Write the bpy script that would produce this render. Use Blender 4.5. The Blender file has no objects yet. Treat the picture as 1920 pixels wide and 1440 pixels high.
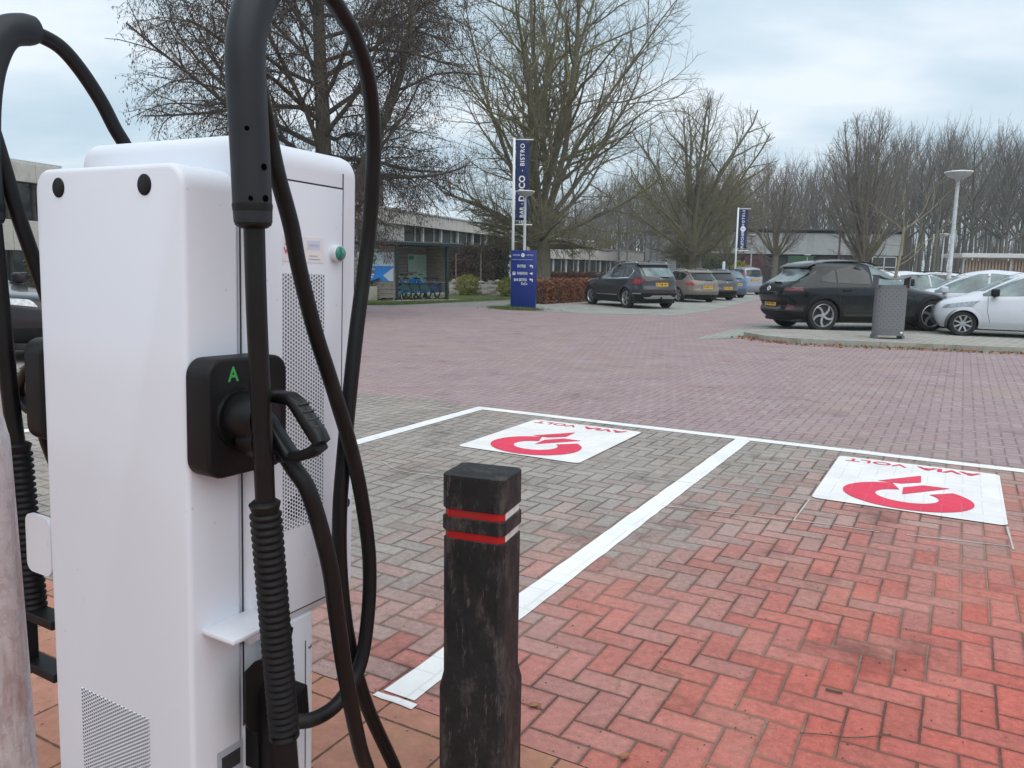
import bpy, bmesh, math, random
import numpy as np
from mathutils import Vector, Matrix

# ------------------------------------------------------------------ camera, sky, sun, exposure
SC = bpy.context.scene
COL = SC.collection
CAM_F, CAM_H, CAM_HC, CAM_ROLL = 1480.0, 1.40, 503.0, math.radians(0.8)
PITCH = math.atan((720 - CAM_HC) / CAM_F)
cam_data = bpy.data.cameras.new('camera')
cam = bpy.data.objects.new('camera', cam_data)
COL.objects.link(cam)
cam_data.sensor_width = 36.0
cam_data.lens = 36.0 * CAM_F / 1920.0
cam_data.clip_start = 0.05
cam_data.clip_end = 3000
CAM_R = Matrix.Rotation(math.pi / 2 - PITCH, 3, 'X') @ Matrix.Rotation(CAM_ROLL, 3, 'Z')
cam.matrix_world = Matrix.Translation((0, 0, CAM_H)) @ CAM_R.to_4x4()
SC.camera = cam

SUN_EL, SUN_AZ = math.radians(60), math.radians(165)      # azimuth clockwise from +Y
world = bpy.data.worlds.new('World')
SC.world = world
world.use_nodes = True
wn, wl = world.node_tree.nodes, world.node_tree.links
wn.clear()
w_out = wn.new('ShaderNodeOutputWorld'); w_bg = wn.new('ShaderNodeBackground')
sky = wn.new('ShaderNodeTexSky'); sky.sky_type = 'NISHITA'; sky.sun_disc = False
sky.sun_elevation = SUN_EL; sky.sun_rotation = SUN_AZ
w_bg.inputs['Strength'].default_value = 0.1
tcw = wn.new('ShaderNodeTexCoord')
sepw = wn.new('ShaderNodeSeparateXYZ'); wl.new(tcw.outputs['Generated'], sepw.inputs[0])
# cloud deck: project the view direction on a flat layer
addz = wn.new('ShaderNodeMath'); addz.operation = 'ADD'; addz.inputs[1].default_value = 0.22
wl.new(sepw.outputs['Z'], addz.inputs[0])
mxz = wn.new('ShaderNodeMath'); mxz.operation = 'MAXIMUM'; mxz.inputs[1].default_value = 0.08
wl.new(addz.outputs[0], mxz.inputs[0])
dvx = wn.new('ShaderNodeMath'); dvx.operation = 'DIVIDE'; wl.new(sepw.outputs['X'], dvx.inputs[0]); wl.new(mxz.outputs[0], dvx.inputs[1])
dvy = wn.new('ShaderNodeMath'); dvy.operation = 'DIVIDE'; wl.new(sepw.outputs['Y'], dvy.inputs[0]); wl.new(mxz.outputs[0], dvy.inputs[1])
cmbw = wn.new('ShaderNodeCombineXYZ'); wl.new(dvx.outputs[0], cmbw.inputs[0]); wl.new(dvy.outputs[0], cmbw.inputs[1])
mapw = wn.new('ShaderNodeMapping'); mapw.inputs['Scale'].default_value = (0.8, 1.25, 1); mapw.inputs['Location'].default_value = (3.1, 0.7, 0)
wl.new(cmbw.outputs[0], mapw.inputs[0])
nzw = wn.new('ShaderNodeTexNoise'); nzw.inputs['Scale'].default_value = 1.5; nzw.inputs['Detail'].default_value = 7; nzw.inputs['Roughness'].default_value = 0.5
wl.new(mapw.outputs[0], nzw.inputs['Vector'])
rampw = wn.new('ShaderNodeValToRGB')
rampw.color_ramp.elements[0].position = 0.36; rampw.color_ramp.elements[0].color = (4.7, 6.0, 7.0, 1)
rampw.color_ramp.elements[1].position = 0.64; rampw.color_ramp.elements[1].color = (7.5, 8.2, 8.8, 1)
el = rampw.color_ramp.elements.new(0.5); el.color = (5.7, 6.85, 7.7, 1)
wl.new(nzw.outputs['Fac'], rampw.inputs[0])
mixw = wn.new('ShaderNodeMixRGB'); mixw.inputs[0].default_value = 0.93
wl.new(sky.outputs[0], mixw.inputs[1]); wl.new(rampw.outputs[0], mixw.inputs[2])
wl.new(mixw.outputs[0], w_bg.inputs['Color']); wl.new(w_bg.outputs[0], w_out.inputs['Surface'])

sun_d = bpy.data.lights.new('sun', 'SUN'); sun_d.energy = 1.5; sun_d.angle = math.radians(75); sun_d.color = (1.0, 0.96, 0.9)
sun = bpy.data.objects.new('sun', sun_d); COL.objects.link(sun)
sdir = Vector((math.sin(SUN_AZ) * math.cos(SUN_EL), math.cos(SUN_AZ) * math.cos(SUN_EL), math.sin(SUN_EL)))
sun.rotation_euler = sdir.to_track_quat('Z', 'Y').to_euler()
vs = SC.view_settings
vs.view_transform = 'Standard'; vs.look = 'None'; vs.exposure = 0.35; vs.gamma = 1.0; vs.use_curve_mapping = False
try: SC.cycles.max_bounces = 8; SC.cycles.transparent_max_bounces = 8
except Exception: pass

# ------------------------------------------------------------------ measuring helpers (survey of the photo -> metres)
def _ray(px, py):
    return CAM_R @ Vector(((px - 960) / CAM_F, (720 - py) / CAM_F, -1.0))
def G(px, py, z=0.0):
    d = _ray(px, py); t = (z - CAM_H) / d.z
    return Vector((0, 0, CAM_H)) + d * t
def at(px, py, Y):
    d = _ray(px, py); return Vector((0, 0, CAM_H)) + d * (Y / d.y)
LOT_A = math.radians(29.5)                     # the bays run 29.5 degrees right of the view
LU = Vector((math.sin(LOT_A), math.cos(LOT_A), 0)); LV = Vector((math.cos(LOT_A), -math.sin(LOT_A), 0))
LO = Vector((-0.627, 1.5, 0))
def lot(v, u, z=0.0):
    return LO + LV * v + LU * u + Vector((0, 0, z))
def az_rot(az_deg):                            # rotation about Z so that local +X points to azimuth az
    return math.radians(90 - az_deg)

# ------------------------------------------------------------------ objects, names, labels
def tag(o, label=None, cat=None, group=None, kind=None):
    if label: o['label'] = label
    if cat: o['category'] = cat
    if group: o['group'] = group
    if kind: o['kind'] = kind
    return o
def thing(name, label, cat, loc=(0, 0, 0), rz=0.0, group=None):
    o = bpy.data.objects.new(name, None); COL.objects.link(o)
    o.empty_display_size = 0.2
    o.location = loc; o.rotation_euler = (0, 0, rz)
    return tag(o, label, cat, group)
def link(name, me, mats, parent=None, smooth=False):
    o = bpy.data.objects.new(name, me); COL.objects.link(o)
    for m in (mats if isinstance(mats, (list, tuple)) else [mats]): me.materials.append(m)
    if smooth: me.polygons.foreach_set('use_smooth', [True] * len(me.polygons))
    if parent: o.parent = parent
    return o
def copy_tree(o, parent=None):
    c = o.copy(); COL.objects.link(c); c.parent = parent
    for ch in list(o.children):
        copy_tree(ch, c)
    return c

class MB:
    """collects simple shapes and links them as ONE mesh object"""
    def __init__(s): s.v = []; s.f = []; s.m = []; s.M = None
    def add(s, vs_, fs, mi=0):
        b = len(s.v)
        if s.M is not None: vs_ = [tuple(s.M @ Vector(p)) for p in vs_]
        s.v += [tuple(p) for p in vs_]
        for f in fs: s.f.append(tuple(b + i for i in f)); s.m.append(mi)
        return s
    def box(s, c, d, mi=0, rz=0.0, rot=None):
        x, y, z = d[0] / 2, d[1] / 2, d[2] / 2
        pts = [Vector(p) for p in ((-x,-y,-z),(x,-y,-z),(x,y,-z),(-x,y,-z),(-x,-y,z),(x,-y,z),(x,y,z),(-x,y,z))]
        R = rot if rot is not None else Matrix.Rotation(rz, 3, 'Z')
        pts = [R @ p + Vector(c) for p in pts]
        return s.add(pts, [(3,2,1,0),(4,5,6,7),(0,1,5,4),(1,2,6,5),(2,3,7,6),(3,0,4,7)], mi)
    def rbox(s, lo, hi, r=0.01, seg=3, mi=0, rz=None, axis=None):
        """box lo..hi with bevelled edges; axis: only edges along that axis"""
        bm = bmesh.new(); bmesh.ops.create_cube(bm, size=1.0)
        lo = Vector(lo); hi = Vector(hi)
        for v in bm.verts:
            v.co = Vector([(lo[i] + hi[i]) / 2 + v.co[i] * (hi[i] - lo[i]) for i in range(3)])
        es = bm.edges[:]
        if axis is not None:
            es = [e for e in es if abs((e.verts[0].co - e.verts[1].co)[axis]) > 1e-6]
        bmesh.ops.bevel(bm, geom=es, offset=r, segments=seg, affect='EDGES', profile=0.5)
        return s.bm(bm, mi)
    def bm(s, bm, mi=0):
        bm.verts.index_update()
        s.add([v.co.copy() for v in bm.verts], [[v.index for v in f.verts] for f in bm.faces], mi); bm.free(); return s
    def cyl(s, p0, p1, r0, r1=None, n=16, mi=0, caps=True):
        r1 = r0 if r1 is None else r1
        return s.tube([p0, p1], [r0, r1], n, mi, caps)
    def tube(s, pts, rad, n=12, mi=0, caps=True):
        pts = [Vector(p) for p in pts]
        if not isinstance(rad, (list, tuple)): rad = [rad] * len(pts)
        vs_ = []; fs = []
        t0 = (pts[1] - pts[0]).normalized()
        up = Vector((0, 0, 1)) if abs(t0.z) < 0.9 else Vector((1, 0, 0))
        a = t0.cross(up).normalized()
        for i, p in enumerate(pts):
            t = (pts[min(i + 1, len(pts) - 1)] - pts[max(i - 1, 0)])
            t = t.normalized() if t.length > 1e-9 else t0
            a = (a - t * a.dot(t)).normalized(); b = t.cross(a)
            for k in range(n):
                an = 2 * math.pi * k / n
                vs_.append(p + (a * math.cos(an) + b * math.sin(an)) * rad[i])
        for i in range(len(pts) - 1):
            for k in range(n):
                k2 = (k + 1) % n
                fs.append((i*n + k, i*n + k2, (i+1)*n + k2, (i+1)*n + k))
        if caps:
            fs.append(tuple(range(n - 1, -1, -1))); fs.append(tuple((len(pts)-1)*n + k for k in range(n)))
        return s.add(vs_, fs, mi)
    def lathe(s, prof, c=(0,0,0), axis='Z', n=24, mi=0, caps=True):
        """prof: list of (r, h)"""
        vs_ = []; fs = []
        for r, h in prof:
            for k in range(n):
                a = 2 * math.pi * k / n
                p = {'Z': (r*math.cos(a), r*math.sin(a), h), 'Y': (r*math.cos(a), h, -r*math.sin(a)), 'X': (h, r*math.cos(a), r*math.sin(a))}[axis]
                vs_.append(Vector(p) + Vector(c))
        for i in range(len(prof) - 1):
            for k in range(n):
                k2 = (k + 1) % n
                fs.append((i*n + k, i*n + k2, (i+1)*n + k2, (i+1)*n + k))
        if caps and prof[0][0] > 1e-6: fs.append(tuple(range(n-1, -1, -1)))
        if caps and prof[-1][0] > 1e-6: fs.append(tuple((len(prof)-1)*n + k for k in range(n)))
        return s.add(vs_, fs, mi)
    def prism(s, poly, z0, z1, mi=0):
        n = len(poly)
        vs_ = [(p[0], p[1], z0) for p in poly] + [(p[0], p[1], z1) for p in poly]
        fs = [tuple(range(n-1, -1, -1)), tuple(range(n, 2*n))] + [(i, (i+1) % n, n + (i+1) % n, n + i) for i in range(n)]
        return s.add(vs_, fs, mi)
    def poly(s, pts, mi=0):
        return s.add(pts, [tuple(range(len(pts)))], mi)
    def grid(s, P, mi=0):
        """P: rows of points"""
        r, c = len(P), len(P[0])
        return s.add([p for row in P for p in row], [(i*c+j, i*c+j+1, (i+1)*c+j+1, (i+1)*c+j) for i in range(r-1) for j in range(c-1)], mi)
    def build(s, name, mats, parent=None, smooth=False, angle=None):
        me = bpy.data.meshes.new(name)
        me.from_pydata(s.v, [], s.f)
        me.polygons.foreach_set('material_index', s.m)
        me.update()
        o = link(name, me, mats, parent, smooth or angle is not None)
        if angle is not None: me.set_sharp_from_angle(angle=math.radians(angle))
        return o

def np_mesh(name, V, F, mats, parent=None, smooth=False, mi=None):
    """V (n,3) array, F (m,k) array of equal sized faces"""
    me = bpy.data.meshes.new(name)
    V = np.asarray(V, dtype=np.float32); F = np.asarray(F, dtype=np.int32)
    k = F.shape[1]
    me.vertices.add(len(V)); me.vertices.foreach_set('co', V.ravel())
    me.loops.add(F.size); me.loops.foreach_set('vertex_index', F.ravel())
    me.polygons.add(len(F)); me.polygons.foreach_set('loop_start', np.arange(0, F.size, k, dtype=np.int32))
    if mi is not None: me.polygons.foreach_set('material_index', np.asarray(mi, dtype=np.int32))
    me.update(calc_edges=True)
    return link(name, me, mats, parent, smooth)

def text_mesh(txt, size=0.1, extrude=0.0, align='CENTER', bold=0.0, spacing=1.0):
    cu = bpy.data.curves.new('lettering', 'FONT')
    cu.body = txt; cu.size = size; cu.extrude = extrude; cu.align_x = align; cu.align_y = 'CENTER'
    cu.offset = bold * size; cu.space_character = spacing; cu.resolution_u = 3
    ob = bpy.data.objects.new('lettering', cu); COL.objects.link(ob)
    dg = bpy.context.evaluated_depsgraph_get(); dg.update()
    me = bpy.data.meshes.new_from_object(ob.evaluated_get(dg))
    bpy.data.objects.remove(ob); bpy.data.curves.remove(cu)
    return me
def add_text(mb, txt, size, M, mi=0, extrude=0.0, align='CENTER', bold=0.0, spacing=1.0, sx=1.0):
    """flat lettering in the local XY plane of M, appended to a mesh builder"""
    me = text_mesh(txt, size, extrude, align, bold, spacing)
    vs_ = [M @ Vector((v.co.x * sx, v.co.y, v.co.z)) for v in me.vertices]
    mb.add(vs_, [tuple(p.vertices) for p in me.polygons], mi)
    bpy.data.meshes.remove(me)
def frame(o, x, y, z):
    """matrix with axes x, y, z at o"""
    x = Vector(x); y = Vector(y); z = Vector(z); o = Vector(o)
    return Matrix(((x.x, y.x, z.x, o.x), (x.y, y.y, z.y, o.y), (x.z, y.z, z.z, o.z), (0, 0, 0, 1)))

def pchip(knots):
    xs = [k[0] for k in knots]; ys = [k[1] for k in knots]; n = len(xs)
    h = [xs[i+1]-xs[i] for i in range(n-1)]; dl = [(ys[i+1]-ys[i])/h[i] for i in range(n-1)]
    m = [0.0]*n
    for i in range(1, n-1):
        if dl[i-1]*dl[i] > 0:
            w1 = 2*h[i]+h[i-1]; w2 = h[i]+2*h[i-1]; m[i] = (w1+w2)/(w1/dl[i-1]+w2/dl[i])
    m[0] = dl[0]; m[-1] = dl[-1]
    def f(x):
        if x <= xs[0]: return ys[0]
        if x >= xs[-1]: return ys[-1]
        i = 0
        while x > xs[i+1]: i += 1
        t = (x-xs[i])/h[i]
        return ys[i]*(1+2*t)*(1-t)**2 + h[i]*m[i]*t*(1-t)**2 + ys[i+1]*t*t*(3-2*t) + h[i]*m[i+1]*t*t*(t-1)
    return f
def lerp_k(knots):
    def f(x):
        if x <= knots[0][0]: return knots[0][1]
        for (a, b), (c, d) in zip(knots, knots[1:]):
            if x <= c: return b + (d-b)*(x-a)/(c-a)
        return knots[-1][1]
    return f
def spline(pts, n=8):
    """Catmull-Rom through 3-D points"""
    P = [Vector(p) for p in pts]; P = [P[0]*2-P[1]] + P + [P[-1]*2-P[-2]]; out = []
    for i in range(1, len(P)-2):
        for k in range(n):
            t = k/n
            out.append(0.5*((2*P[i]) + (P[i+1]-P[i-1])*t + (2*P[i-1]-5*P[i]+4*P[i+1]-P[i+2])*t*t + (3*P[i]-P[i-1]-3*P[i+1]+P[i+2])*t**3))
    out.append(P[-2]); return out
# ------------------------------------------------------------------ materials
class NT:
    """tiny node-tree writer"""
    def __init__(s, name):
        s.mat = bpy.data.materials.new(name); s.mat.use_nodes = True
        s.n = s.mat.node_tree.nodes; s.l = s.mat.node_tree.links
        s.b = s.n['Principled BSDF']
    def put(s, sock, v):
        if v is None: return
        if isinstance(v, bpy.types.NodeSocket): s.l.new(v, sock)
        else: sock.default_value = v
    def math(s, op, a, b=None, c=None, clamp=False):
        n = s.n.new('ShaderNodeMath'); n.operation = op; n.use_clamp = clamp
        s.put(n.inputs[0], a); s.put(n.inputs[1], b); s.put(n.inputs[2], c); return n.outputs[0]
    def sstep(s, x, lo, hi):
        n = s.n.new('ShaderNodeMapRange'); n.interpolation_type = 'SMOOTHSTEP'
        s.put(n.inputs['Value'], x); s.put(n.inputs['From Min'], lo); s.put(n.inputs['From Max'], hi); return n.outputs[0]
    def noise(s, vec=None, scale=5.0, detail=3.0, rough=0.55, out='Fac', dist=0.0):
        n = s.n.new('ShaderNodeTexNoise'); s.put(n.inputs['Vector'], vec)
        n.inputs['Scale'].default_value = scale; n.inputs['Detail'].default_value = detail; n.inputs['Roughness'].default_value = rough
        n.inputs['Distortion'].default_value = dist
        return n.outputs['Fac' if out == 'Fac' else 'Color']
    def ramp(s, f, stops):
        n = s.n.new('ShaderNodeValToRGB'); e = n.color_ramp.elements
        while len(e) < len(stops): e.new(0.5)
        for k, (p, c) in enumerate(stops):
            e[k].position = p; e[k].color = (c, c, c, 1) if isinstance(c, (int, float)) else (c[0], c[1], c[2], 1)
        s.put(n.inputs[0], f); return n.outputs[0]
    def mix(s, f, a, b, mode='MIX'):
        n = s.n.new('ShaderNodeMixRGB'); n.blend_type = mode
        s.put(n.inputs[0], f)
        for k, v in ((1, a), (2, b)):
            s.put(n.inputs[k], v if isinstance(v, bpy.types.NodeSocket) else (v[0], v[1], v[2], 1))
        return n.outputs[0]
    def coord(s, kind='Object'):
        if kind == 'World': return s.n.new('ShaderNodeNewGeometry').outputs['Position']
        return s.n.new('ShaderNodeTexCoord').outputs[kind]
    def mapping(s, vec, loc=(0,0,0), rot=(0,0,0), scale=(1,1,1)):
        n = s.n.new('ShaderNodeMapping'); s.put(n.inputs[0], vec)
        n.inputs['Location'].default_value = loc; n.inputs['Rotation'].default_value = rot; n.inputs['Scale'].default_value = scale
        return n.outputs[0]
    def sep(s, vec):
        n = s.n.new('ShaderNodeSeparateXYZ'); s.put(n.inputs[0], vec); return n.outputs
    def comb(s, x=0.0, y=0.0, z=0.0):
        n = s.n.new('ShaderNodeCombineXYZ'); s.put(n.inputs[0], x); s.put(n.inputs[1], y); s.put(n.inputs[2], z); return n.outputs[0]
    def white(s, vec):
        n = s.n.new('ShaderNodeTexWhiteNoise'); s.put(n.inputs['Vector'], vec); return n.outputs['Value']
    def bump(s, h, strength=0.3, dist=0.01):
        n = s.n.new('ShaderNodeBump'); n.inputs['Strength'].default_value = strength; n.inputs['Distance'].default_value = dist
        s.put(n.inputs['Height'], h); s.l.new(n.outputs[0], s.b.inputs['Normal'])
    def set(s, **k):
        names = dict(color='Base Color', rough='Roughness', metal='Metallic', spec='Specular IOR Level', coat='Coat Weight', trans='Transmission Weight', alpha='Alpha', emit='Emission Color', estr='Emission Strength', coatr='Coat Roughness')
        for a, v in k.items():
            sk = s.b.inputs[names[a]]
            if isinstance(v, (tuple, list)) and len(v) == 3: v = (v[0], v[1], v[2], 1)
            s.put(sk, v)
        return s

def simple(name, col, rough=0.5, metal=0.0, var=0.12, scale=6.0, bump=0.0, bscale=80.0, coat=0.0, spec=0.5):
    """plain surface with a little natural variation"""
    t = NT(name); co = t.coord()
    n = t.noise(co, scale, 4, 0.6)
    c = t.mix(t.ramp(n, [(0.3, 0.0), (0.7, 1.0)]), [x*(1-var) for x in col], [min(1, x*(1+var)) for x in col])
    t.set(color=c, rough=rough, metal=metal, coat=coat, spec=spec)
    if bump: t.bump(t.noise(co, bscale, 3, 0.6), bump, 0.004)
    return t.mat

def dirty(name, col, dirt, amount=0.5, rough=0.6, scale=3.0, stretch=(1,1,1), bump=0.15, bscale=60.0, spec=0.4):
    t = NT(name); co = t.coord(); m = t.mapping(co, scale=stretch)
    f = t.ramp(t.noise(m, scale, 6, 0.65), [(0.62 - amount*0.25, 0.0), (0.80, 1.0)])
    c = t.mix(f, t.mix(t.noise(co, scale*3, 4), [x*0.8 for x in col], [min(1, x*1.2) for x in col]), dirt)
    t.set(color=c, rough=t.ramp(f, [(0, rough), (1, min(1, rough+0.2))]), spec=spec)
    t.bump(t.noise(co, bscale, 4, 0.6), bump, 0.003)
    return t.mat

def herring(name, rot, W, cols, joint, jw=0.007, wear=(0.5, 0.5, 0.5), wear_f=0.35, stain=0.6, joint_f=0.9, bump=0.6, big=None, off=(0, 0), sand=(0.42, 0.28, 0.20), sand_f=0.8):
    """block paving laid in a 90 degree herringbone, two to one blocks W wide"""
    t = NT(name); pos = t.coord('World')
    base = t.mapping(pos, loc=(off[0], off[1], 0), rot=(0, 0, rot))
    wob = t.mix(0.006, base, t.noise(base, 6, 2, 0.5, 'Color'), 'ADD')
    sc = t.mapping(wob, scale=(1/W, 1/W, 1/W)); x, y, _ = t.sep(sc)
    i = t.math('FLOOR', x); j = t.math('FLOOR', y); fx = t.math('FRACT', x); fy = t.math('FRACT', y)
    k = t.math('FLOORED_MODULO', t.math('SUBTRACT', i, j), 4.0)
    hz = t.math('LESS_THAN', k, 1.5)
    s1 = t.math('MULTIPLY', hz, t.math('GREATER_THAN', k, 0.5))
    s2 = t.math('MULTIPLY', t.math('GREATER_THAN', k, 1.5), t.math('LESS_THAN', k, 2.5))
    def sel(a, b): return t.math('ADD', t.math('MULTIPLY', hz, a), t.math('MULTIPLY', t.math('SUBTRACT', 1.0, hz), b))
    al = sel(t.math('ADD', fx, s1), t.math('ADD', fy, s2)); ac = sel(fy, fx)
    d = t.math('MINIMUM', t.math('MINIMUM', ac, t.math('SUBTRACT', 1.0, ac)), t.math('MINIMUM', al, t.math('SUBTRACT', 2.0, al)))
    d = t.math('MULTIPLY', d, W)
    idv = t.comb(t.math('SUBTRACT', i, s1), t.math('SUBTRACT', j, s2), hz)
    h = t.white(idv)
    dj = t.math('ADD', d, t.math('MULTIPLY', t.math('SUBTRACT', t.noise(base, 60, 4, 0.7), 0.5), jw*1.9))
    dj = t.math('ADD', dj, t.math('MULTIPLY', t.math('SUBTRACT', t.noise(t.mapping(base, loc=(5, 1, 0)), 9, 3, 0.6), 0.5), jw*1.3))
    dj = t.math('SUBTRACT', dj, t.math('MULTIPLY', t.ramp(t.noise(t.mapping(base, loc=(1, 8, 0)), 22, 4, 0.6), [(0.66, 0.0), (0.78, 1.0)]), jw*2.2))   # chipped corners
    m = t.sstep(dj, jw*0.35, jw*1.25)                      # 1 on the block, 0 in the joint
    c = t.ramp(h, [(i_/(len(cols)-1), q) for i_, q in enumerate(cols)])
    c = t.mix(t.ramp(t.noise(base, 34, 5, 0.7), [(0.3, 0.0), (0.75, 1.0)]), t.mix(1.0, c, (0.72, 0.72, 0.72), 'MULTIPLY'), t.mix(1.0, c, (1.22, 1.22, 1.22), 'MULTIPLY'))
    c = t.mix(t.math('MULTIPLY', t.ramp(t.noise(base, 210, 3, 0.6), [(0.57, 0.0), (0.68, 1.0)]), 0.55), c, t.mix(1.0, c, (1.75, 1.75, 1.75), 'MULTIPLY'))
    c = t.mix(t.math('MULTIPLY', t.ramp(t.noise(t.mapping(base, loc=(3, 3, 0)), 150, 4, 0.65), [(0.30, 1.0), (0.42, 0.0)]), 0.6), c, t.mix(1.0, c, (0.45, 0.45, 0.45), 'MULTIPLY'))
    # worn paler faces, dark stains, and wide patches
    c = t.mix(t.math('MULTIPLY', t.ramp(t.noise(base, 1.3, 5, 0.6), [(0.45, 0.0), (0.75, 1.0)]), wear_f), c, wear)
    st = t.ramp(t.noise(t.mapping(base, loc=(7, 3, 0)), 1.7, 6, 0.65), [(0.56, 0.0), (0.70, 1.0)])
    c = t.mix(t.math('MULTIPLY', st, stain), c, t.mix(1.0, c, (0.42, 0.40, 0.40), 'MULTIPLY'))
    if big: c = big(t, pos, c, t.mapping(idv, scale=(W, W, 0)), t.white(t.mapping(idv, loc=(91, 37, 5))))
    edge = t.sstep(d, jw, jw*4)
    c = t.mix(edge, t.mix(1.0, c, (0.80, 0.79, 0.78), 'MULTIPLY'), c)
    jc = t.mix(t.ramp(t.noise(t.mapping(base, loc=(2, 9, 0)), 1.1, 4, 0.6), [(0.42, 0.0), (0.62, 1.0)]), [q*0.45 for q in joint], [min(1, q*1.9) for q in joint])
    c = t.mix(t.math('MULTIPLY', t.math('SUBTRACT', 1.0, m), joint_f), c, jc)
    sd = t.math('MULTIPLY', t.ramp(t.noise(t.mapping(base, loc=(4, 6, 0)), 0.75, 6, 0.65), [(0.54, 0.0), (0.72, 1.0)]), t.ramp(t.noise(base, 26, 6, 0.75), [(0.40, 0.0), (0.62, 1.0)]))
    c = t.mix(t.math('MULTIPLY', sd, sand_f), c, t.mix(0.6, c, sand))
    t.set(color=c, rough=t.ramp(t.noise(base, 20, 3), [(0.3, 0.72), (0.7, 0.9)]), spec=0.35)
    tilt = t.math('MULTIPLY', h, 0.45)
    hgt = t.math('ADD', t.math('ADD', m, tilt), t.math('MULTIPLY', t.noise(base, 110, 5, 0.75), 0.75))
    t.bump(hgt, bump, 0.006)
    return t.mat

def holes(name, col, hole, sx, sz, r, axes='xz'):
    """perforated sheet: round holes on a staggered grid (object space)"""
    t = NT(name); X = t.sep(t.coord()); a = X[{'x': 0, 'y': 1}[axes[0]]]; b = X[2]
    def lat(o):
        fa = t.math('SUBTRACT', t.math('FRACT', t.math('ADD', t.math('DIVIDE', a, sx), o)), 0.5)
        fb = t.math('SUBTRACT', t.math('FRACT', t.math('ADD', t.math('DIVIDE', b, sz), o)), 0.5)
        fa = t.math('MULTIPLY', fa, sx); fb = t.math('MULTIPLY', fb, sz)
        return t.math('SQRT', t.math('ADD', t.math('MULTIPLY', fa, fa), t.math('MULTIPLY', fb, fb)))
    d = t.math('MINIMUM', lat(0.0), lat(0.5))
    m = t.sstep(d, r*0.85, r*1.1)
    hc = t.mix(t.noise(t.coord(), 9, 2), [q*0.7 for q in hole], [q*1.3 for q in hole])
    t.set(color=t.mix(m, hc, col), rough=t.ramp(m, [(0, 0.9), (1, 0.45)]))
    t.bump(m, 0.5, 0.002)
    return t.mat

M = {}
def powder(name, col):
    t = NT(name); co = t.coord()
    f = t.ramp(t.noise(co, 2.2, 5, 0.6), [(0.5, 0.0), (0.8, 1.0)])
    c = t.mix(t.math('MULTIPLY', f, 0.10), col, (0.60, 0.58, 0.55))
    sp = t.ramp(t.noise(co, 55, 2, 0.4), [(0.74, 0.0), (0.78, 1.0)])
    c = t.mix(t.math('MULTIPLY', sp, 0.35), c, (0.35, 0.32, 0.30))
    t.set(color=c, rough=0.42, spec=0.45)
    t.bump(t.noise(co, 420, 2, 0.5), 0.06, 0.001)
    return t.mat
M['white'] = powder('white_powder_coat', (0.75, 0.78, 0.85))
M['white2'] = powder('white_powder_coat_shelf', (0.70, 0.71, 0.76))
M['blackp'] = simple('black_plastic', (0.006, 0.006, 0.007), 0.36, var=0.2, scale=12, bump=0.12, bscale=260, spec=0.32)
M['blackm'] = simple('black_matt_plastic', (0.008, 0.008, 0.009), 0.5, var=0.25, scale=9, bump=0.15, bscale=200, spec=0.25)
M['rubber'] = dirty('black_cable_rubber', (0.006, 0.006, 0.007), (0.035, 0.033, 0.03), 0.3, 0.42, 8, (1, 1, 0.3), 0.08, 120, spec=0.28)
M['sleeve'] = dirty('dark_grey_sleeve_plastic', (0.020, 0.023, 0.028), (0.04, 0.04, 0.045), 0.2, 0.45, 6, (1, 1, 0.4), 0.08, 200, spec=0.3)
M['seam'] = simple('dark_seam', (0.03, 0.03, 0.035), 0.7)
M['steel'] = simple('bare_steel', (0.55, 0.55, 0.56), 0.35, 1.0)
M['hole'] = simple('deep_hole', (0.0015, 0.0015, 0.0015), 0.9, spec=0.0)
M['green'] = simple('green_print', (0.05, 0.42, 0.10), 0.5)
M['redprint'] = simple('red_print', (0.75, 0.03, 0.05), 0.5)
M['greyprint'] = simple('grey_print', (0.42, 0.44, 0.50), 0.5)
M['stick'] = simple('white_sticker', (0.82, 0.80, 0.82), 0.35, var=0.03)
M['lens'] = simple('green_lens', (0.03, 0.22, 0.17), 0.12, var=0.3, scale=30, coat=0.6)
M['ventA'] = holes('perforated_panel', (0.75, 0.78, 0.85), (0.16, 0.17, 0.18), 0.0157, 0.0089, 0.0031, 'yz')
M['ventB'] = holes('perforated_panel_front', (0.75, 0.78, 0.85), (0.03, 0.03, 0.035), 0.0143, 0.0088, 0.0028, 'xz')
M['ventC'] = holes('perforated_loudspeaker', (0.75, 0.78, 0.85), (0.006, 0.006, 0.006), 0.0157, 0.0089, 0.0033, 'yz')
# galvanised steel with spangle and rust streaks
t = NT('galvanised_steel'); co = t.coord()
v = t.n.new('ShaderNodeTexVoronoi'); v.inputs['Scale'].default_value = 95; t.l.new(t.mix(0.05, co, t.noise(co, 30, 3, 0.6, 'Color'), 'ADD'), v.inputs['Vector'])
c = t.mix(t.sep(v.outputs['Color'])[0], (0.42, 0.40, 0.42), (0.56, 0.54, 0.57))
c = t.mix(t.ramp(t.noise(co, 6, 5, 0.65), [(0.35, 0.0), (0.7, 0.6)]), c, (0.68, 0.66, 0.68))
c = t.mix(t.math('MULTIPLY', t.ramp(t.noise(t.mapping(co, scale=(9, 9, 1.6)), 2.0, 6, 0.7), [(0.48, 0.0), (0.66, 1.0)]), 0.75), c, (0.26, 0.13, 0.11))
t.set(color=c, rough=t.ramp(t.noise(co, 12, 4), [(0.3, 0.4), (0.7, 0.65)]), metal=0.55); t.bump(t.noise(co, 40, 4), 0.12, 0.002)
M['galv'] = t.mat
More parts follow.
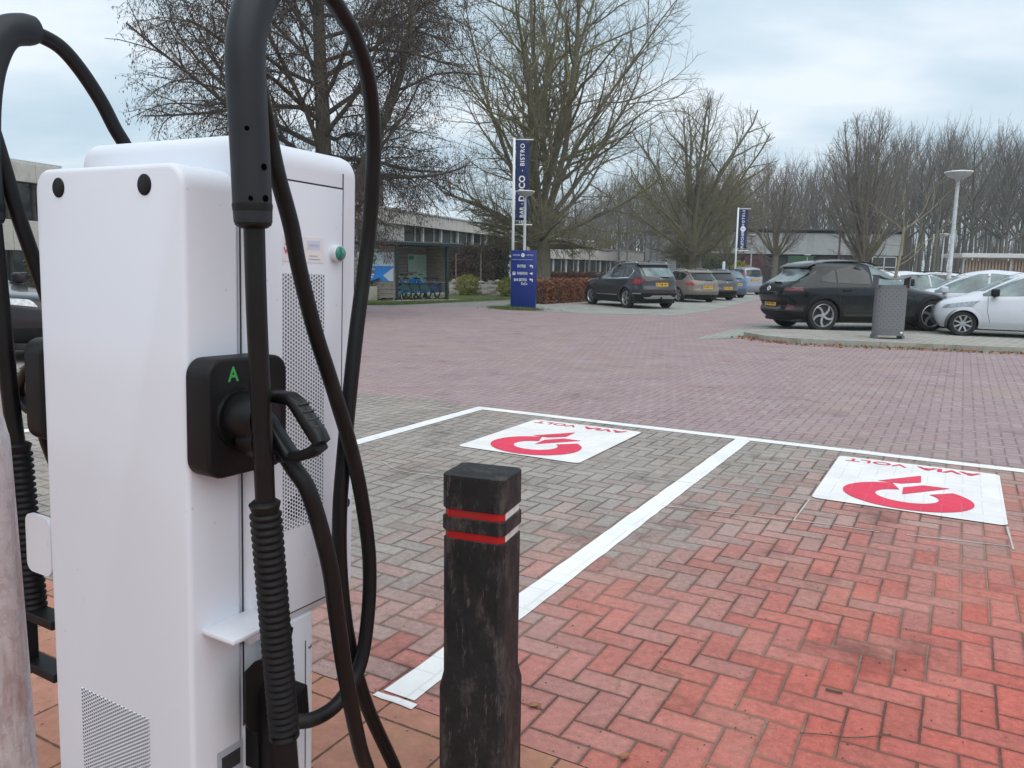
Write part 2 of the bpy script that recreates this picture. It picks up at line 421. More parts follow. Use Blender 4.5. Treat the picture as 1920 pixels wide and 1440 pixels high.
# bollard: black recycled plastic, scuffed
t = NT('scuffed_black_plastic'); co = t.coord()
sc1 = t.ramp(t.noise(t.mapping(co, rot=(0.3, 0.2, 0), scale=(3, 3, 1.0)), 6, 9, 0.78), [(0.52, 0.0), (0.66, 1.0)])
sc2 = t.ramp(t.noise(t.mapping(co, rot=(0.9, 0.5, 0.2), scale=(14, 14, 2.0)), 5, 6, 0.75), [(0.60, 0.0), (0.68, 1.0)])
c = t.mix(t.noise(co, 24, 5, 0.7), (0.005, 0.005, 0.006), (0.030, 0.028, 0.030))
c = t.mix(t.math('MULTIPLY', sc1, 0.65), c, (0.10, 0.085, 0.075)); c = t.mix(t.math('MULTIPLY', sc2, 0.55), c, (0.20, 0.165, 0.14))
t.set(color=c, rough=t.ramp(t.noise(co, 18, 5, 0.7), [(0.3, 0.40), (0.7, 0.72)]), spec=0.25); t.bump(t.noise(co, 60, 5, 0.7), 0.45, 0.003)
M['bollard'] = t.mat
M['redband'] = dirty('red_reflective_band', (0.42, 0.014, 0.016), (0.16, 0.04, 0.03), 0.45, 0.35, 9, (1, 1, 4), 0.05)
M['whiteband'] = dirty('white_reflective_band', (0.72, 0.70, 0.68), (0.32, 0.28, 0.25), 0.45, 0.35, 9, (1, 1, 4), 0.05)
# paving
def bay_flare_tint(t, pos, c, blk, h):
    # red light flare painted into block colour, rising to the right and near the apron
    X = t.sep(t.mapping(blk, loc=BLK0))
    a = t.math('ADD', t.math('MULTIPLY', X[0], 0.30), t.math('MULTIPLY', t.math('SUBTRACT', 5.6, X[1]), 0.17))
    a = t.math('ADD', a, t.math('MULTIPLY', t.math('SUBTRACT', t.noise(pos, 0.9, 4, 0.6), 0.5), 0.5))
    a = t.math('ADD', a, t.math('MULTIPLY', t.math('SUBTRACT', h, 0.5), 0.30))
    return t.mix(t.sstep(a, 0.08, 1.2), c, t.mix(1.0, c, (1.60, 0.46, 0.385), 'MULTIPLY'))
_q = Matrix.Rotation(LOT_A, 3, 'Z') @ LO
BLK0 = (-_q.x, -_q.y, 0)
M['bay'] = herring('bay_block_paving', LOT_A, 0.105, [(0.265, 0.238, 0.217), (0.33, 0.295, 0.268), (0.285, 0.247, 0.230), (0.35, 0.312, 0.286)], (0.15, 0.11, 0.08), 0.0045, (0.48, 0.44, 0.40), 0.4, 0.8, 0.8, 0.75, bay_flare_tint)
M['road'] = herring('red_brown_road_blocks', LOT_A, 0.10, [(0.315, 0.225, 0.232), (0.35, 0.255, 0.258), (0.33, 0.235, 0.247), (0.38, 0.285, 0.288)], (0.14, 0.105, 0.10), 0.0045, (0.40, 0.33, 0.33), 0.5, 0.5, 0.5, 0.3,
    lambda t, p, c, b, h: t.mix(t.math('MULTIPLY', t.ramp(t.noise(p, 0.5, 4, 0.6), [(0.5, 0.0), (0.75, 1.0)]), 0.35), c, (0.30, 0.25, 0.19)))
M['greypave'] = herring('pale_grey_block_paving', LOT_A + 0.2, 0.105, [(0.33, 0.34, 0.32), (0.40, 0.40, 0.38), (0.36, 0.37, 0.35)], (0.14, 0.15, 0.11), 0.008, (0.5, 0.5, 0.48), 0.4, 0.7, 0.8, 0.5,
    lambda t, p, c, b, h: t.mix(t.math('MULTIPLY', t.ramp(t.noise(p, 1.1, 5, 0.65), [(0.45, 0.0), (0.7, 1.0)]), 0.5), c, (0.19, 0.20, 0.14)))
def slab_mat(name, rot, S, c1, c2, joint):
    t = NT(name); base = t.mapping(t.coord('World'), rot=(0, 0, rot))
    x, y, _ = t.sep(t.mapping(base, scale=(1/S, 1/S, 1)))
    fx = t.math('FRACT', x); fy = t.math('FRACT', y)
    d = t.math('MINIMUM', t.math('MINIMUM', fx, t.math('SUBTRACT', 1.0, fx)), t.math('MINIMUM', fy, t.math('SUBTRACT', 1.0, fy)))
    d = t.math('ADD', t.math('MULTIPLY', d, S), t.math('MULTIPLY', t.math('SUBTRACT', t.noise(base, 30, 4), 0.5), 0.008))
    m = t.sstep(d, 0.001, 0.007)
    h = t.white(t.comb(t.math('FLOOR', x), t.math('FLOOR', y)))
    c = t.mix(h, c1, c2)
    c = t.mix(t.ramp(t.noise(base, 14, 6, 0.7), [(0.35, 0.0), (0.7, 0.7)]), c, t.mix(1.0, c, (0.62, 0.58, 0.55), 'MULTIPLY'))
    c = t.mix(t.math('MULTIPLY', t.ramp(t.noise(base, 2.3, 6, 0.7), [(0.47, 0.0), (0.62, 1.0)]), 0.75), c, (0.36, 0.20, 0.11))
    c = t.mix(m, joint, c)
    t.set(color=c, rough=0.88, spec=0.3); t.bump(t.math('ADD', m, t.math('MULTIPLY', t.noise(base, 60, 6, 0.7), 0.8)), 0.6, 0.006)
    return t.mat
M['apron'] = slab_mat('apron_concrete_tiles', LOT_A, 0.30, (0.45, 0.205, 0.145), (0.51, 0.25, 0.18), (0.11, 0.06, 0.04))  # tiles carry the red light flare in their base colour
M['slab'] = slab_mat('shelter_concrete', 0.4, 0.6, (0.46, 0.46, 0.42), (0.52, 0.51, 0.47), (0.2, 0.2, 0.17))
def paint_mat(name, col, under, wearf=0.5):
    t = NT(name); p = t.mapping(t.coord('World'), rot=(0, 0, LOT_A))
    x, y, _ = t.sep(t.mapping(t.mix(0.006, p, t.noise(p, 6, 2, 0.5, 'Color'), 'ADD'), scale=(1/0.105,)*3))
    fx = t.math('FRACT', x); fy = t.math('FRACT', y)
    i = t.math('FLOOR', x); j = t.math('FLOOR', y)
    k = t.math('FLOORED_MODULO', t.math('SUBTRACT', i, j), 4.0)
    hz = t.math('LESS_THAN', k, 1.5)
    def sel(a, b): return t.math('ADD', t.math('MULTIPLY', hz, a), t.math('MULTIPLY', t.math('SUBTRACT', 1.0, hz), b))
    s1 = t.math('MULTIPLY', hz, t.math('GREATER_THAN', k, 0.5)); s2 = t.math('MULTIPLY', t.math('GREATER_THAN', k, 1.5), t.math('LESS_THAN', k, 2.5))
    al = sel(t.math('ADD', fx, s1), t.math('ADD', fy, s2)); ac = sel(fy, fx)
    d = t.math('MINIMUM', t.math('MINIMUM', ac, t.math('SUBTRACT', 1.0, ac)), t.math('MINIMUM', al, t.math('SUBTRACT', 2.0, al)))
    m = t.sstep(d, 0.01, 0.06)
    c = t.mix(t.ramp(t.noise(p, 3, 5, 0.6), [(0.4, 0.0), (0.75, 1.0)]), col, [q*0.86 for q in col])
    w = t.ramp(t.noise(p, 70, 6, 0.75), [(0.64, 0.0), (0.72, 1.0)])
    w = t.math('MULTIPLY', w, t.ramp(t.noise(p, 2.0, 4), [(0.4, 0.15), (0.7, 1.0)]))
    c = t.mix(t.math('MULTIPLY', w, wearf), c, under)
    c = t.mix(t.math('MULTIPLY', t.math('SUBTRACT', 1.0, m), 0.16), c, under)
    t.set(color=c, rough=0.7, spec=0.35); t.bump(t.math('ADD', m, t.math('MULTIPLY', t.noise(p, 80, 4), 0.3)), 0.35, 0.005)
    return t.mat
M['line'] = paint_mat('white_road_paint', (0.83, 0.82, 0.81), (0.30, 0.26, 0.24), 0.35)
M['decalw'] = paint_mat('white_bay_sign_paint', (0.80, 0.78, 0.77), (0.40, 0.34, 0.31), 0.35)
M['decalr'] = paint_mat('red_bay_sign_paint', (0.72, 0.045, 0.10), (0.55, 0.30, 0.30), 0.3)
M['chalk'] = paint_mat('chalk_setting_out_line', (0.50, 0.48, 0.46), (0.28, 0.24, 0.22), 1.0)
t = NT('soil_and_turf'); p = t.coord('World')
c = t.mix(t.ramp(t.noise(p, 0.25, 6, 0.6), [(0.35, 0.0), (0.65, 1.0)]), (0.055, 0.075, 0.030), (0.085, 0.070, 0.045))
c = t.mix(t.noise(p, 9, 5, 0.7), t.mix(1.0, c, (0.7, 0.7, 0.7), 'MULTIPLY'), t.mix(1.0, c, (1.3, 1.3, 1.3), 'MULTIPLY'))
t.set(color=c, rough=0.95, spec=0.2); t.bump(t.noise(p, 14, 5), 0.5, 0.03); M['soil'] = t.mat
t = NT('lawn'); p = t.coord('World')
c = t.mix(t.ramp(t.noise(p, 1.4, 6, 0.65), [(0.35, 0.0), (0.65, 1.0)]), (0.075, 0.115, 0.030), (0.12, 0.13, 0.045))
t.set(color=c, rough=0.95, spec=0.2); t.bump(t.noise(p, 40, 5), 0.5, 0.03); M['lawn'] = t.mat
M['blade'] = simple('grass_blade', (0.10, 0.15, 0.04), 0.8, var=0.35, scale=3)
M['asphalt'] = simple('grey_path_asphalt', (0.22, 0.205, 0.20), 0.9, var=0.2, scale=2, bump=0.3, bscale=40)
M['kerb'] = dirty('concrete_kerb', (0.34, 0.33, 0.29), (0.14, 0.14, 0.09), 0.55, 0.85, 3, (1, 1, 1), 0.4, 30)
M['cobble'] = herring('island_grey_blocks', LOT_A - 0.6, 0.12, [(0.36, 0.35, 0.32), (0.43, 0.41, 0.38), (0.39, 0.37, 0.33)], (0.16, 0.14, 0.10), 0.010, (0.5, 0.48, 0.44), 0.3, 0.6, 0.85, 0.7)
# leaves
def leafmat(name, a, b, rough=0.6, scale=2.0):
    t = NT(name); p = t.coord('World')
    c = t.ramp(t.noise(p, scale*4, 5, 0.7), [(0.3, a), (0.7, b)])
    t.set(color=c, rough=rough, spec=0.25); return t.mat
M['leafbrown'] = leafmat('dry_beech_leaves', (0.12, 0.045, 0.025), (0.36, 0.17, 0.10), 0.65, 3)
M['leaffall'] = leafmat('fallen_leaves', (0.16, 0.055, 0.025), (0.42, 0.20, 0.11), 0.7, 4)
M['leafgreen'] = leafmat('evergreen_leaves', (0.025, 0.045, 0.016), (0.075, 0.10, 0.035), 0.5, 3)
M['leafyellow'] = leafmat('yellow_green_leaves', (0.17, 0.19, 0.03), (0.40, 0.38, 0.09), 0.6, 3)
M['ivy'] = leafmat('ivy_leaves', (0.095, 0.075, 0.064), (0.22, 0.175, 0.145), 0.6, 1.5)
M['ivygreen'] = leafmat('green_ivy_leaves', (0.035, 0.055, 0.025), (0.075, 0.10, 0.05), 0.55, 2)
M['ivyred'] = leafmat('reddish_creeper', (0.09, 0.03, 0.025), (0.18, 0.08, 0.06), 0.6, 2)
def bark(name, a, b, moss=None, mf=0.5):
    t = NT(name); p = t.coord('Object')
    c = t.mix(t.ramp(t.noise(t.mapping(p, scale=(9, 9, 1.5)), 2.0, 6, 0.7), [(0.35, 0.0), (0.65, 1.0)]), a, b)
    if moss:
        nz = t.sep(t.n.new('ShaderNodeNewGeometry').outputs['Normal'])[2]
        f = t.math('MULTIPLY', t.ramp(t.noise(p, 1.1, 5, 0.65), [(0.42, 0.0), (0.62, 1.0)]), mf)
        c = t.mix(f, c, moss)
    t.set(color=c, rough=0.9, spec=0.2); t.bump(t.noise(t.mapping(p, scale=(12, 12, 2)), 2.5, 5, 0.7), 0.6, 0.02)
    return t.mat
M['bark'] = bark('bark', (0.11, 0.095, 0.078), (0.23, 0.205, 0.17), (0.17, 0.17, 0.075), 0.6)
M['barkdark'] = bark('dark_bark', (0.070, 0.060, 0.050), (0.14, 0.122, 0.102), (0.115, 0.115, 0.06), 0.4)
M['twig'] = bark('mossy_twigs', (0.13, 0.112, 0.085), (0.22, 0.19, 0.145), (0.22, 0.215, 0.085), 0.7)
M['twigdark'] = bark('brown_twigs', (0.078, 0.066, 0.058), (0.15, 0.13, 0.112))
M['twigforest'] = bark('woodland_twigs', (0.145, 0.124, 0.112), (0.25, 0.22, 0.20))
M['barkforest'] = bark('woodland_bark', (0.13, 0.116, 0.104), (0.23, 0.208, 0.185), (0.14, 0.15, 0.10), 0.4)
M['twigpale'] = bark('pale_sapling_bark', (0.22, 0.19, 0.13), (0.36, 0.31, 0.22), (0.22, 0.21, 0.08), 0.5)
M['catkin'] = leafmat('brown_catkins', (0.060, 0.044, 0.037), (0.15, 0.11, 0.09), 0.7, 2)
# buildings and street furniture
M['concrete'] = dirty('pale_concrete_panel', (0.62, 0.585, 0.545), (0.34, 0.31, 0.27), 0.35, 0.85, 1.2, (1, 1, 0.4), 0.1, 20)
M['render'] = dirty('pale_wall_render', (0.58, 0.56, 0.54), (0.40, 0.37, 0.33), 0.3, 0.85, 1.0, (1, 1, 0.4), 0.1, 20)
M['roofmetal'] = simple('pale_roof_sheet', (0.62, 0.63, 0.63), 0.45, 0.2)
M['darkbrick'] = simple('dark_brown_cladding', (0.060, 0.052, 0.050), 0.8, var=0.25, scale=4, bump=0.2, bscale=20)
M['greyclad'] = dirty('grey_shed_cladding', (0.36, 0.37, 0.375), (0.24, 0.235, 0.225), 0.4, 0.7, 0.8, (1, 1, 0.3), 0.05, 8)
M['darkroof'] = simple('dark_roof_edge', (0.075, 0.075, 0.078), 0.7)
M['rust'] = simple('rusty_post', (0.11, 0.065, 0.05), 0.8)
def glass(name, col, rough=0.06):
    t = NT(name); co = t.coord()
    c = t.mix(t.ramp(t.noise(co, 1.6, 4, 0.6), [(0.35, 0.0), (0.7, 1.0)]), [q*0.5 for q in col], [min(1, q*1.5) for q in col])
    t.set(color=c, rough=rough, spec=0.6); t.bump(t.noise(co, 1.2, 2), 0.02, 0.05); return t.mat
M['glass'] = glass('dark_window_glass', (0.028, 0.030, 0.032))
M['carglass'] = glass('tinted_car_glass', (0.022, 0.026, 0.028), 0.03)
M['carglasslight'] = glass('clear_car_glass', (0.16, 0.21, 0.215), 0.03)
M['frame'] = simple('white_frame', (0.66, 0.65, 0.63), 0.5, var=0.05)
M['postgreen'] = simple('dark_green_steel', (0.016, 0.032, 0.034), 0.4, var=0.15)
M['roofgreen'] = simple('grey_green_roof_sheet', (0.11, 0.16, 0.16), 0.4, 0.2)
t = NT('weathered_boards'); co = t.coord()
c = t.mix(t.ramp(t.noise(t.mapping(co, scale=(1.2, 1.2, 14)), 2.4, 6, 0.7), [(0.3, 0.0), (0.7, 1.0)]), (0.20, 0.165, 0.14), (0.40, 0.36, 0.32))
t.set(color=c, rough=0.85, spec=0.2); t.bump(t.noise(t.mapping(co, scale=(2, 2, 30)), 3, 4), 0.3, 0.005); M['board'] = t.mat
M['woodpale'] = simple('pale_timber_slats', (0.34, 0.25, 0.19), 0.8, var=0.25, scale=5)
M['signblue'] = simple('blue_sign_face', (0.008, 0.030, 0.215), 0.4, var=0.05)
M['bannerblue'] = simple('navy_banner_cloth', (0.012, 0.030, 0.120), 0.7, var=0.12)
M['paintwhite'] = simple('white_painted_metal', (0.80, 0.81, 0.82), 0.4, var=0.05)
M['letter'] = simple('white_lettering', (0.82, 0.82, 0.82), 0.5, var=0.02)
M['lampgrey'] = simple('lamp_head_grey', (0.42, 0.42, 0.42), 0.45, 0.1)
M['lamppole'] = dirty('grey_white_lamp_pole', (0.52, 0.53, 0.54), (0.30, 0.30, 0.28), 0.35, 0.5, 3, (1, 1, 0.3), 0.05)
M['bin'] = holes('perforated_bin_sheet', (0.165, 0.167, 0.178), (0.010, 0.010, 0.011), 0.100, 0.100, 0.0080, 'xz')
M['binplain'] = simple('dark_grey_bin_metal', (0.165, 0.167, 0.178), 0.42, 0.3, var=0.12)
M['rock'] = dirty('garden_rock', (0.33, 0.30, 0.26), (0.17, 0.15, 0.12), 0.6, 0.9, 2.2, (1, 1, 1), 0.6, 8)
M['gravel'] = simple('grey_gravel_bank', (0.24, 0.225, 0.21), 0.95, var=0.4, scale=9, bump=0.6, bscale=12)
M['postconc'] = dirty('pale_concrete_block', (0.44, 0.42, 0.34), (0.28, 0.27, 0.20), 0.5, 0.85, 3)
# vehicles
def paint(name, col, metal=0.1, rough=0.2):
    t = NT(name); co = t.coord()
    f = t.noise(co, 600, 1, 0.5)
    c = t.mix(f, [q*0.85 for q in col], [min(1, q*1.15) for q in col])
    z = t.sep(co)[2]
    dirt = t.math('MULTIPLY', t.sstep(t.math('ADD', z, t.math('MULTIPLY', t.noise(co, 3, 4), 0.3)), 0.85, 0.35), 0.25)
    c = t.mix(dirt, c, (0.20, 0.17, 0.14))
    t.set(color=c, rough=rough, metal=metal, coat=0.35, coatr=0.03, spec=0.3); return t.mat
M['p_grey'] = paint('dark_grey_car_paint', (0.050, 0.052, 0.060))
M['p_black'] = paint('black_blue_car_paint', (0.005, 0.008, 0.011), 0.0)
M['p_taupe'] = paint('taupe_car_paint', (0.20, 0.175, 0.15))
M['p_slate'] = paint('slate_car_paint', (0.085, 0.09, 0.10))
M['p_blue'] = paint('blue_grey_car_paint', (0.075, 0.13, 0.23))
M['p_silver'] = paint('silver_car_paint', (0.33, 0.36, 0.43), 0.45)
M['p_white'] = paint('white_car_paint', (0.66, 0.68, 0.74), 0.0)
M['p_red'] = paint('red_car_paint', (0.28, 0.022, 0.020), 0.1)
M['p_dark'] = paint('dark_plum_car_paint', (0.018, 0.014, 0.018))
M['clad'] = simple('black_bumper_plastic', (0.012, 0.012, 0.013), 0.55, var=0.2, bump=0.05, spec=0.25)
M['tyre'] = dirty('tyre_rubber', (0.018, 0.018, 0.018), (0.06, 0.055, 0.05), 0.4, 0.75, 6)
M['rimdark'] = simple('dark_wheel_centre', (0.015, 0.015, 0.017), 0.5)
M['rim'] = simple('silver_wheel_rim', (0.50, 0.50, 0.52), 0.3, 0.8)
M['chrome'] = simple('bright_trim', (0.62, 0.63, 0.65), 0.22, 0.9)
M['taillight'] = simple('red_tail_lamp', (0.36, 0.012, 0.018), 0.15, var=0.3, scale=20, coat=0.8)
M['taildark'] = simple('smoked_tail_lamp', (0.07, 0.010, 0.014), 0.15, var=0.3, scale=20, coat=0.8)
M['headlight'] = simple('clear_head_lamp', (0.36, 0.38, 0.40), 0.1, 0.4, var=0.4, scale=25, coat=0.8)
M['plate'] = simple('yellow_number_plate', (0.80, 0.46, 0.03), 0.45, var=0.04)
M['platetext'] = simple('black_plate_text', (0.015, 0.012, 0.010), 0.5)
M['plateblue'] = simple('blue_plate_strip', (0.02, 0.06, 0.40), 0.5)
M['bikeblue'] = simple('bright_blue_bike_paint', (0.03, 0.30, 0.66), 0.35, var=0.1)
M['biketeal'] = simple('dark_teal_bike_panel', (0.015, 0.075, 0.085), 0.45, var=0.15)
M['bikenavy'] = simple('navy_bike_panel', (0.018, 0.030, 0.11), 0.45, var=0.15)
M['bikegreen'] = simple('light_green_bike_trim', (0.16, 0.42, 0.14), 0.5)
M['posterblue'] = simple('bright_blue_poster_print', (0.02, 0.27, 0.80), 0.4, var=0.04)
M['posterpale'] = simple('pale_poster_print', (0.62, 0.68, 0.82), 0.4, var=0.04)
M['yellowprint'] = simple('yellow_print', (0.75, 0.62, 0.10), 0.5)
M['purpleprint'] = simple('purple_print', (0.30, 0.05, 0.30), 0.5)
M['hubgreen'] = simple('hub_green_print', (0.02, 0.33, 0.12), 0.5)
t = NT('printed_map'); co = t.coord()
c = t.mix(t.ramp(t.noise(co, 5, 6, 0.7), [(0.4, 0.0), (0.6, 1.0)]), (0.44, 0.58, 0.55), (0.40, 0.55, 0.36))
v = t.n.new('ShaderNodeTexVoronoi'); v.feature = 'DISTANCE_TO_EDGE'; v.inputs['Scale'].default_value = 9; t.l.new(co, v.inputs['Vector'])
c = t.mix(t.sstep(v.outputs[0], 0.02, 0.05), (0.70, 0.70, 0.66), c); t.set(color=c, rough=0.4); M['map'] = t.mat
# ------------------------------------------------------------------ setting: ground, roads, bays, markings
rnd = random.Random(5)
def sheet(name, pts, z, mat, parent=None):
    mb = MB(); mb.poly([(p[0], p[1], z) for p in pts])
    o = mb.build(name, mat, parent)
    if o.data.polygons[0].normal.z < 0: o.data.flip_normals()
    return tag(o, kind='structure')
def gp(*ps): return [(G(*p).x, G(*p).y) for p in ps]
sheet('ground', [(-420, -420), (420, -420), (420, 420), (-420, 420)], -0.008, M['soil'])
sheet('road', [(-40, -8), (40, -8), (40, 70), (26, 70), (13.1, 41.8), (7.0, 28.1), (4.97, 24.75), (2.35, 25.3), (0.8, 26.5), (-0.2, 27.9), (-1.6, 29.6), (-5.4, 28.6), (-14, 26), (-40, 18)], 0.0, M['road'])
sheet('parking_area', [(0.8, 26.5), (2.35, 25.3), (4.97, 24.75), (7.0, 28.1), (13.1, 41.8), (26, 70), (12, 76), (0.9, 35), (0.4, 30)], 0.004, M['greypave'])
sheet('parking_strip', [(3.74, 16.3), (5.0, 16.7), (5.6, 15.2), (9.3, 14.0), (14, 12.6), (34, 8), (34, 60), (20, 46), (8.5, 23.5), (6.0, 20.4)], 0.004, M['greypave'])
def lotp(*ps): return [(lot(v, u).x, lot(v, u).y) for v, u in ps]
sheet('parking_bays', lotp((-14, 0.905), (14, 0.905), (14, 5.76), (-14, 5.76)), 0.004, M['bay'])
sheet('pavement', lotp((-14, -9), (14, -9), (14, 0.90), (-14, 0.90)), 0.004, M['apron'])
sheet('path', gp((640, 577), (800, 574), (957, 577), (957, 561), (862, 566), (800, 570)), 0.005, M['asphalt'])
sheet('lawn', gp((600, 572), (745, 570), (862, 566), (957, 561)) + [(1.2, 36), (1.0, 44), (-14, 44), (-14, 33)], 0.002, M['lawn'])
sheet('verge', gp((935, 577), (957, 581), (1004, 583), (1000, 573), (955, 570)), 0.006, M['lawn'])
# painted markings, 4 mm above the blocks, with the small waver of a hand-driven roller
def strip(name, a, b, w, z, mat, n=40, jit=0.003):
    a = Vector(a); b = Vector(b); d = (b - a).normalized(); s = Vector((-d.y, d.x, 0))
    rows = []
    for i in range(n + 1):
        p = a + (b - a) * (i / n)
        rows.append([p + s * (w/2 + rnd.uniform(-jit, jit)) + Vector((0, 0, z)), p - s * (w/2 + rnd.uniform(-jit, jit)) + Vector((0, 0, z))])
    o = MB().grid(rows).build(name, mat)
    if o.data.polygons[0].normal.z < 0: o.data.flip_normals()
    return tag(o, kind='structure')
strip('bay_marking', lot(-2.893, 5.645), lot(12, 5.645), 0.12, 0.008, M['line'], 120)
for v in (-5.40, -2.83, -0.215, 2.38):
    strip('bay_marking', lot(v, 0.93), lot(v, 5.583), 0.125, 0.008, M['line'], 50)
strip('bay_marking', lot(-0.29, 0.90), lot(-0.13, 0.90), 0.03, 0.0085, M['line'], 4)
def chalk(*px):
    pts = [G(*p) for p in px]
    mb = MB()
    for a, b in zip(pts, pts[1:]):
        n = max(2, int((b - a).length / 0.08)); d = (b - a).normalized(); s = Vector((-d.y, d.x, 0)); rows = []
        for i in range(n + 1):
            p = a + (b - a) * (i/n); w = 0.0045 + rnd.uniform(-0.0018, 0.0018)
            rows.append([p + s*w + Vector((0, 0, 0.0082)), p - s*w + Vector((0, 0, 0.0082))])
        mb.grid(rows)
    o = mb.build('setting_out_line', M['chalk'])
    for q in o.data.polygons:
        pass
    tag(o, kind='structure')
chalk((690, 862), (712, 865), (724, 872), (735, 879), (748, 884), (770, 888), (832, 896))
chalk((700, 821), (842, 841)); chalk((768, 863), (800, 853))
chalk((1200, 894), (1340, 914), (1515, 940)); chalk((1240, 950), (1400, 968), (1540, 984), (1650, 1000)); chalk((1700, 1005), (1895, 1027))
chalk((1518, 938), (1488, 978)); chalk((1888, 990), (1900, 1033)); chalk((1080, 868), (1230, 893)); chalk((1400, 817), (1700, 857))
# the two painted bay signs
def bay_sign(v0, u0):
    w, h = 1.05, 1.32
    def P(x, y, z): return lot(v0 + x, u0 + y, z)
    r = 0.045; pts = []
    for cx, cy, a0 in ((w-r, r, -90), (w-r, h-r, 0), (r, h-r, 90), (r, r, 180)):
        for k in range(6):
            a = math.radians(a0 + 18*k); pts.append((cx + r*math.cos(a), cy + r*math.sin(a)))
    o = MB().poly([P(x, y, 0.0105) for x, y in pts]).build('painted_bay_sign', M['decalw'])
    tag(o, kind='structure')
    mb = MB(); z = 0.0135
    cx, cy, ro, ri = 0.518, 0.345, 0.372, 0.180
    # broken ring: runs from the upper left round the near side to the upper right
    a0, a1 = 106, 407
    rows = []
    for k in range(61):
        a = math.radians(a0 + (a1 - a0) * k / 60)
        ey = 0.86
        rows.append([P(cx + ro*math.cos(a), cy + ro*ey*math.sin(a), z), P(cx + ri*math.cos(a), cy + ri*ey*math.sin(a), z)])
    mb.grid(rows)
    mb.poly([P(x, y, z) for x, y in ((0.325, 0.661), (0.467, 0.663), (0.582, 0.768), (0.573, 0.966))])
    mb.poly([P(x, y, z) for x, y in ((0.491, 0.380), (0.754, 0.696), (0.598, 0.692), (0.486, 0.564))])
    X = -LV; Y = -LU
    add_text(mb, 'AVIA', 0.125, frame(P(0.735, 1.215, z), X, Y, (0, 0, 1)), bold=0.035, sx=1.42)
    add_text(mb, 'VOLT', 0.125, frame(P(0.265, 1.215, z), X, Y, (0, 0, 1)), bold=0.012, sx=1.30)
    o = mb.build('painted_bay_sign_print', M['decalr'], o)
    tag(o, kind='structure')
bay_sign(-2.083, 4.09)
bay_sign(0.563, 4.09)
# island with a kerb, to the right
isl = [(4.99, 17.01), (5.2, 16.04), (5.63, 15.42), (6.99, 14.98), (8.02, 14.63), (9.26, 14.23), (12, 13.4), (16, 12.2)]
back = [(16, 15.0), (10.5, 16.35), (8.4, 17.75), (6.6, 18.3), (5.5, 18.1)]
tag(MB().prism(isl + back, -0.005, 0.095).build('island_paving', M['cobble']), kind='structure')
mb = MB()
def inset(p, q, d):
    t_ = Vector((q[0]-p[0], q[1]-p[1])).normalized(); return Vector((-t_.y, t_.x)) * d
for a, b in zip(isl, isl[1:]):
    n = max(1, int(math.dist(a, b) / 0.9))
    for k in range(n):
        p = Vector(a) + (Vector(b)-Vector(a))*(k/n + 0.004); q = Vector(a) + (Vector(b)-Vector(a))*((k+1)/n - 0.004)
        i_ = inset(p, q, 0.11); o_ = inset(p, q, -0.012)
        mb.prism([(p+o_)[:], (q+o_)[:], (q+i_)[:], (p+i_)[:]], -0.004, 0.112 + rnd.uniform(-0.004, 0.004))
tag(mb.build('kerb', M['kerb']), kind='structure')
# fallen leaves against the kerb (uncountable)
def leaf_bits(n, pts_fn, size, name, mat, parent=None, seed=1, tilt=1.0, aspect=0.6, flat=False):
    """n small folded leaf faces at pts_fn(rng)"""
    r = np.random.RandomState(seed)
    C = pts_fn(r, n)
    a = r.uniform(0, 2*np.pi, n)
    if flat: nz = np.stack([r.normal(0, .25, n), r.normal(0, .25, n), np.ones(n)], 1)
    else: nz = r.normal(0, 1, (n, 3)); nz[:, 2] *= tilt
    nz /= np.linalg.norm(nz, axis=1)[:, None]
    h = np.stack([np.cos(a), np.sin(a), np.zeros(n)], 1)
    u = np.cross(nz, h); u /= (np.linalg.norm(u, axis=1)[:, None] + 1e-9)
    v = np.cross(nz, u)
    s = (size * r.uniform(0.6, 1.3, n))[:, None]
    V = np.stack([C - u*s, C + v*s*aspect - nz*s*0.15, C + u*s, C - v*s*aspect - nz*s*0.15], 1).reshape(-1, 3)
    F = np.arange(4*n).reshape(-1, 4)
    return np_mesh(name, V, F, mat, parent)
def along(line, wid, zr):
    L = np.array(line); seg = np.linalg.norm(np.diff(L, axis=0), axis=1); cum = np.concatenate([[0], np.cumsum(seg)])
    def f(r, n):
        s = r.uniform(0, cum[-1], n); i = np.clip(np.searchsorted(cum, s) - 1, 0, len(seg)-1)
        t = (s - cum[i]) / seg[i]; p = L[i] + (L[i+1]-L[i]) * t[:, None]
        d = (L[i+1]-L[i]) / seg[i][:, None]; nrm = np.stack([d[:, 1], -d[:, 0]], 1)
        off = np.abs(r.normal(0, wid, n)) + 0.02
        p = p + nrm * off[:, None]
        return np.stack([p[:, 0], p[:, 1], r.uniform(0.006, zr, n)], 1)
    return f
o = leaf_bits(700, along(isl[:7], 0.17, 0.03), 0.032, 'fallen_leaves', M['leaffall'], seed=3)
tag(o, 'dry brown fallen leaves drifted along the foot of the island kerb', 'leaves', kind='stuff')
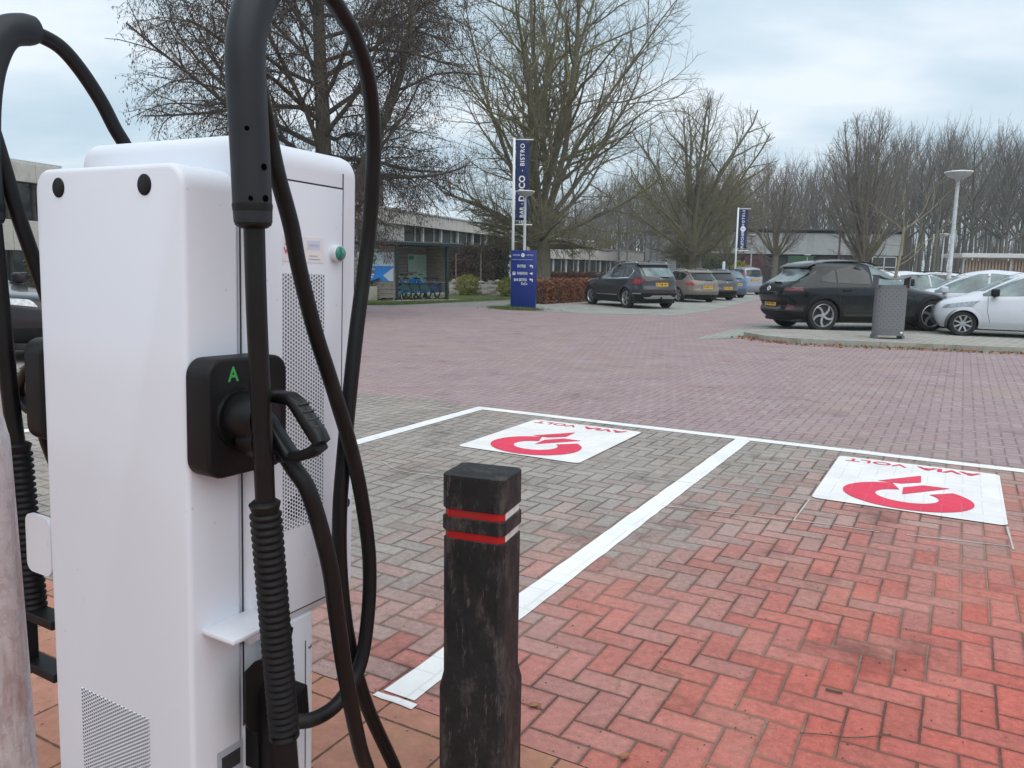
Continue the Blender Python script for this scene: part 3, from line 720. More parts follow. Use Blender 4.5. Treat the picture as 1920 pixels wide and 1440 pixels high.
# single leaves, stalks and twigs lying on the near paving
def fallen_leaf(px, py, s, a, label):
    p = G(px, py, 0.012); mb = MB()
    rows = []
    prof = [(-1, 0.05), (-0.6, 0.5), (-0.1, 0.62), (0.4, 0.42), (0.8, 0.15), (1, 0.02)]
    for x, w in prof:
        rows.append([(x*s, -w*s, 0.35*s*w + 0.05*s*x*x), (x*s, 0, 0.0), (x*s, w*s, 0.30*s*w + 0.1*s*x*x)])
    mb.grid(rows); mb.tube([(-s, 0, 0.001), (-1.35*s, 0.08*s, 0.004), (-1.8*s, 0.05*s, 0.003)], 0.0010, 5)
    o = mb.build('fallen_leaf', M['leaffall'], None, True); o.location = p; o.rotation_euler = (0.05, 0.05, a)
    tag(o, label, 'leaf', 'single leaves on the paving')
fallen_leaf(1003, 1322, 0.022, 0.3, 'curled brown leaf on the paving just right of the bollard')
fallen_leaf(1172, 1418, 0.022, 0.9, 'brown leaf with a long stalk on the paving at the bottom edge')
def twig(name, pts, r, label, mat):
    q = [G(*p, 0.012) for p in pts]
    o = MB().tube(spline(q, 4), r, 6).build(name, mat, None, True)
    tag(o, label, 'twig', 'twigs on the paving')
twig('fallen_twig', [(1548, 1292), (1562, 1295), (1580, 1299)], 0.004, 'short thick dark twig lying on the blocks of the right bay', M['barkdark'])
twig('fallen_twig', [(1500, 1374), (1545, 1377), (1600, 1383), (1670, 1377)], 0.0016, 'long thin dark twig lying on the blocks near the bottom edge', M['barkdark'])
twig('fallen_twig', [(1232, 1250), (1258, 1258), (1283, 1265)], 0.0016, 'pale straw lying on the blocks of the right bay', M['twigpale'])
twig('fallen_twig', [(1156, 1292), (1160, 1283), (1163, 1274)], 0.0016, 'short pale straw on the blocks right of the bollard', M['twigpale'])

# loose grit on the paving
def grit(n, seed, z, pts_fn, rmin, rmax, label, mat):
    r = np.random.RandomState(seed); C = pts_fn(r, n); s = (rmin + (rmax-rmin)*r.rand(n)**3)[:, None]
    O = np.array([[1, 0, 0], [0, 1, 0], [-1, 0, 0], [0, -1, 0], [0, 0, 0.8], [0, 0, -0.5]])
    V = (C[:, None, :] + (O[None] * r.uniform(0.6, 1.2, (n, 6, 1))) * s[:, :, None]).reshape(-1, 3); V[:, 2] = np.maximum(V[:, 2], z - 0.001)
    b = (np.arange(n)*6)[:, None]; F = np.concatenate([b + np.array([q]) for q in ([0, 1, 4], [1, 2, 4], [2, 3, 4], [3, 0, 4], [1, 0, 5], [2, 1, 5], [3, 2, 5], [0, 3, 5])])
    o = np_mesh('loose_grit', V, F, mat); tag(o, label, 'grit', kind='stuff')
def lot_pts(v0, v1, u0, u1, z):
    def f(r, n):
        v = r.uniform(v0, v1, n); u = u0 + (u1-u0)*r.rand(n)**1.4
        return np.array([lot(a, b, z)[:] for a, b in zip(v, u)])
    return f
grit(1500, 4, 0.006, lot_pts(-2.5, 2.0, 0.2, 1.1, 0.0065), 0.0012, 0.0052, 'loose sandy grit on the concrete tiles around the bollard', M['kerb'])
grit(1400, 5, 0.006, lot_pts(-0.6, 3.2, 0.9, 4.0, 0.0065), 0.0012, 0.0045, 'loose dark grit scattered over the blocks of the right bay', M['barkdark'])
# ------------------------------------------------------------------ the charger (lot frame: x = along the kerb, y = into the bays)
TLV, TLU = 0.016, 0.021                             # it leans about a degree
def charger_root():
    z = Vector((TLV, TLU, 1)).normalized(); x = Vector((1, 0, -TLV)).normalized(); y = z.cross(x); x = y.cross(z)
    R = Matrix((x, y, z)).transposed()
    return Matrix.Translation(LO + Vector((0, 0, 1.15))) @ (Matrix.Rotation(-LOT_A, 3, 'Z') @ R).to_4x4() @ Matrix.Translation((0, 0, -1.15))
CH = thing('charging_station', 'tall white two sided car charging station with black cable masts at its sides', 'charging station')
CH.matrix_world = charger_root()
def tl(v, u, z):
    """plumb lot coordinates -> leaning charger coordinates"""
    return Vector((v - TLV*(z-1.15), u - TLU*(z-1.15), z))
def shell(lo, hi, r_y, r_f, axis=1, seg=6, front=None):
    bm = bmesh.new(); bmesh.ops.create_cube(bm, size=1.0); lo = Vector(lo); hi = Vector(hi)
    for v in bm.verts: v.co = Vector([(lo[i]+hi[i])/2 + v.co[i]*(hi[i]-lo[i]) for i in range(3)])
    es = [e for e in bm.edges if abs((e.verts[0].co - e.verts[1].co)[axis]) > 1e-6 and (front is None or front(e))]
    bmesh.ops.bevel(bm, geom=es, offset=r_y, segments=seg, affect='EDGES', profile=0.5)
    es = [e for e in bm.edges if len(e.link_faces) == 2 and e.calc_face_angle() > 1.2]
    bmesh.ops.bevel(bm, geom=es, offset=r_f, segments=4, affect='EDGES', profile=0.5)
    return bm
top_only = lambda e: (e.verts[0].co.z + e.verts[1].co.z) / 2 > 1.0
b = MB(); b.bm(shell((-0.478, 0.0, 0.0), (0.0, 0.131, 1.588), 0.045, 0.011, front=top_only))
front_block = b.build('front_housing', M['white'], CH, angle=50)
mb = MB()
for v in (-0.390, -0.110): mb.lathe([(0.0205, 0.0005), (0.0205, -0.0012), (0.018, -0.0025), (0, -0.0025)], (v, 0, 1.548), 'Y', 28)
for k, v in enumerate((-0.390, -0.110)):
    o = MB().lathe([(0.0205, 0.001), (0.0205, -0.0012), (0.018, -0.003), (0.0001, -0.003)], (v, 0, 1.548), 'Y', 28).build('round_cap', M['blackm'], front_block, True)
o = MB().rbox((-0.377, -0.0012, 0.06), (-0.137, 0.002, 0.436), 0.0006, 1).build('front_vent', M['ventB'], front_block)
bm = shell((-0.532, 0.133, 0.571), (0.004, 0.495, 1.664), 0.05, 0.03)
body = MB().bm(bm).build('cabinet_body', M['white'], CH, angle=50)
# side door with its dark gaps
door = MB().rbox((0.0030, 0.165, 0.612), (0.0062, 0.432, 1.584), 0.0015, 2).build('side_door', M['white'], CH, angle=40)
g = MB()
for lo, hi in (((0.0035, 0.4325, 0.60), (0.0048, 0.4360, 1.62)), ((0.0035, 0.165, 1.5845), (0.0048, 0.4325, 1.5880)), ((0.0035, 0.165, 0.6085), (0.0048, 0.4325, 0.6115))):
    g.rbox(lo, hi, 0.0003, 1)
g.build('door_gap', M['seam'], CH)
MB().rbox((0.0005, 0.1305, 0.40), (0.0024, 0.1345, 1.50), 0.0004, 1).build('housing_gap', M['seam'], CH)
o = MB().rbox((0.006, 0.243, 0.812), (0.0074, 0.371, 1.388), 0.0005, 1).build('side_vent', M['ventA'], door)
o = MB().lathe([(0.030, 0.0), (0.030, 0.0012), (0.0001, 0.0012)], (0.0074, 0.283, 0.862), 'X', 32).build('loudspeaker_grille', M['ventC'], door)
# indicator lamp
ind = MB().lathe([(0.0195, 0.0), (0.0195, 0.014), (0.0175, 0.016), (0.0001, 0.016)], (0.006, 0.407, 1.437), 'X', 32).build('indicator_lamp', M['white2'], door, angle=40)
MB().lathe([(0.0165, 0.015), (0.0165, 0.018), (0.013, 0.021), (0.0001, 0.0225)], (0.006, 0.407, 1.437), 'X', 32).build('lamp_lens', M['lens'], ind, angle=60)
# sticker with its print
st = MB().rbox((0.0062, 0.242, 1.413), (0.0072, 0.368, 1.470), 0.0004, 1).build('name_sticker', M['stick'], door)
mb = MB()
FX = lambda u, z, v=0.0075: frame((v, u, z), (0, 1, 0), (0, 0, 1), (1, 0, 0))
add_text(mb, 'AVIA', 0.020, FX(0.271, 1.455), bold=0.03); add_text(mb, 'VOLT', 0.020, FX(0.271, 1.436), bold=0.03)
mb.build('sticker_print', M['redprint'], st)
mb = MB()
mb.box((0.0075, 0.336, 1.452), (0.0004, 0.040, 0.020)); mb.build('sticker_panel', M['posterpale'], st)
mb = MB()
add_text(mb, 'starten', 0.011, FX(0.336, 1.452, 0.0080)); 
for k in range(2): mb.box((0.0075, 0.335 + 0.004*k, 1.428 - 0.007*k), (0.0004, 0.036 - 0.010*(1-k), 0.0022))
mb.build('sticker_lettering', M['greyprint'], st)
MB().lathe([(0.012, -0.002), (0.012, 0.006), (0.0001, 0.008)], (0.004, 0.452, 0.830), 'X', 16).build('door_latch', M['blackm'], CH, True)
# pedestal under the cabinet
b = MB(); b.bm(shell((-0.474, 0.1325, 0.0), (-0.002, 0.352, 0.585), 0.012, 0.004, axis=2))
ped = b.build('pedestal', M['white'], CH, angle=50)
g = MB(); g.rbox((-0.0025, 0.322, 0.0), (-0.0008, 0.3245, 0.520), 0.0003, 1).build('pedestal_gap', M['seam'], ped)
MB().lathe([(0.006, 0.0), (0.006, 0.0015), (0.0001, 0.002)], (-0.002, 0.338, 0.500), 'X', 14).build('screw', M['steel'], ped, True)
MB().rbox((-0.50, -0.02, -0.05), (0.025, 0.40, 0.030), 0.006, 2).build('foundation', M['kerb'], CH, angle=40)
lab = MB().rbox((0.0, 0.060, 0.225), (0.0012, 0.128, 0.372), 0.0005, 1).build('rating_label', M['greyprint'], front_block)
MB().rbox((0.001, 0.072, 0.318), (0.0018, 0.122, 0.355), 0.0003, 1).build('label_field', M['seam'], lab)
def xz_poly(mb, pts, v0, v1, mi=0):
    """prism of an outline given in (u, z), between v0 and v1"""
    n = len(pts)
    mb.add([(v0, p[0], p[1]) for p in pts] + [(v1, p[0], p[1]) for p in pts],
           [tuple(range(n-1, -1, -1)), tuple(range(n, 2*n))] + [(i, (i+1) % n, n+(i+1) % n, n+i) for i in range(n)], mi)
def side_set(s, vb, letter):
    """what both flanks carry: plug socket, shelf, flexible cable mast"""
    X = lambda dv: vb + s*dv
    bx = lambda lo, hi: (tuple(min(a, c) for a, c in zip(lo, hi)), tuple(max(a, c) for a, c in zip(lo, hi)))
    lo, hi = bx((X(0.0), -0.004, 0.988), (X(0.066), 0.198, 1.222))
    sock = MB().bm(shell(lo, hi, 0.036, 0.007, axis=0)).build('plug_holder', M['blackm'], CH, angle=45)
    if letter:
        mb = MB(); add_text(mb, letter, 0.040, FX(0.056, 1.190, X(0.0664)), bold=0.02, sx=0.92); mb.build('holder_letter', M['green'], sock)
    # socket collar
    MB().cyl((X(0.060), 0.072, 1.104), (X(0.074), 0.072, 1.104), 0.062, 0.058, 28).build('socket_collar', M['blackp'], sock, angle=40)
    # shelf
    lo, hi = bx((X(-0.002), 0.026, 0.652), (X(0.094), 0.158, 0.663))
    sh = MB().rbox(lo, hi, 0.004, 2).build('shelf', M['white2'], CH, angle=40)
    if s > 0:
        lo, hi = bx((X(0.001), 0.132, 0.592), (X(0.022), 0.205, 0.651))
    else:
        lo, hi = bx((X(0.095), 0.0, 0.672), (X(-0.002), 0.010, 0.812))
    (MB().rbox(lo, hi, 0.004, 2) if s > 0 else MB().rbox(lo, hi, 0.022, 5, axis=1)).build('shelf_bracket', M['white2'], sh, angle=40)
    # mast: pole, ribbed spring, foot channel, sleeve
    if s > 0:
        pole = [(0.160, 0.036, 1.505), (0.158, 0.037, 1.30), (0.156, 0.043, 1.09), (0.154, 0.047, 0.925)]
        rib0, rib1 = (0.154, 0.046, 0.935), (0.146, 0.085, 0.440)
        sl = [(0.160, 0.034, 1.478), (0.160, 0.032, 1.60), (0.160, 0.029, 1.70), (0.160, 0.029, 1.77), (0.160, 0.041, 1.825), (0.160, 0.066, 1.877), (0.160, 0.100, 1.916), (0.160, 0.142, 1.937)]
        rp = 0.0190
    else:
        pole = [(0.130, -0.012, 1.505), (0.130, -0.008, 1.30), (0.130, -0.004, 1.10), (0.130, 0.004, 0.94)]
        rib0, rib1 = (0.130, 0.004, 0.95), (0.130, 0.012, 0.545)
        sl = [(0.130, -0.022, 1.480), (0.130, -0.020, 1.62), (0.130, -0.010, 1.74), (0.130, 0.012, 1.83), (0.130, 0.050, 1.893), (0.130, 0.115, 1.917)]
        rp = 0.0185
    Wp = lambda p: tl(X(p[0]), p[1], p[2])
    mast = MB().tube(spline([Wp(p) for p in pole], 6), rp, 20).build('mast_pole', M['blackp'], CH, True)
    pts = spline([Wp(p) for p in sl], 6); rr = [0.0345 if i > 0 else 0.0335 for i in range(len(pts))]
    rr[-1] = 0.029; rr[-2] = 0.0325
    sleeve = MB().tube(pts, rr, 28).build('mast_sleeve', M['sleeve'], CH, angle=50)
    c0 = Wp(sl[0]); d0 = (Wp(sl[0]) - Wp(sl[1])).normalized()
    MB().tube([c0 - d0*0.034, c0 - d0*0.030, c0 + d0*0.004, c0 + d0*0.010], [0.0350, 0.0356, 0.0318, 0.0240], 28).build('sleeve_collar', M['blackm'], sleeve, angle=40)
    a = Wp(rib0); c = Wp(rib1); n = 33 if s > 0 else 27
    P = [a - (c-a).normalized()*0.022, a - (c-a).normalized()*0.016]; R = [0.0225, 0.0300]
    for k in range(n):
        for q, rad in ((0.10, 0.0250), (0.35, 0.0305), (0.65, 0.0305), (0.90, 0.0250)):
            P.append(a + (c-a)*((k+q)/n)); R.append(rad)
    MB().tube(P, R, 24).build('ribbed_spring', M['blackm'], CH, angle=60)
    if s > 0:
        foot = MB(); d = (c-a).normalized()
        foot.tube([c - d*0.015, c + d*0.12, c + d*0.25], [0.0325, 0.032, 0.030], 4)
        foot.build('foot_channel', M['blackm'], CH)
        pl = MB(); xz_poly(pl, [(0.100, 0.550), (0.128, 0.562), (0.150, 0.560), (0.192, 0.600), (0.222, 0.612), (0.236, 0.598), (0.226, 0.560), (0.210, 0.480), (0.236, 0.474), (0.242, 0.455), (0.222, 0.330), (0.205, 0.235), (0.135, 0.235), (0.130, 0.400), (0.106, 0.420), (0.098, 0.440)], 0.040, 0.046)
        MB_ = pl.build('mount_plate', M['blackm'], CH)
        w = MB(); w.box((0.035, 0.165, 0.40), (0.075, 0.05, 0.20)); xz_poly(w, [(0.155, 0.415), (0.255, 0.460), (0.262, 0.385), (0.190, 0.330)], 0.028, 0.070)
        w.build('cable_outlet', M['blackm'], CH)
    else:
        arm = MB()
        for z in (0.555, 0.425): arm.rbox((X(0.165), -0.004, z - 0.011), (X(0.0), 0.045, z + 0.011), 0.002, 1)
        arm.rbox((X(0.160), -0.010, 0.40), (X(0.115), 0.030, 0.575), 0.002, 1)
        arm.build('mast_bracket', M['blackm'], CH)
    return sleeve
sleeve_a = side_set(1, 0.0, 'A')
side_set(-1, -0.478, None)
_ax = lot(0.160, 0.031); CHI = charger_root().inverted()
for px, py in ((456, 108), (463, 240), (470, 371), (495, 313), (498, 372)):
    d_ = _ray(px, py); a_ = d_.x**2 + d_.y**2; b_ = -(d_.x*_ax.x + d_.y*_ax.y); c_ = _ax.x**2 + _ax.y**2 - 0.0346**2
    t_h = (-b_ - math.sqrt(max(0, b_*b_ - a_*c_))) / a_; p = Vector((0, 0, CAM_H)) + d_*t_h
    n = Vector((p.x-_ax.x, p.y-_ax.y, 0)).normalized()
    MB().tube([CHI @ (p - n*0.006), CHI @ (p + n*0.0012)], 0.0042 if px < 480 else 0.0060, 10).build('screw_hole', M['hole'], sleeve_a)
# plugs with their cables: lifted out of the holder by hand, so things of their own
def plug(s, vb, label, paths):
    t_ = thing('charging_plug', label, 'charging plug', LO, -LOT_A, 'charging plugs of the charging station')
    X = lambda dv: vb + s*dv
    hd = MB()
    hd.tube([(X(0.066), 0.072, 1.104), (X(0.10), 0.074, 1.106), (X(0.128), 0.078, 1.106)], [0.049, 0.050, 0.046], 24)
    hd.tube([(X(0.085), 0.073, 1.062), (X(0.125), 0.076, 1.062)], [0.035, 0.036], 20)
    hd.build('plug_head', M['blackp'], t_, angle=45)
    u0 = 0.086
    def bar(pts, w, d):
        """flat bar following (v, z) points in the plane u = u0, w half width in plane, d half depth"""
        m = MB(); P = [Vector((p[0], 0, p[1])) for p in pts]; rows = []
        for i, p in enumerate(P):
            tg = (P[min(i+1, len(P)-1)] - P[max(i-1, 0)]).normalized(); nn = Vector((-tg.z, 0, tg.x)); ww = w[i] if isinstance(w, list) else w
            ring = []
            for k in range(12):
                an = 2*math.pi*k/12; cx = math.copysign(abs(math.cos(an))**0.55, math.cos(an)); cy = math.copysign(abs(math.sin(an))**0.55, math.sin(an))
                q = p + nn*ww*cx; ring.append((X(q.x), u0 + d*cy, q.z))
            ring.append(ring[0]); rows.append(ring)
        m.grid(rows); m.poly(rows[0][:-1]); m.poly(rows[-1][:-1]); return m
    bar([(0.105, 1.142), (0.150, 1.150), (0.190, 1.149), (0.205, 1.140), (0.255, 1.086), (0.266, 1.072)], [0.011, 0.012, 0.012, 0.013, 0.016, 0.012], 0.017).build('grip', M['blackp'], t_, angle=50)
    bar([(0.090, 1.116), (0.118, 1.103), (0.158, 1.060), (0.186, 1.034)], [0.017, 0.017, 0.016, 0.013], 0.018).build('plug_neck', M['blackp'], t_, angle=50)
    bar([(0.162, 1.034), (0.205, 1.038), (0.240, 1.051), (0.262, 1.066)], [0.013, 0.010, 0.011, 0.010], 0.017).build('grip_base', M['blackm'], t_, angle=50)
    for k in range(4):
        f = k/3; p = (0.212 + 0.036*f + 0.0088, 1.132 - 0.039*f + 0.0085)
        MB().box((X(p[0]), u0, p[1]), (0.007, 0.028, 0.003), rot=Matrix.Rotation(-s*0.75, 3, 'Y')).build('grip_rib', M['seam'], t_)
    for pts, r in paths:
        MB().tube(spline([(X(p[0]), p[1], p[2]) for p in pts], 8), r, 18).build('cable', M['rubber'], t_, True)
plug(1, 0.0, 'black charging plug in the holder marked A with its looping cable', [
    ([(0.158, 0.088, 1.048), (0.178, 0.098, 1.010), (0.205, 0.113, 0.956), (0.220, 0.145, 0.815), (0.220, 0.165, 0.694), (0.212, 0.198, 0.54), (0.190, 0.262, 0.344), (0.176, 0.305, 0.250), (0.165, 0.35, 0.15), (0.155, 0.40, 0.06), (0.14, 0.46, 0.022), (0.115, 0.51, 0.022), (0.09, 0.53, 0.045),
      (0.08, 0.530, 0.085), (0.08, 0.426, 0.306), (0.08, 0.370, 0.472), (0.08, 0.345, 0.590), (0.08, 0.333, 0.725), (0.08, 0.337, 0.852), (0.08, 0.354, 0.974), (0.08, 0.376, 1.108), (0.08, 0.403, 1.253), (0.08, 0.427, 1.362), (0.085, 0.442, 1.460), (0.10, 0.441, 1.579), (0.115, 0.429, 1.693), (0.135, 0.389, 1.796), (0.150, 0.330, 1.867), (0.155, 0.293, 1.894), (0.160, 0.249, 1.920), (0.160, 0.195, 1.940), (0.160, 0.135, 1.935)], 0.0172),
    ([(0.155, 0.048, 1.76), (0.135, 0.088, 1.69), (0.120, 0.117, 1.636), (0.120, 0.135, 1.569), (0.120, 0.166, 1.480), (0.120, 0.185, 1.397), (0.120, 0.226, 1.266), (0.120, 0.279, 1.136), (0.120, 0.336, 0.983), (0.120, 0.370, 0.850), (0.120, 0.390, 0.715), (0.120, 0.383, 0.585), (0.118, 0.352, 0.464), (0.110, 0.286, 0.403), (0.095, 0.215, 0.393), (0.06, 0.165, 0.405)], 0.0165)])
plug(-1, -0.478, 'black charging plug on the far side of the white housing with an arched cable', [
    ([(0.158, 0.088, 1.048), (0.178, 0.098, 1.010), (0.20, 0.113, 0.956), (0.20, 0.16, 0.80), (0.19, 0.22, 0.6), (0.17, 0.30, 0.3), (0.15, 0.42, 0.06), (0.13, 0.5, 0.03), (0.11, 0.45, 0.06), (0.10, 0.40, 0.4), (0.10, 0.39, 0.9), (0.115, 0.385, 1.3), (0.127, 0.360, 1.58), (0.127, 0.330, 1.68), (0.127, 0.296, 1.735), (0.127, 0.262, 1.795), (0.127, 0.213, 1.859), (0.127, 0.166, 1.900), (0.128, 0.110, 1.917)], 0.0172),
    ([(0.128, -0.012, 1.74), (0.127, 0.006, 1.67), (0.127, 0.022, 1.60), (0.125, 0.036, 1.53), (0.120, 0.060, 1.43), (0.11, 0.12, 1.2), (0.10, 0.20, 0.9), (0.09, 0.25, 0.6), (0.05, 0.2, 0.4)], 0.0165)])
# foreground: galvanised guard hoop
hp = [(-0.815, 1.18, -0.05), (-0.815, 1.18, 0.6), (-0.817, 1.18, 1.06), (-0.822, 1.182, 1.135), (-0.845, 1.19, 1.185), (-0.885, 1.205, 1.208), (-0.96, 1.235, 1.215), (-1.40, 1.41, 1.215), (-1.46, 1.434, 1.20), (-1.50, 1.45, 1.16), (-1.515, 1.456, 1.08), (-1.515, 1.456, 0.5), (-1.515, 1.456, -0.05)]
o = MB().tube(spline(hp, 6), 0.044, 28).build('guard_hoop', M['galv'], None, True)
tag(o, 'mottled galvanised steel guard hoop with rust streaks at the left edge', 'guard hoop')
# bollard
BO = thing('bollard', 'scuffed black square bollard with red and white bands in front of the bay line', 'bollard', (-0.069, 1.905, 0), math.radians(-20))
def oct_(w, d, c): return [(-w+c, -d), (w-c, -d), (w, -d+c), (w, d-c), (w-c, d), (-w+c, d), (-w, d-c), (-w, -d+c)]
def stack(levels, name, mat, parent):
    m = MB(); P = []
    for w, d, c, z in levels: P.append([(x, y, z) for x, y in oct_(w, d, c)])
    n = 8; vs_ = [p for r in P for p in r]; fs = [(i*n+k, i*n+(k+1) % n, (i+1)*n+(k+1) % n, (i+1)*n+k) for i in range(len(P)-1) for k in range(n)]
    fs += [tuple(range(7, -1, -1)), tuple((len(P)-1)*n+k for k in range(n))]
    m.add(vs_, fs); bm = bmesh.new()
    me = bpy.data.meshes.new('x'); me.from_pydata(m.v, [], m.f); bm.from_mesh(me); bpy.data.meshes.remove(me)
    es = [e for e in bm.edges if len(e.link_faces) == 2 and e.calc_face_angle() > 0.3]
    bmesh.ops.bevel(bm, geom=es, offset=0.0016, segments=1, affect='EDGES', profile=0.5)
    return MB().bm(bm).build(name, mat, parent, angle=20)
W_, D_, C_ = 0.0815, 0.067, 0.013
stack([(W_+0.008, D_+0.008, C_, -0.1), (W_+0.008, D_+0.008, C_, 0.345), (W_, D_, C_, 0.385), (W_, D_, C_, 0.742)], 'post', M['bollard'], BO)
stack([(W_+0.002, D_+0.002, C_, 0.762), (W_+0.002, D_+0.002, C_, 0.797)], 'middle_band', M['bollard'], BO)
stack([(W_+0.001, D_+0.001, C_, 0.817), (W_+0.001, D_+0.001, C_, 0.902)], 'cap', M['bollard'], BO)
for z0, z1 in ((0.740, 0.764), (0.795, 0.819)):
    m = MB(); pw, pd = W_-0.0035, D_-0.0035; ring = oct_(pw, pd, C_)
    split_y = pd*0.30
    def seg(a, b_, mi):
        m.add([(a[0], a[1], z0), (b_[0], b_[1], z0), (b_[0], b_[1], z1), (a[0], a[1], z1)], [(0, 1, 2, 3)], mi)
    pts = ring + [ring[0]]
    for k in range(8):
        a, b_ = pts[k], pts[k+1]
        if k == 2: mid = (pw, -pd + C_ + 0.006); seg(a, mid, 0); seg(mid, b_, 1)
        elif k in (3, 4): seg(a, b_, 1)
        else: seg(a, b_, 0)
    m.build('reflective_band', [M['redband'], M['whiteband']], BO)
# loose earth cable on the ground left of the charger
o = MB().tube(spline([(-1.30, 1.62, 0.02), (-1.12, 1.60, 0.022), (-0.99, 1.585, 0.022), (-0.86, 1.60, 0.02)], 6), 0.012, 10).build('ground_cable', M['rubber'], None, True)
tag(o, 'short black cable lying on the ground between hoop and white charging station', 'cable')
# ------------------------------------------------------------------ vehicles: bodies lofted from plan outlines stacked in height
def car(name, label, cat, loc, heading, S, group='parked cars'):
    """heading: azimuth of the nose. S: measurements in metres (x runs from the tail 0 to the nose L)"""
    root = thing(name, label, cat, loc, az_rot(heading), group)
    L, W, H = S['L'], S['W']/2, S['H']
    ox = S['ra'] + S['wb']/2
    xr, xf = pchip(S['rear']), pchip(S['front'])
    wz = pchip([(z, w*W) for z, w in S['width']])
    zb = S.get('zb', 0.20); n_r, n_f = S.get('nr', 4.5), S.get('nf', 3.2)
    def ends(z): return xr(z), xf(z)
    def pt(z, th):
        r, f = ends(z); c = (r+f)/2; a = (f-r)/2; w = wz(z); cs, sn = math.cos(th), math.sin(th)
        n = n_f if cs > 0 else n_r
        x = c + a*math.copysign(abs(cs)**(2/n), cs); y = w*math.copysign(abs(sn)**(2/n), sn)
        return Vector((x-ox, y, z))
    def side_y(x, z):
        r, f = ends(z); c = (r+f)/2; a = (f-r)/2; q = min(0.999, abs(x-c)/a); n = n_f if x > c else n_r
        return wz(z)*(1-q**n)**(1/n)
    def end_x(y, z, front):
        r, f = ends(z); c = (r+f)/2; a = (f-r)/2; q = min(0.999, abs(y)/wz(z)); n = n_f if front else n_r
        return c + (a if front else -a)*(1-q**n)**(1/n)
    # ---- body
    zs = sorted(set([round(zb + (H-zb)*i/44, 4) for i in range(45)] + [k[0] for k in S['rear'] if k[0] >= zb] + [H-0.004, H-0.012, H-0.025]))
    def quad(n):                                       # angles from the middle of the end (0) to the middle of the side
        a = [math.asin(min(1, (p/11)**(n/2))) for p in range(10)]
        b = [math.acos(min(1, (p/48)**(n/2))) for p in range(46, -1, -1)]
        m = sorted(set(round(x, 5) for x in a + b)); return [x for i, x in enumerate(m) if i == 0 or x - m[i-1] > 1e-4]
    qf, qr = quad(n_f), quad(n_r)
    th = qf[:-1] + [math.pi - x for x in qr[::-1]][:-1] + [math.pi + x for x in qr][:-1] + [2*math.pi - x for x in qf[::-1]][:-1]
    rows = [[pt(z, a) for a in th] for z in zs]
    nT = len(th); Rt = S['tyre']; axles = (S['ra'] - ox, S['ra'] + S['wb'] - ox); Rw = Rt + 0.055
    vs_ = [p for r in rows for p in r]; fs = []
    for i in range(len(zs)-1):
        for k in range(nT):
            f = (i*nT+k, i*nT+(k+1) % nT, (i+1)*nT+(k+1) % nT, (i+1)*nT+k)
            c = (vs_[f[0]]+vs_[f[1]]+vs_[f[2]]+vs_[f[3]])/4
            if abs(c.y) > 0.55*W and any((c.x-ax)**2 + (c.z-Rt)**2 < Rw**2 for ax in axles): continue
            fs.append(f)
    fs.append(tuple((len(zs)-1)*nT+k for k in range(nT))); fs.append(tuple(range(nT-1, -1, -1)))
    body = MB().add(vs_, fs).build('body', S['paint'], root, angle=38)
    # ---- panels that follow the skin
    def side_panel(nm, mat, x0, x1, lo, hi, off=0.004, parent=body, nx=16, nz=5, both=True, m=None):
        lo = lo if callable(lo) else (lambda x, v=lo: v); hi = hi if callable(hi) else (lambda x, v=hi: v)
        for s in ((1, -1) if both is True else (both,)):
            g = []
            for i in range(nx+1):
                x = x0 + (x1-x0)*i/nx; a, b = lo(x), hi(x); g.append([Vector((x-ox, s*(side_y(x, a+(b-a)*j/nz)+off), a+(b-a)*j/nz)) for j in range(nz+1)])
            if m is not None: m.grid(g)
            else: MB().grid(g).build(nm, mat, parent, True)
    def end_panel(nm, mat, y0, y1, lo, hi, front=False, off=0.004, parent=body, ny=14, nz=6, m=None):
        lo = lo if callable(lo) else (lambda y, v=lo: v); hi = hi if callable(hi) else (lambda y, v=hi: v)
        g = []
        for i in range(ny+1):
            y = y0 + (y1-y0)*i/ny; a, b = lo(y), hi(y)
            g.append([Vector((end_x(y, a+(b-a)*j/nz, front)-ox+(off if front else -off), y, a+(b-a)*j/nz)) for j in range(nz+1)])
        if m is not None: m.grid(g); return
        return MB().grid(g).build(nm, mat, parent, True)
    def wrap_panel(nm, mat, t0, t1, zlo, zhi, off=0.006, parent=body, front=False, nt=14, nz=4, both=True):
        """around a corner: t 0 = middle of the end, 1 = middle of the side"""
        zlo = zlo if callable(zlo) else (lambda t_, v=zlo: v); zhi = zhi if callable(zhi) else (lambda t_, v=zhi: v)
        for s in ((1, -1) if both is True else (both,)):
            g = []
            for i in range(nt+1):
                t_ = t0 + (t1-t0)*i/nt; a = t_*math.pi/2; a = a if front else math.pi - a; row = []
                for j in range(nz+1):
                    z = zlo(t_) + (zhi(t_)-zlo(t_))*j/nz; p = pt(z, a*s); d = Vector((math.cos(a), s*math.sin(a), 0)); row.append(p + d*off)
                g.append(row)
            MB().grid(g).build(nm, mat, parent, True)
    P = dict(side=side_panel, end=end_panel, wrap=wrap_panel, root=root, body=body, ox=ox, side_y=side_y, end_x=end_x, L=L, W=W, H=H)
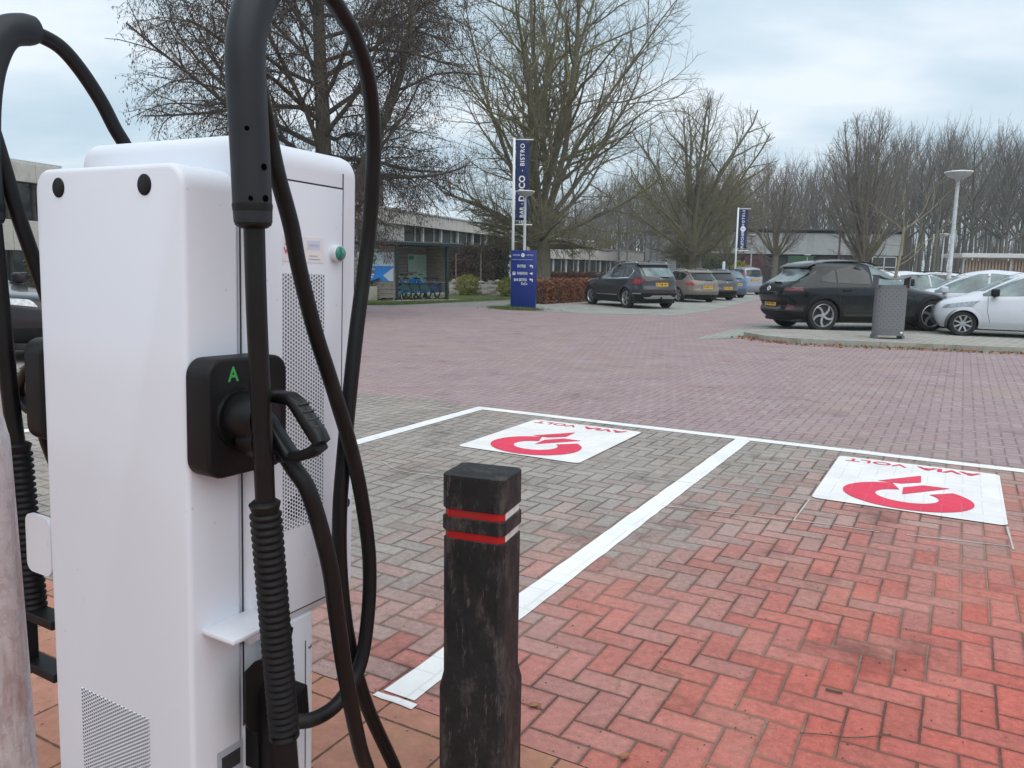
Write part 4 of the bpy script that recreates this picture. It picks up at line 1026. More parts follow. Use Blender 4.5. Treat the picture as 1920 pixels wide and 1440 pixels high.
    # wheel houses, arch lips
    for ax in axles:
        for s in (1, -1):
            yo = side_y(ax+ox, Rt+0.1)
            mb = MB(); N = 20; g = []
            for i in range(N+1):
                a = -0.35 + (math.pi+0.7)*i/N
                x, z = ax + (Rw+0.02)*math.cos(a), max(zb-0.03, Rt + (Rw+0.02)*math.sin(a))
                g.append([(x, s*(yo-0.02), z), (x, s*(yo-0.34), z)])
            mb.grid(g); mb.add([(ax + (Rw+.02)*math.cos(-0.35+(math.pi+0.7)*i/N), s*(yo-0.34), max(zb-0.03, Rt+(Rw+.02)*math.sin(-0.35+(math.pi+0.7)*i/N))) for i in range(N+1)], [tuple(range(N+1))])
            mb.build('wheel_house', M['rimdark'], body)
            lip = max(0.045, S.get('lip', 0.05)); g = []
            for i in range(29):
                a = -0.25 + (math.pi+0.5)*i/28; row = []
                for rr in (Rw-0.030, Rw+lip*0.5, Rw+lip):
                    x, z = ax+rr*math.cos(a), Rt+rr*math.sin(a); z = max(z, zb); x = min(max(x, -ox+0.02), L-ox-0.02)
                    row.append(Vector((x, s*(side_y(x+ox, z)+(0.012 if rr < Rw+lip*0.9 else 0.004)), z)))
                g.append(row)
            MB().grid(g).build('arch_trim', S.get('liptrim', S['paint']), body, True)
            # wheel
            w = thing_part('wheel', root, (ax, s*(yo-0.105), Rt))
            tw = 0.105; Rr = S.get('rim', Rt*0.70)
            MB().lathe([(Rr, -tw*s), (Rt-0.02, -tw*s), (Rt, -tw*0.75*s), (Rt, tw*0.75*s), (Rt-0.02, tw*s), (Rr+0.012, tw*s), (Rr, tw*0.85*s)], (0, 0, 0), 'Y', 40, 0, False).build('tyre', M['tyre'], w, angle=40)
            rm = MB(); rm.lathe([(Rr, tw*0.80*s), (Rr-0.012, tw*0.86*s), (Rr-0.026, tw*0.70*s), (Rr-0.03, tw*0.3*s)], (0, 0, 0), 'Y', 40, 0, False)
            rm.lathe([(Rr-0.02, tw*0.30*s), (0.0001, tw*0.30*s)], (0, 0, 0), 'Y', 32, 1, False)
            kind = S.get('spokes', 'five'); N = {'five': 5, 'eight': 8, 'twist': 5}[kind]
            for k in range(N):
                a = 2*math.pi*k/N + 0.3 + (ax*0.7)
                for dv in ((-0.17, 0.17) if kind == 'five' else (0,)):
                    r0, r1 = 0.05, Rr-0.018; wd = {'five': 0.020, 'eight': 0.022, 'twist': 0.030}[kind]
                    pts = []
                    for f in (0, 0.35, 0.7, 1):
                        an = a + dv*f + (0.42*f*f if kind == 'twist' else 0); r_ = r0+(r1-r0)*f
                        pts.append((r_, an))
                    g = []
                    for r_, an in pts:
                        tx, tz = -math.sin(an), math.cos(an); cx, cz = r_*math.cos(an), r_*math.sin(an); yy = s*tw*(0.82-0.12*(1-r_/r1))
                        g.append([(cx-tx*wd, yy-0.03*s, cz-tz*wd), (cx-tx*wd*0.8, yy, cz-tz*wd*0.8), (cx+tx*wd*0.8, yy, cz+tz*wd*0.8), (cx+tx*wd, yy-0.03*s, cz+tz*wd)])
                    rm.grid(g, 0)
            rm.lathe([(0.058, tw*0.60*s), (0.052, tw*0.80*s), (0.0001, tw*0.82*s)], (0, 0, 0), 'Y', 20, 0, False)
            rm.build('rim', [M['rim'], M['rimdark']], w, angle=40)
    # underbody slab
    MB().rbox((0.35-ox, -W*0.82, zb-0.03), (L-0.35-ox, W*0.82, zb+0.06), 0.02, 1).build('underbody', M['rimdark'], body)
    S['details'](P, S)
    return root
def thing_part(name, parent, loc):
    o = bpy.data.objects.new(name, None); COL.objects.link(o); o.location = loc; o.parent = parent; o.empty_display_size = 0.1; return o

def std_details(P, S):
    """windows, lamps, plates, mirrors, handles: numbers come from the spec"""
    side, end, wrap, body, ox, W, L, H = P['side'], P['end'], P['wrap'], P['body'], P['ox'], P['W'], P['L'], P['H']
    gm = S.get('glass', M['carglass']); rg = S.get('rearglass', gm)
    lo, hi = lerp_k(S['dlo_lo']), lerp_k(S['dlo_hi'])
    for a, b in S['panes']: side('side_window', gm if not S.get('frontpane') or (a, b) != S['panes'][-1] else S['frontpane'], a, b, lo, hi, 0.008, nx=18, nz=9)
    if S.get('winline'):
        for nm, f, d in (('window_trim', lo, -0.022), ):
            side(nm, M['chrome'], S['panes'][0][0]-0.03, S['panes'][-1][1]-0.1, lambda x: lo(x)-0.036, lambda x: lo(x)-0.002, 0.006, nx=18, nz=1)
            side(nm, M['chrome'], S['panes'][0][0]-0.05, S['panes'][0][0]+0.10, lambda x: lo(x)-0.02, lambda x: hi(x)+0.01, 0.003, nx=3, nz=4)
    rw = S['rearwin']; y1 = rw[0]*W
    yr = lambda y: abs(y)/y1
    end('rear_window', rg, -y1, y1, lambda y: rw[1]+rw[3]*yr(y)**2.5, lambda y: rw[2]-rw[4]*yr(y)**3, False, 0.005)
    ws = S['windscreen']; y2 = ws[0]*W
    end('windscreen', gm if not S.get('wsglass') else S['wsglass'], -y2, y2, lambda y: ws[1]+0.02*(abs(y)/y2)**2, lambda y: ws[2]-0.02*(abs(y)/y2)**3, True, 0.005)
    for t0, t1, z0, z1, mt in S.get('tails', []): wrap('tail_lamp', mt, t0, t1, z0, z1, 0.008)
    for t0, t1, z0, z1 in S.get('heads', []): wrap('headlamp', M['headlight'], t0, t1, z0, z1, 0.007, front=True)
    if S.get('bar'): end('light_bar', S['bar'][3], -S['bar'][0]*W, S['bar'][0]*W, S['bar'][1], S['bar'][2], False, 0.006)
    if S.get('lowclad'):
        z0, z1 = S['lowclad']; c = S.get('cladmat', M['clad'])
        wrap('bumper', c, -0.60, 0.60, S.get('zb', .2)+0.005, z1+S.get('rearclad', 0.1), 0.007, both=1, nt=40)
        side('sill', c, S['ra']+S['tyre']+0.06, S['ra']+S['wb']-S['tyre']-0.06, S.get('zb', .2)+0.005, z1, 0.007)
        wrap('bumper', c, -0.58, 0.58, S.get('zb', .2)+0.005, z1+0.04, 0.006, front=True, both=1, nt=40)
    for a in S.get('seams', []):
        f = lerp_k(a); m = MB()
        for s in (1, -1):
            g = []
            for i in range(13):
                z = a[0][0] + (a[-1][0]-a[0][0])*i/12; x = f(z)
                g.append([Vector((x+d-ox, s*(P['side_y'](x+d, z)+0.003), z)) for d in (-0.004, 0.004)])
            m.grid(g)
            m.build('door_seam', M['seam'], body); m = MB()
    for x, z in S.get('handles', []):
        for s in (1, -1):
            y = P['side_y'](x, z)
            MB().rbox((x-0.10-ox, s*y-0.004, z-0.016), (x+0.10-ox, s*y+0.030 if s > 0 else s*y+0.004, z+0.016) if s > 0 else (x+0.10-ox, s*y+0.004, z+0.016), 0.006, 2).build('door_handle', S.get('handlemat', S['paint']), body, angle=40) if s > 0 else \
            MB().rbox((x-0.10-ox, -y-0.030, z-0.016), (x+0.10-ox, -y+0.004, z+0.016), 0.006, 2).build('door_handle', S.get('handlemat', S['paint']), body, angle=40)
    if S.get('mirror'):
        x, z = S['mirror']; mm = S.get('mirrormat', S['paint'])
        for s in (1, -1):
            y = P['side_y'](x, z)
            m = MB(); m.rbox((x-0.07-ox, (y+0.06) if s > 0 else -(y+0.27), z-0.02), (x+0.09-ox, (y+0.27) if s > 0 else -(y+0.06), z+0.15), 0.035, 3)
            o = m.build('door_mirror', mm, body, angle=60)
            MB().rbox((x-0.03-ox, (y-0.06) if s > 0 else -(y+0.10), z-0.03), (x+0.03-ox, (y+0.10) if s > 0 else -(y-0.06), z+0.01), 0.008, 2).build('mirror_foot', M['clad'], o)
    if S.get('rails'):
        x0, x1, zz, yy, mt = S['rails']
        for s in (1, -1):
            MB().tube(spline([(x0-ox, s*yy, zz-0.05), (x0+0.12-ox, s*yy, zz+0.005), ((x0+x1)/2-ox, s*yy, zz+0.03), (x1-0.2-ox, s*yy, zz+0.005), (x1-ox, s*yy, zz-0.06)], 6), 0.017, 8).build('roof_rail', mt, body, True)
    if S.get('spoiler'):
        x, z = S['spoiler'][:2]; w = S['spoiler'][2]*W; rise, back = (S['spoiler'] + (0.055, 0.40))[3:5]
        m = MB(); m.grid([[Vector((x-ox+0.25*(abs(y)/w)**4*0.4, y, z)), Vector((x-ox+0.02+0.1*(abs(y)/w)**4, y, z+0.03)), Vector((x-ox+back, y, z+rise))] for y in [w*(-1+2*i/12) for i in range(13)]])
        m.grid([[Vector((x-ox+0.25*(abs(y)/w)**4*0.4, y, z)), Vector((x-ox+0.30, y, z-0.015))] for y in [w*(-1+2*i/12) for i in range(13)]])
        m.build('roof_spoiler', S.get('spoilermat', S['paint']), body, True)
    if S.get('plate'):
        z, txt, two = S['plate']; x = P['end_x'](0, z, False)-ox-0.012; y0 = S.get('platey', 0.0)
        lean = S.get('platelean', 0.0); R = Matrix.Rotation(lean, 3, 'Y')
        o = MB().box((x, y0, z), (0.012, 0.54, 0.125), rot=R).build('number_plate', M['plate'], body)
        m = MB(); add_text(m, txt, 0.115, frame((x-0.0068, y0-0.02, z), R @ Vector((0, -1, 0)), R @ Vector((0, 0, 1)), (-1, 0, 0)), bold=0.03, sx=0.95)
        m.build('plate_lettering', M['platetext'], o)
        MB().box((x-0.0068, y0+0.245, z), (0.002, 0.045, 0.120), rot=R).build('plate_strip', M['plateblue'], o)
    if S.get('wiper'):
        z, y0, ln = S['wiper']; x = P['end_x'](0, z, False)-ox
        MB().rbox((x-0.035, y0-ln, z-0.012), (x-0.01, y0+0.05, z+0.016), 0.006, 2).build('rear_wiper', M['clad'], body)
    if S.get('emblem'):
        z, r = S['emblem']; x = P['end_x'](0, z, False)-ox
        o = MB().lathe([(r, 0.0), (r*0.93, -0.012), (r*0.78, -0.012), (r*0.74, -0.006), (0.0001, -0.006)], (x-0.004, 0, z), 'X', 24).build('emblem', M['chrome'], body, angle=40)
        if S.get('emblem_lines'):
            m = MB()
            for seg in S['emblem_lines']:
                for a, b in zip(seg, seg[1:]):
                    m.tube([(x-0.014, -a[0]*r, z+a[1]*r), (x-0.014, -b[0]*r, z+b[1]*r)], r*0.09, 6)
            m.build('emblem_mark', M['chrome'] if S.get('emblem_dark') else M['seam'], o)
    if S.get('antenna'):
        x = S['antenna']; MB().add([(x-0.12-ox, 0, H-0.01), (x+0.06-ox, 0.02, H-0.01), (x+0.06-ox, -0.02, H-0.01), (x-0.09-ox, 0, H+0.06)], [(0, 2, 3), (0, 3, 1), (1, 3, 2), (0, 1, 2)]).build('antenna_fin', S['paint'], body)
    if S.get('extra'): S['extra'](P, S)

def suv_spec(**k):
    S = dict(L=4.785, W=1.90, H=1.69, wb=2.765, ra=0.99, tyre=0.365, zb=0.22,
        rear=[(0.22, 0.30), (0.36, 0.10), (0.50, 0.02), (0.68, 0.0), (0.84, 0.06), (0.98, 0.07), (1.10, 0.12), (1.32, 0.30), (1.52, 0.50), (1.60, 0.56), (1.65, 0.80), (1.69, 1.5)],
        front=[(0.22, 4.50), (0.36, 4.70), (0.55, 4.785), (0.80, 4.74), (0.92, 4.62), (0.99, 4.35), (1.04, 3.9), (1.08, 3.55), (1.12, 3.42), (1.32, 3.02), (1.50, 2.62), (1.60, 2.35), (1.66, 2.0), (1.69, 1.7)],
        width=[(0.22, 0.90), (0.40, 0.975), (0.65, 1.0), (0.90, 0.985), (1.06, 0.955), (1.14, 0.92), (1.35, 0.835), (1.54, 0.745), (1.62, 0.66), (1.66, 0.52), (1.69, 0.25)],
        details=std_details)
    S.update(k); return S
# --- 1: dark grey SUV
def extra_suv(P, S):
    P['end']('bumper_reflector', M['taildark'], -0.62, 0.62, 0.62, 0.66, off=0.012)
    P['end']('skid_plate', M['rim'], -0.66, 0.66, lambda y: 0.37 if abs(y) < .66 else .40, lambda y: 0.42+0.07*(1 if abs(y) < .40 else max(0, 1-(abs(y)-.40)/.1)), off=0.030)
    P['side']('sill_trim', M['rim'], 1.55, 3.15, 0.45, 0.485, 0.016)
    P['side']('sill_trim', M['rim'], 0.20, 0.55, lambda x: .53-.12*(x-.2)/.35*0+0.0, lambda x: .565, 0.014)
    x = P['end_x'](0, 0.40, False)-P['ox']
    MB().tube(spline([(x+0.10, 0, 0.34), (x-0.03, 0, 0.34), (x-0.05, 0, 0.40), (x-0.05, 0, 0.44)], 4), 0.022, 8).build('tow_bar', M['clad'], P['body'], True)
SF = suv_spec(paint=M['p_grey'], liptrim=M['p_grey'], lip=0.07, dlo_lo=[(0.72, 1.30), (0.85, 1.12), (1.6, 1.09), (3.2, 1.07), (3.5, 1.07)], dlo_hi=[(0.72, 1.36), (0.95, 1.50), (1.5, 1.555), (2.2, 1.56), (2.75, 1.43), (3.3, 1.14), (3.5, 1.07)],
    panes=[(0.74, 1.22), (1.26, 2.10), (2.15, 3.36)], winline=True, frontpane=M['carglasslight'], rearglass=M['carglasslight'], rearwin=(0.78, 1.12, 1.46, 0.10, 0.05), windscreen=(0.80, 1.12, 1.58),
    tails=[(0.32, 0.64, lambda t_: 0.90+0.06*max(0, .44-t_)/.12, lambda t_: 1.06-0.03*max(0, .44-t_)/.12, M['taillight']), (0.18, 0.36, 0.975, 1.03, M['taildark'])], bar=(0.55, 0.99, 1.015, M['taildark']),
    lowclad=(0.22, 0.47), rearclad=0.10, seams=[[(0.50, 1.30), (0.8, 1.20), (1.09, 1.28)], [(0.50, 2.13), (1.09, 2.13)], [(0.50, 3.2), (1.07, 3.28)]], handles=[(1.48, 0.99), (2.32, 0.98)], mirror=(3.18, 1.10), rails=(0.75, 2.4, 1.665, 0.62, M['chrome']),
    spoiler=(0.44, 1.555, 0.70, 0.085, 0.34), plate=(0.87, 'S-728-HH', 1), wiper=(1.13, -0.05, 0.30), emblem=(1.055, 0.06), emblem_lines=[[(-0.35, -0.5), (-0.35, 0.5)], [(0.35, -0.5), (0.35, 0.5)], [(-0.35, -0.1), (0.35, 0.1)]], antenna=1.0, spokes='five', extra=extra_suv)
SFrw = G(1176, 577)
def place(rear_wheel, heading, S, s=1):
    """ground point of a rear wheel (s=1: the left one) -> ground point between the axles"""
    h = math.radians(heading); f = Vector((math.sin(h), math.cos(h), 0)); l = Vector((-math.cos(h), math.sin(h), 0))
    return Vector((rear_wheel.x, rear_wheel.y, 0)) + f*(S['wb']/2) - l*s*(S['W']/2-0.10)
car('suv', 'dark grey SUV with bright skid plate, parked beside the brown hedge', 'car', place(G(1174, 577.5), -22, SF), -22, SF).scale = (1.03, 1.02, 1.02)
# --- estates and hatchbacks
def estate(**k):
    S = dict(L=4.67, W=1.82, H=1.48, wb=2.70, ra=1.02, tyre=0.325, zb=0.19,
        rear=[(0.19, 0.26), (0.33, 0.07), (0.50, 0.0), (0.66, 0.04), (0.80, 0.06), (0.93, 0.12), (1.10, 0.32), (1.30, 0.58), (1.38, 0.66), (1.44, 0.95), (1.48, 1.6)],
        front=[(0.19, 4.42), (0.35, 4.60), (0.50, 4.67), (0.68, 4.60), (0.80, 4.40), (0.88, 4.0), (0.94, 3.55), (0.98, 3.36), (1.15, 3.0), (1.32, 2.58), (1.42, 2.2), (1.46, 1.9), (1.48, 1.7)],
        width=[(0.19, 0.90), (0.36, 0.98), (0.60, 1.0), (0.80, 0.985), (0.93, 0.955), (1.0, 0.92), (1.2, 0.835), (1.36, 0.75), (1.43, 0.62), (1.46, 0.48), (1.48, 0.25)],
        dlo_lo=[(0.62, 1.14), (0.80, 1.0), (1.6, 0.965), (3.4, 0.94)], dlo_hi=[(0.62, 1.20), (0.9, 1.32), (1.5, 1.385), (2.2, 1.38), (2.7, 1.24), (3.2, 1.02), (3.4, 0.94)], panes=[(0.66, 1.15), (1.19, 2.05), (2.10, 3.25)],
        rearwin=(0.76, 0.96, 1.30, 0.06, 0.05), windscreen=(0.80, 1.0, 1.40), seams=[[(0.40, 1.28), (0.96, 1.25)], [(0.40, 2.08), (0.95, 2.08)], [(0.40, 3.15), (0.94, 3.2)]],
        handles=[(1.45, 0.87), (2.25, 0.86)], mirror=(3.08, 0.97), spoiler=(0.54, 1.325, 0.70, 0.095, 0.36), wiper=(0.98, -0.02, 0.30), emblem=(0.86, 0.055), antenna=1.1, details=std_details, rim=0.235)
    S.update(k); return S
FO = estate(paint=M['p_taupe'], lip=0.03, tails=[(0.27, 0.62, lambda t_: 0.77+0.02*t_, lambda t_: 0.89-0.06*max(0, .40-t_), M['taillight'])], plate=(0.68, 'XV-807-H', 1), lowclad=(0.2, 0.30), rearclad=0.05, rails=(0.9, 2.4, 1.46, 0.58, M['chrome']), rearwin=(0.80, 0.97, 1.29, 0.06, 0.07))
car('estate_car', 'taupe estate car with wide red tail lamps, next to the dark grey SUV', 'car', place(G(1273, 566), -20, FO), -20, FO)
PE = estate(paint=M['p_slate'], lip=0.03, H=1.48, tails=[(0.30, 0.60, 0.80, 0.91, M['taillight'])], plate=(0.60, 'KV-522-N', 1), lowclad=(0.2, 0.34), rearclad=0.12, rails=(0.9, 2.4, 1.465, 0.58, M['chrome']))
car('estate_car', 'slate grey estate car between the taupe estate and the blue car', 'car', place(G(1314, 562.5), -19, PE), -19, PE)
def hatch(**k):
    S = dict(L=4.2, W=1.75, H=1.47, wb=2.56, ra=0.82, tyre=0.31, zb=0.18,
        rear=[(0.18, 0.24), (0.32, 0.06), (0.5, 0.0), (0.70, 0.05), (0.88, 0.10), (1.0, 0.18), (1.2, 0.40), (1.34, 0.58), (1.42, 0.85), (1.47, 1.5)],
        front=[(0.18, 3.95), (0.34, 4.12), (0.5, 4.2), (0.70, 4.12), (0.82, 3.9), (0.90, 3.55), (0.96, 3.15), (1.0, 3.0), (1.15, 2.66), (1.32, 2.28), (1.41, 1.95), (1.45, 1.7), (1.47, 1.55)],
        width=[(0.18, 0.90), (0.36, 0.98), (0.60, 1.0), (0.82, 0.985), (0.95, 0.95), (1.02, 0.915), (1.2, 0.835), (1.36, 0.74), (1.42, 0.62), (1.45, 0.48), (1.47, 0.25)],
        dlo_lo=[(0.62, 1.14), (0.75, 1.03), (1.5, 0.99), (3.1, 0.95)], dlo_hi=[(0.62, 1.2), (0.9, 1.33), (1.4, 1.375), (1.9, 1.37), (2.4, 1.22), (2.9, 1.0), (3.1, 0.95)], panes=[(0.66, 1.02), (1.06, 1.78), (1.83, 2.95)],
        rearwin=(0.76, 1.02, 1.30, 0.05, 0.05), windscreen=(0.80, 1.02, 1.39), seams=[[(0.40, 1.1), (0.99, 1.1)], [(0.40, 1.80), (0.98, 1.80)], [(0.40, 2.85), (0.95, 2.92)]],
        handles=[(1.22, 0.90), (1.98, 0.89)], mirror=(2.75, 0.98), wiper=(1.03, -0.02, 0.28), emblem=(0.9, 0.05), details=std_details, rim=0.215)
    S.update(k); return S
BL = hatch(paint=M['p_blue'], glass=M['carglasslight'], tails=[(0.40, 0.58, 0.72, 0.84, M['taillight'])], plate=(0.72, 'ZB-64-KT', 1), lowclad=(0.2, 0.34), cladmat=M['p_blue'], rearclad=0.08)
car('hatchback', 'blue hatchback mostly hidden behind the slate grey estate', 'car', place(G(1343, 558), -19, BL), -19, BL)
AG = hatch(paint=M['p_silver'], L=3.6, W=1.63, H=1.68, wb=2.36, ra=0.6, tyre=0.285, rim=0.19,
    rear=[(0.18, 0.15), (0.32, 0.03), (0.5, 0.0), (0.70, 0.02), (0.95, 0.04), (1.15, 0.08), (1.45, 0.20), (1.58, 0.27), (1.64, 0.55), (1.68, 1.2)],
    front=[(0.18, 3.4), (0.34, 3.55), (0.5, 3.6), (0.75, 3.5), (0.92, 3.2), (1.0, 2.85), (1.08, 2.68), (1.3, 2.4), (1.5, 2.1), (1.6, 1.8), (1.65, 1.55), (1.68, 1.3)],
    width=[(0.18, 0.90), (0.36, 0.98), (0.60, 1.0), (0.95, 0.985), (1.08, 0.955), (1.3, 0.90), (1.52, 0.82), (1.62, 0.66), (1.66, 0.5), (1.68, 0.25)],
    dlo_lo=[(0.35, 1.10), (2.75, 1.04)], dlo_hi=[(0.35, 1.50), (0.6, 1.54), (1.5, 1.55), (1.95, 1.45), (2.5, 1.15), (2.75, 1.04)], panes=[(0.38, 0.72), (0.77, 1.42), (1.48, 2.6)],
    rearwin=(0.72, 1.10, 1.52, 0.02, 0.04), windscreen=(0.8, 1.1, 1.58), tails=[(0.50, 0.60, 1.08, 1.50, M['taillight'])], plate=(0.88, 'TX-61-XV', 1), lowclad=(0.2, 0.32), cladmat=M['p_silver'], rearclad=0.28,
    seams=[[(0.40, 0.75), (1.06, 0.75)], [(0.40, 1.45), (1.06, 1.45)]], handles=[(0.95, 0.95), (1.65, 0.94)], mirror=(2.4, 1.06), wiper=(1.11, -0.02, 0.25), emblem=(1.0, 0.04))
car('small_van', 'small silver tall hatchback with high red tail lamps, last in the row', 'car', place(G(1385, 552.5), -19, AG), -19, AG)
# --- black electric SUV on the right
def extra_vw(P, S):
    P['wrap']('tail_band', M['clad'], -0.42, 0.42, 0.885, 0.985, 0.004, both=1, nt=30)
    P['end']('bumper_insert', M['clad'], -0.62, 0.62, 0.58, 0.66, off=0.006)
    for s in (1, -1): P['end']('bumper_reflector', M['taildark'], s*0.60, s*0.72, 0.47, 0.60, off=0.012)
    P['side']('sill_crease', M['clad'], 1.45, 3.1, 0.42, 0.435, 0.008)
VW = suv_spec(L=4.584, W=1.85, H=1.63, wb=2.771, ra=0.93, tyre=0.360, paint=M['p_black'], lip=0.075, liptrim=M['clad'], spokes='twist', rim=0.265,
    rear=[(0.22, 0.34), (0.34, 0.14), (0.46, 0.06), (0.56, 0.10), (0.68, 0.04), (0.80, 0.0), (0.94, 0.03), (1.05, 0.12), (1.16, 0.30), (1.34, 0.55), (1.46, 0.57), (1.53, 0.70), (1.59, 1.02), (1.63, 1.5)],
    front=[(0.22, 4.32), (0.36, 4.50), (0.55, 4.584), (0.72, 4.50), (0.85, 4.25), (0.93, 3.85), (1.0, 3.5), (1.05, 3.36), (1.22, 3.00), (1.42, 2.58), (1.52, 2.34), (1.59, 2.12), (1.63, 1.85)],
    width=[(0.22, 0.90), (0.38, 0.975), (0.62, 0.99), (0.82, 1.0), (0.98, 0.97), (1.08, 0.925), (1.25, 0.85), (1.42, 0.77), (1.52, 0.70), (1.59, 0.56), (1.63, 0.22)],
    dlo_lo=[(0.80, 1.14), (1.1, 1.10), (3.3, 1.03), (3.5, 1.02)], dlo_hi=[(0.80, 1.18), (1.15, 1.37), (1.6, 1.475), (2.1, 1.475), (2.6, 1.34), (3.1, 1.10), (3.4, 1.03)], panes=[(0.86, 1.20), (1.24, 2.05), (2.10, 3.28)], frontpane=M['carglasslight'],
    rearwin=(0.74, 1.09, 1.40, 0.05, 0.05), rearglass=M['carglasslight'], windscreen=(0.80, 1.08, 1.50), tails=[(0.24, 0.60, lambda t_: 0.90, lambda t_: 0.985, M['taildark']), (0.34, 0.60, 0.925, 0.945, M['taillight'])],
    lowclad=(0.22, 0.34), rearclad=0.10, seams=[[(0.42, 1.34), (1.08, 1.22)], [(0.42, 2.08), (1.06, 2.08)], [(0.42, 3.1), (1.03, 3.18)]], handles=[(1.45, 0.93), (2.28, 0.92)], handlemat=M['clad'], mirror=(3.0, 1.06), rails=(0.95, 2.35, 1.545, 0.60, M['clad']),
    spoiler=(0.50, 1.43, 0.70, 0.105, 0.30), plate=(0.61, 'JNX-30-J', 1), platelean=0.0, wiper=(1.085, -0.05, 0.28), emblem=(0.935, 0.075), emblem_dark=True, emblem_lines=[[(-0.45, 0.62), (-0.12, 0.08), (0.12, 0.08), (0.45, 0.62)], [(-0.72, 0.35), (-0.35, -0.62), (0, 0.0), (0.35, -0.62), (0.72, 0.35)]], antenna=1.2, extra=extra_vw)
vwp = Vector((7.50, 19.05, 0))
car('electric_suv', 'black SUV with twisted spoke wheels parked behind the perforated bin', 'car', place(vwp, 80, VW, -1), 80, VW).scale = (1.06, 1.05, 1.06)
# --- small white hatchback at the right edge, and its white neighbour
MI = hatch(paint=M['p_white'], L=3.64, W=1.66, H=1.53, wb=2.45, ra=0.62, tyre=0.285, rim=0.20, lip=0.012, spokes='eight', glass=M['carglasslight'], wsglass=M['carglasslight'],
    rear=[(0.18, 0.22), (0.34, 0.04), (0.5, 0.0), (0.72, 0.04), (0.95, 0.12), (1.15, 0.28), (1.36, 0.46), (1.47, 0.7), (1.53, 1.3)],
    front=[(0.18, 3.50), (0.32, 3.60), (0.48, 3.64), (0.62, 3.62), (0.74, 3.54), (0.84, 3.36), (0.92, 3.08), (0.99, 2.88), (1.10, 2.68), (1.28, 2.36), (1.42, 2.06), (1.49, 1.75), (1.53, 1.45)],
    dlo_lo=[(0.45, 1.08), (0.7, 0.99), (1.5, 0.96), (2.75, 0.92), (2.95, 0.91)], width=[(0.18, 0.90), (0.36, 0.98), (0.60, 1.0), (0.82, 0.985), (0.95, 0.95), (1.02, 0.915), (1.2, 0.845), (1.40, 0.75), (1.47, 0.62), (1.505, 0.48), (1.53, 0.25)],
    dlo_hi=[(0.45, 1.16), (0.8, 1.37), (1.4, 1.44), (1.75, 1.42), (2.2, 1.24), (2.7, 0.98), (2.95, 0.92)], panes=[(0.50, 0.78), (0.82, 1.48), (1.53, 2.72)],
    heads=[(0.30, 0.70, lambda t_: 0.62+0.06*(t_-.3)/.4, lambda t_: 0.70+0.12*(t_-.3)/.4)], tails=[(0.45, 0.62, 0.80, 1.0, M['taillight'])], seams=[[(0.36, 0.95), (0.96, 0.88)], [(0.32, 1.50), (0.95, 1.50)], [(0.32, 2.55), (0.6, 2.62), (0.92, 2.62)]],
    handles=[(1.05, 0.80), (1.74, 0.79)], mirror=(2.50, 0.94), mirrormat=M['clad'], plate=None, wiper=None, emblem=None, lowclad=None, rearwin=(0.76, 1.02, 1.36, 0.04, 0.04))
h = math.radians(-66); fdir = Vector((math.sin(h), math.cos(h), 0)); rdir = Vector((math.cos(h), -math.sin(h), 0))
mf = Vector((10.33, 18.15, 0)) - fdir*1.225 + Vector((-math.cos(h), math.sin(h), 0))*(-(0.83-0.10))*-1*-1
mf = Vector((10.33, 18.15, 0)) - fdir*1.225 + rdir*(0.73)
car('white_hatchback', 'white hatchback with multi spoke wheels and black mirror, nose beside the black SUV', 'car', mf, -66, MI)
MJ = dict(MI); MJ['mirrormat'] = M['p_white']; MJ['spokes'] = 'five'
car('white_hatchback', 'white car largely hidden behind the nearer white hatchback at the right edge', 'car', mf + Vector((0.35, 2.75, 0)), -66, MJ)
# --- cars farther back on the right
WA = estate(paint=M['p_white'], glass=M['carglasslight'], plate=None, lowclad=None, rails=None, wsglass=M['carglasslight'])
car('white_estate', 'white estate car behind the black SUV, its sloping bonnet seen past the lamp post', 'car', (12.0, 23.3, 0), 84, WA)
WB = estate(paint=M['p_white'], H=1.48, plate=None, rails=(0.9, 2.4, 1.465, 0.58, M['clad']), lowclad=(0.2, 0.3), tails=[(0.4, 0.62, 0.80, 0.95, M['taillight'])])
car('white_estate', 'white car with dark side windows farther back, beyond the sloping white bonnet', 'car', (14.8, 29.6, 0), -95, WB)
RE = hatch(paint=M['p_red'], plate=None, lowclad=None, heads=[(0.3, 0.66, 0.66, 0.78)])
car('red_hatchback', 'dark red hatchback far back between the lamp post and the white cars', 'car', (17.6, 29.6, 0), -78, RE)
GR = hatch(paint=M['p_slate'], plate=None, lowclad=None, heads=[(0.3, 0.66, 0.66, 0.78)])
car('grey_hatchback', 'grey hatchback beyond the red hatchback, in front of the slatted carport', 'car', (19.3, 33.6, 0), -80, GR)
# --- dark car beyond the charger at the left edge
DK = suv_spec(paint=M['p_dark'], liptrim=M['clad'], lip=0.09, W=1.86, H=1.60, dlo_lo=[(0.72, 1.30), (0.85, 1.12), (3.5, 1.05)], dlo_hi=[(0.72, 1.36), (0.95, 1.44), (1.5, 1.50), (2.2, 1.50), (2.75, 1.40), (3.3, 1.12), (3.5, 1.05)], panes=[(0.74, 1.22), (1.26, 2.10), (2.15, 3.36)],
    rearwin=(0.78, 1.12, 1.46, 0.10, 0.05), windscreen=(0.80, 1.12, 1.55), heads=[(0.36, 0.72, lambda t_: 0.78+0.08*(t_-.36)/.36, lambda t_: 0.88+0.08*(t_-.36)/.36)], lowclad=(0.22, 0.45), seams=[[(0.5, 3.2), (1.04, 3.28)]], mirror=(3.18, 1.08))
for k in ('rear', 'front', 'width'): DK[k] = [(z*1.60/1.69 if z > 0.5 else z, v) for z, v in DK[k]]
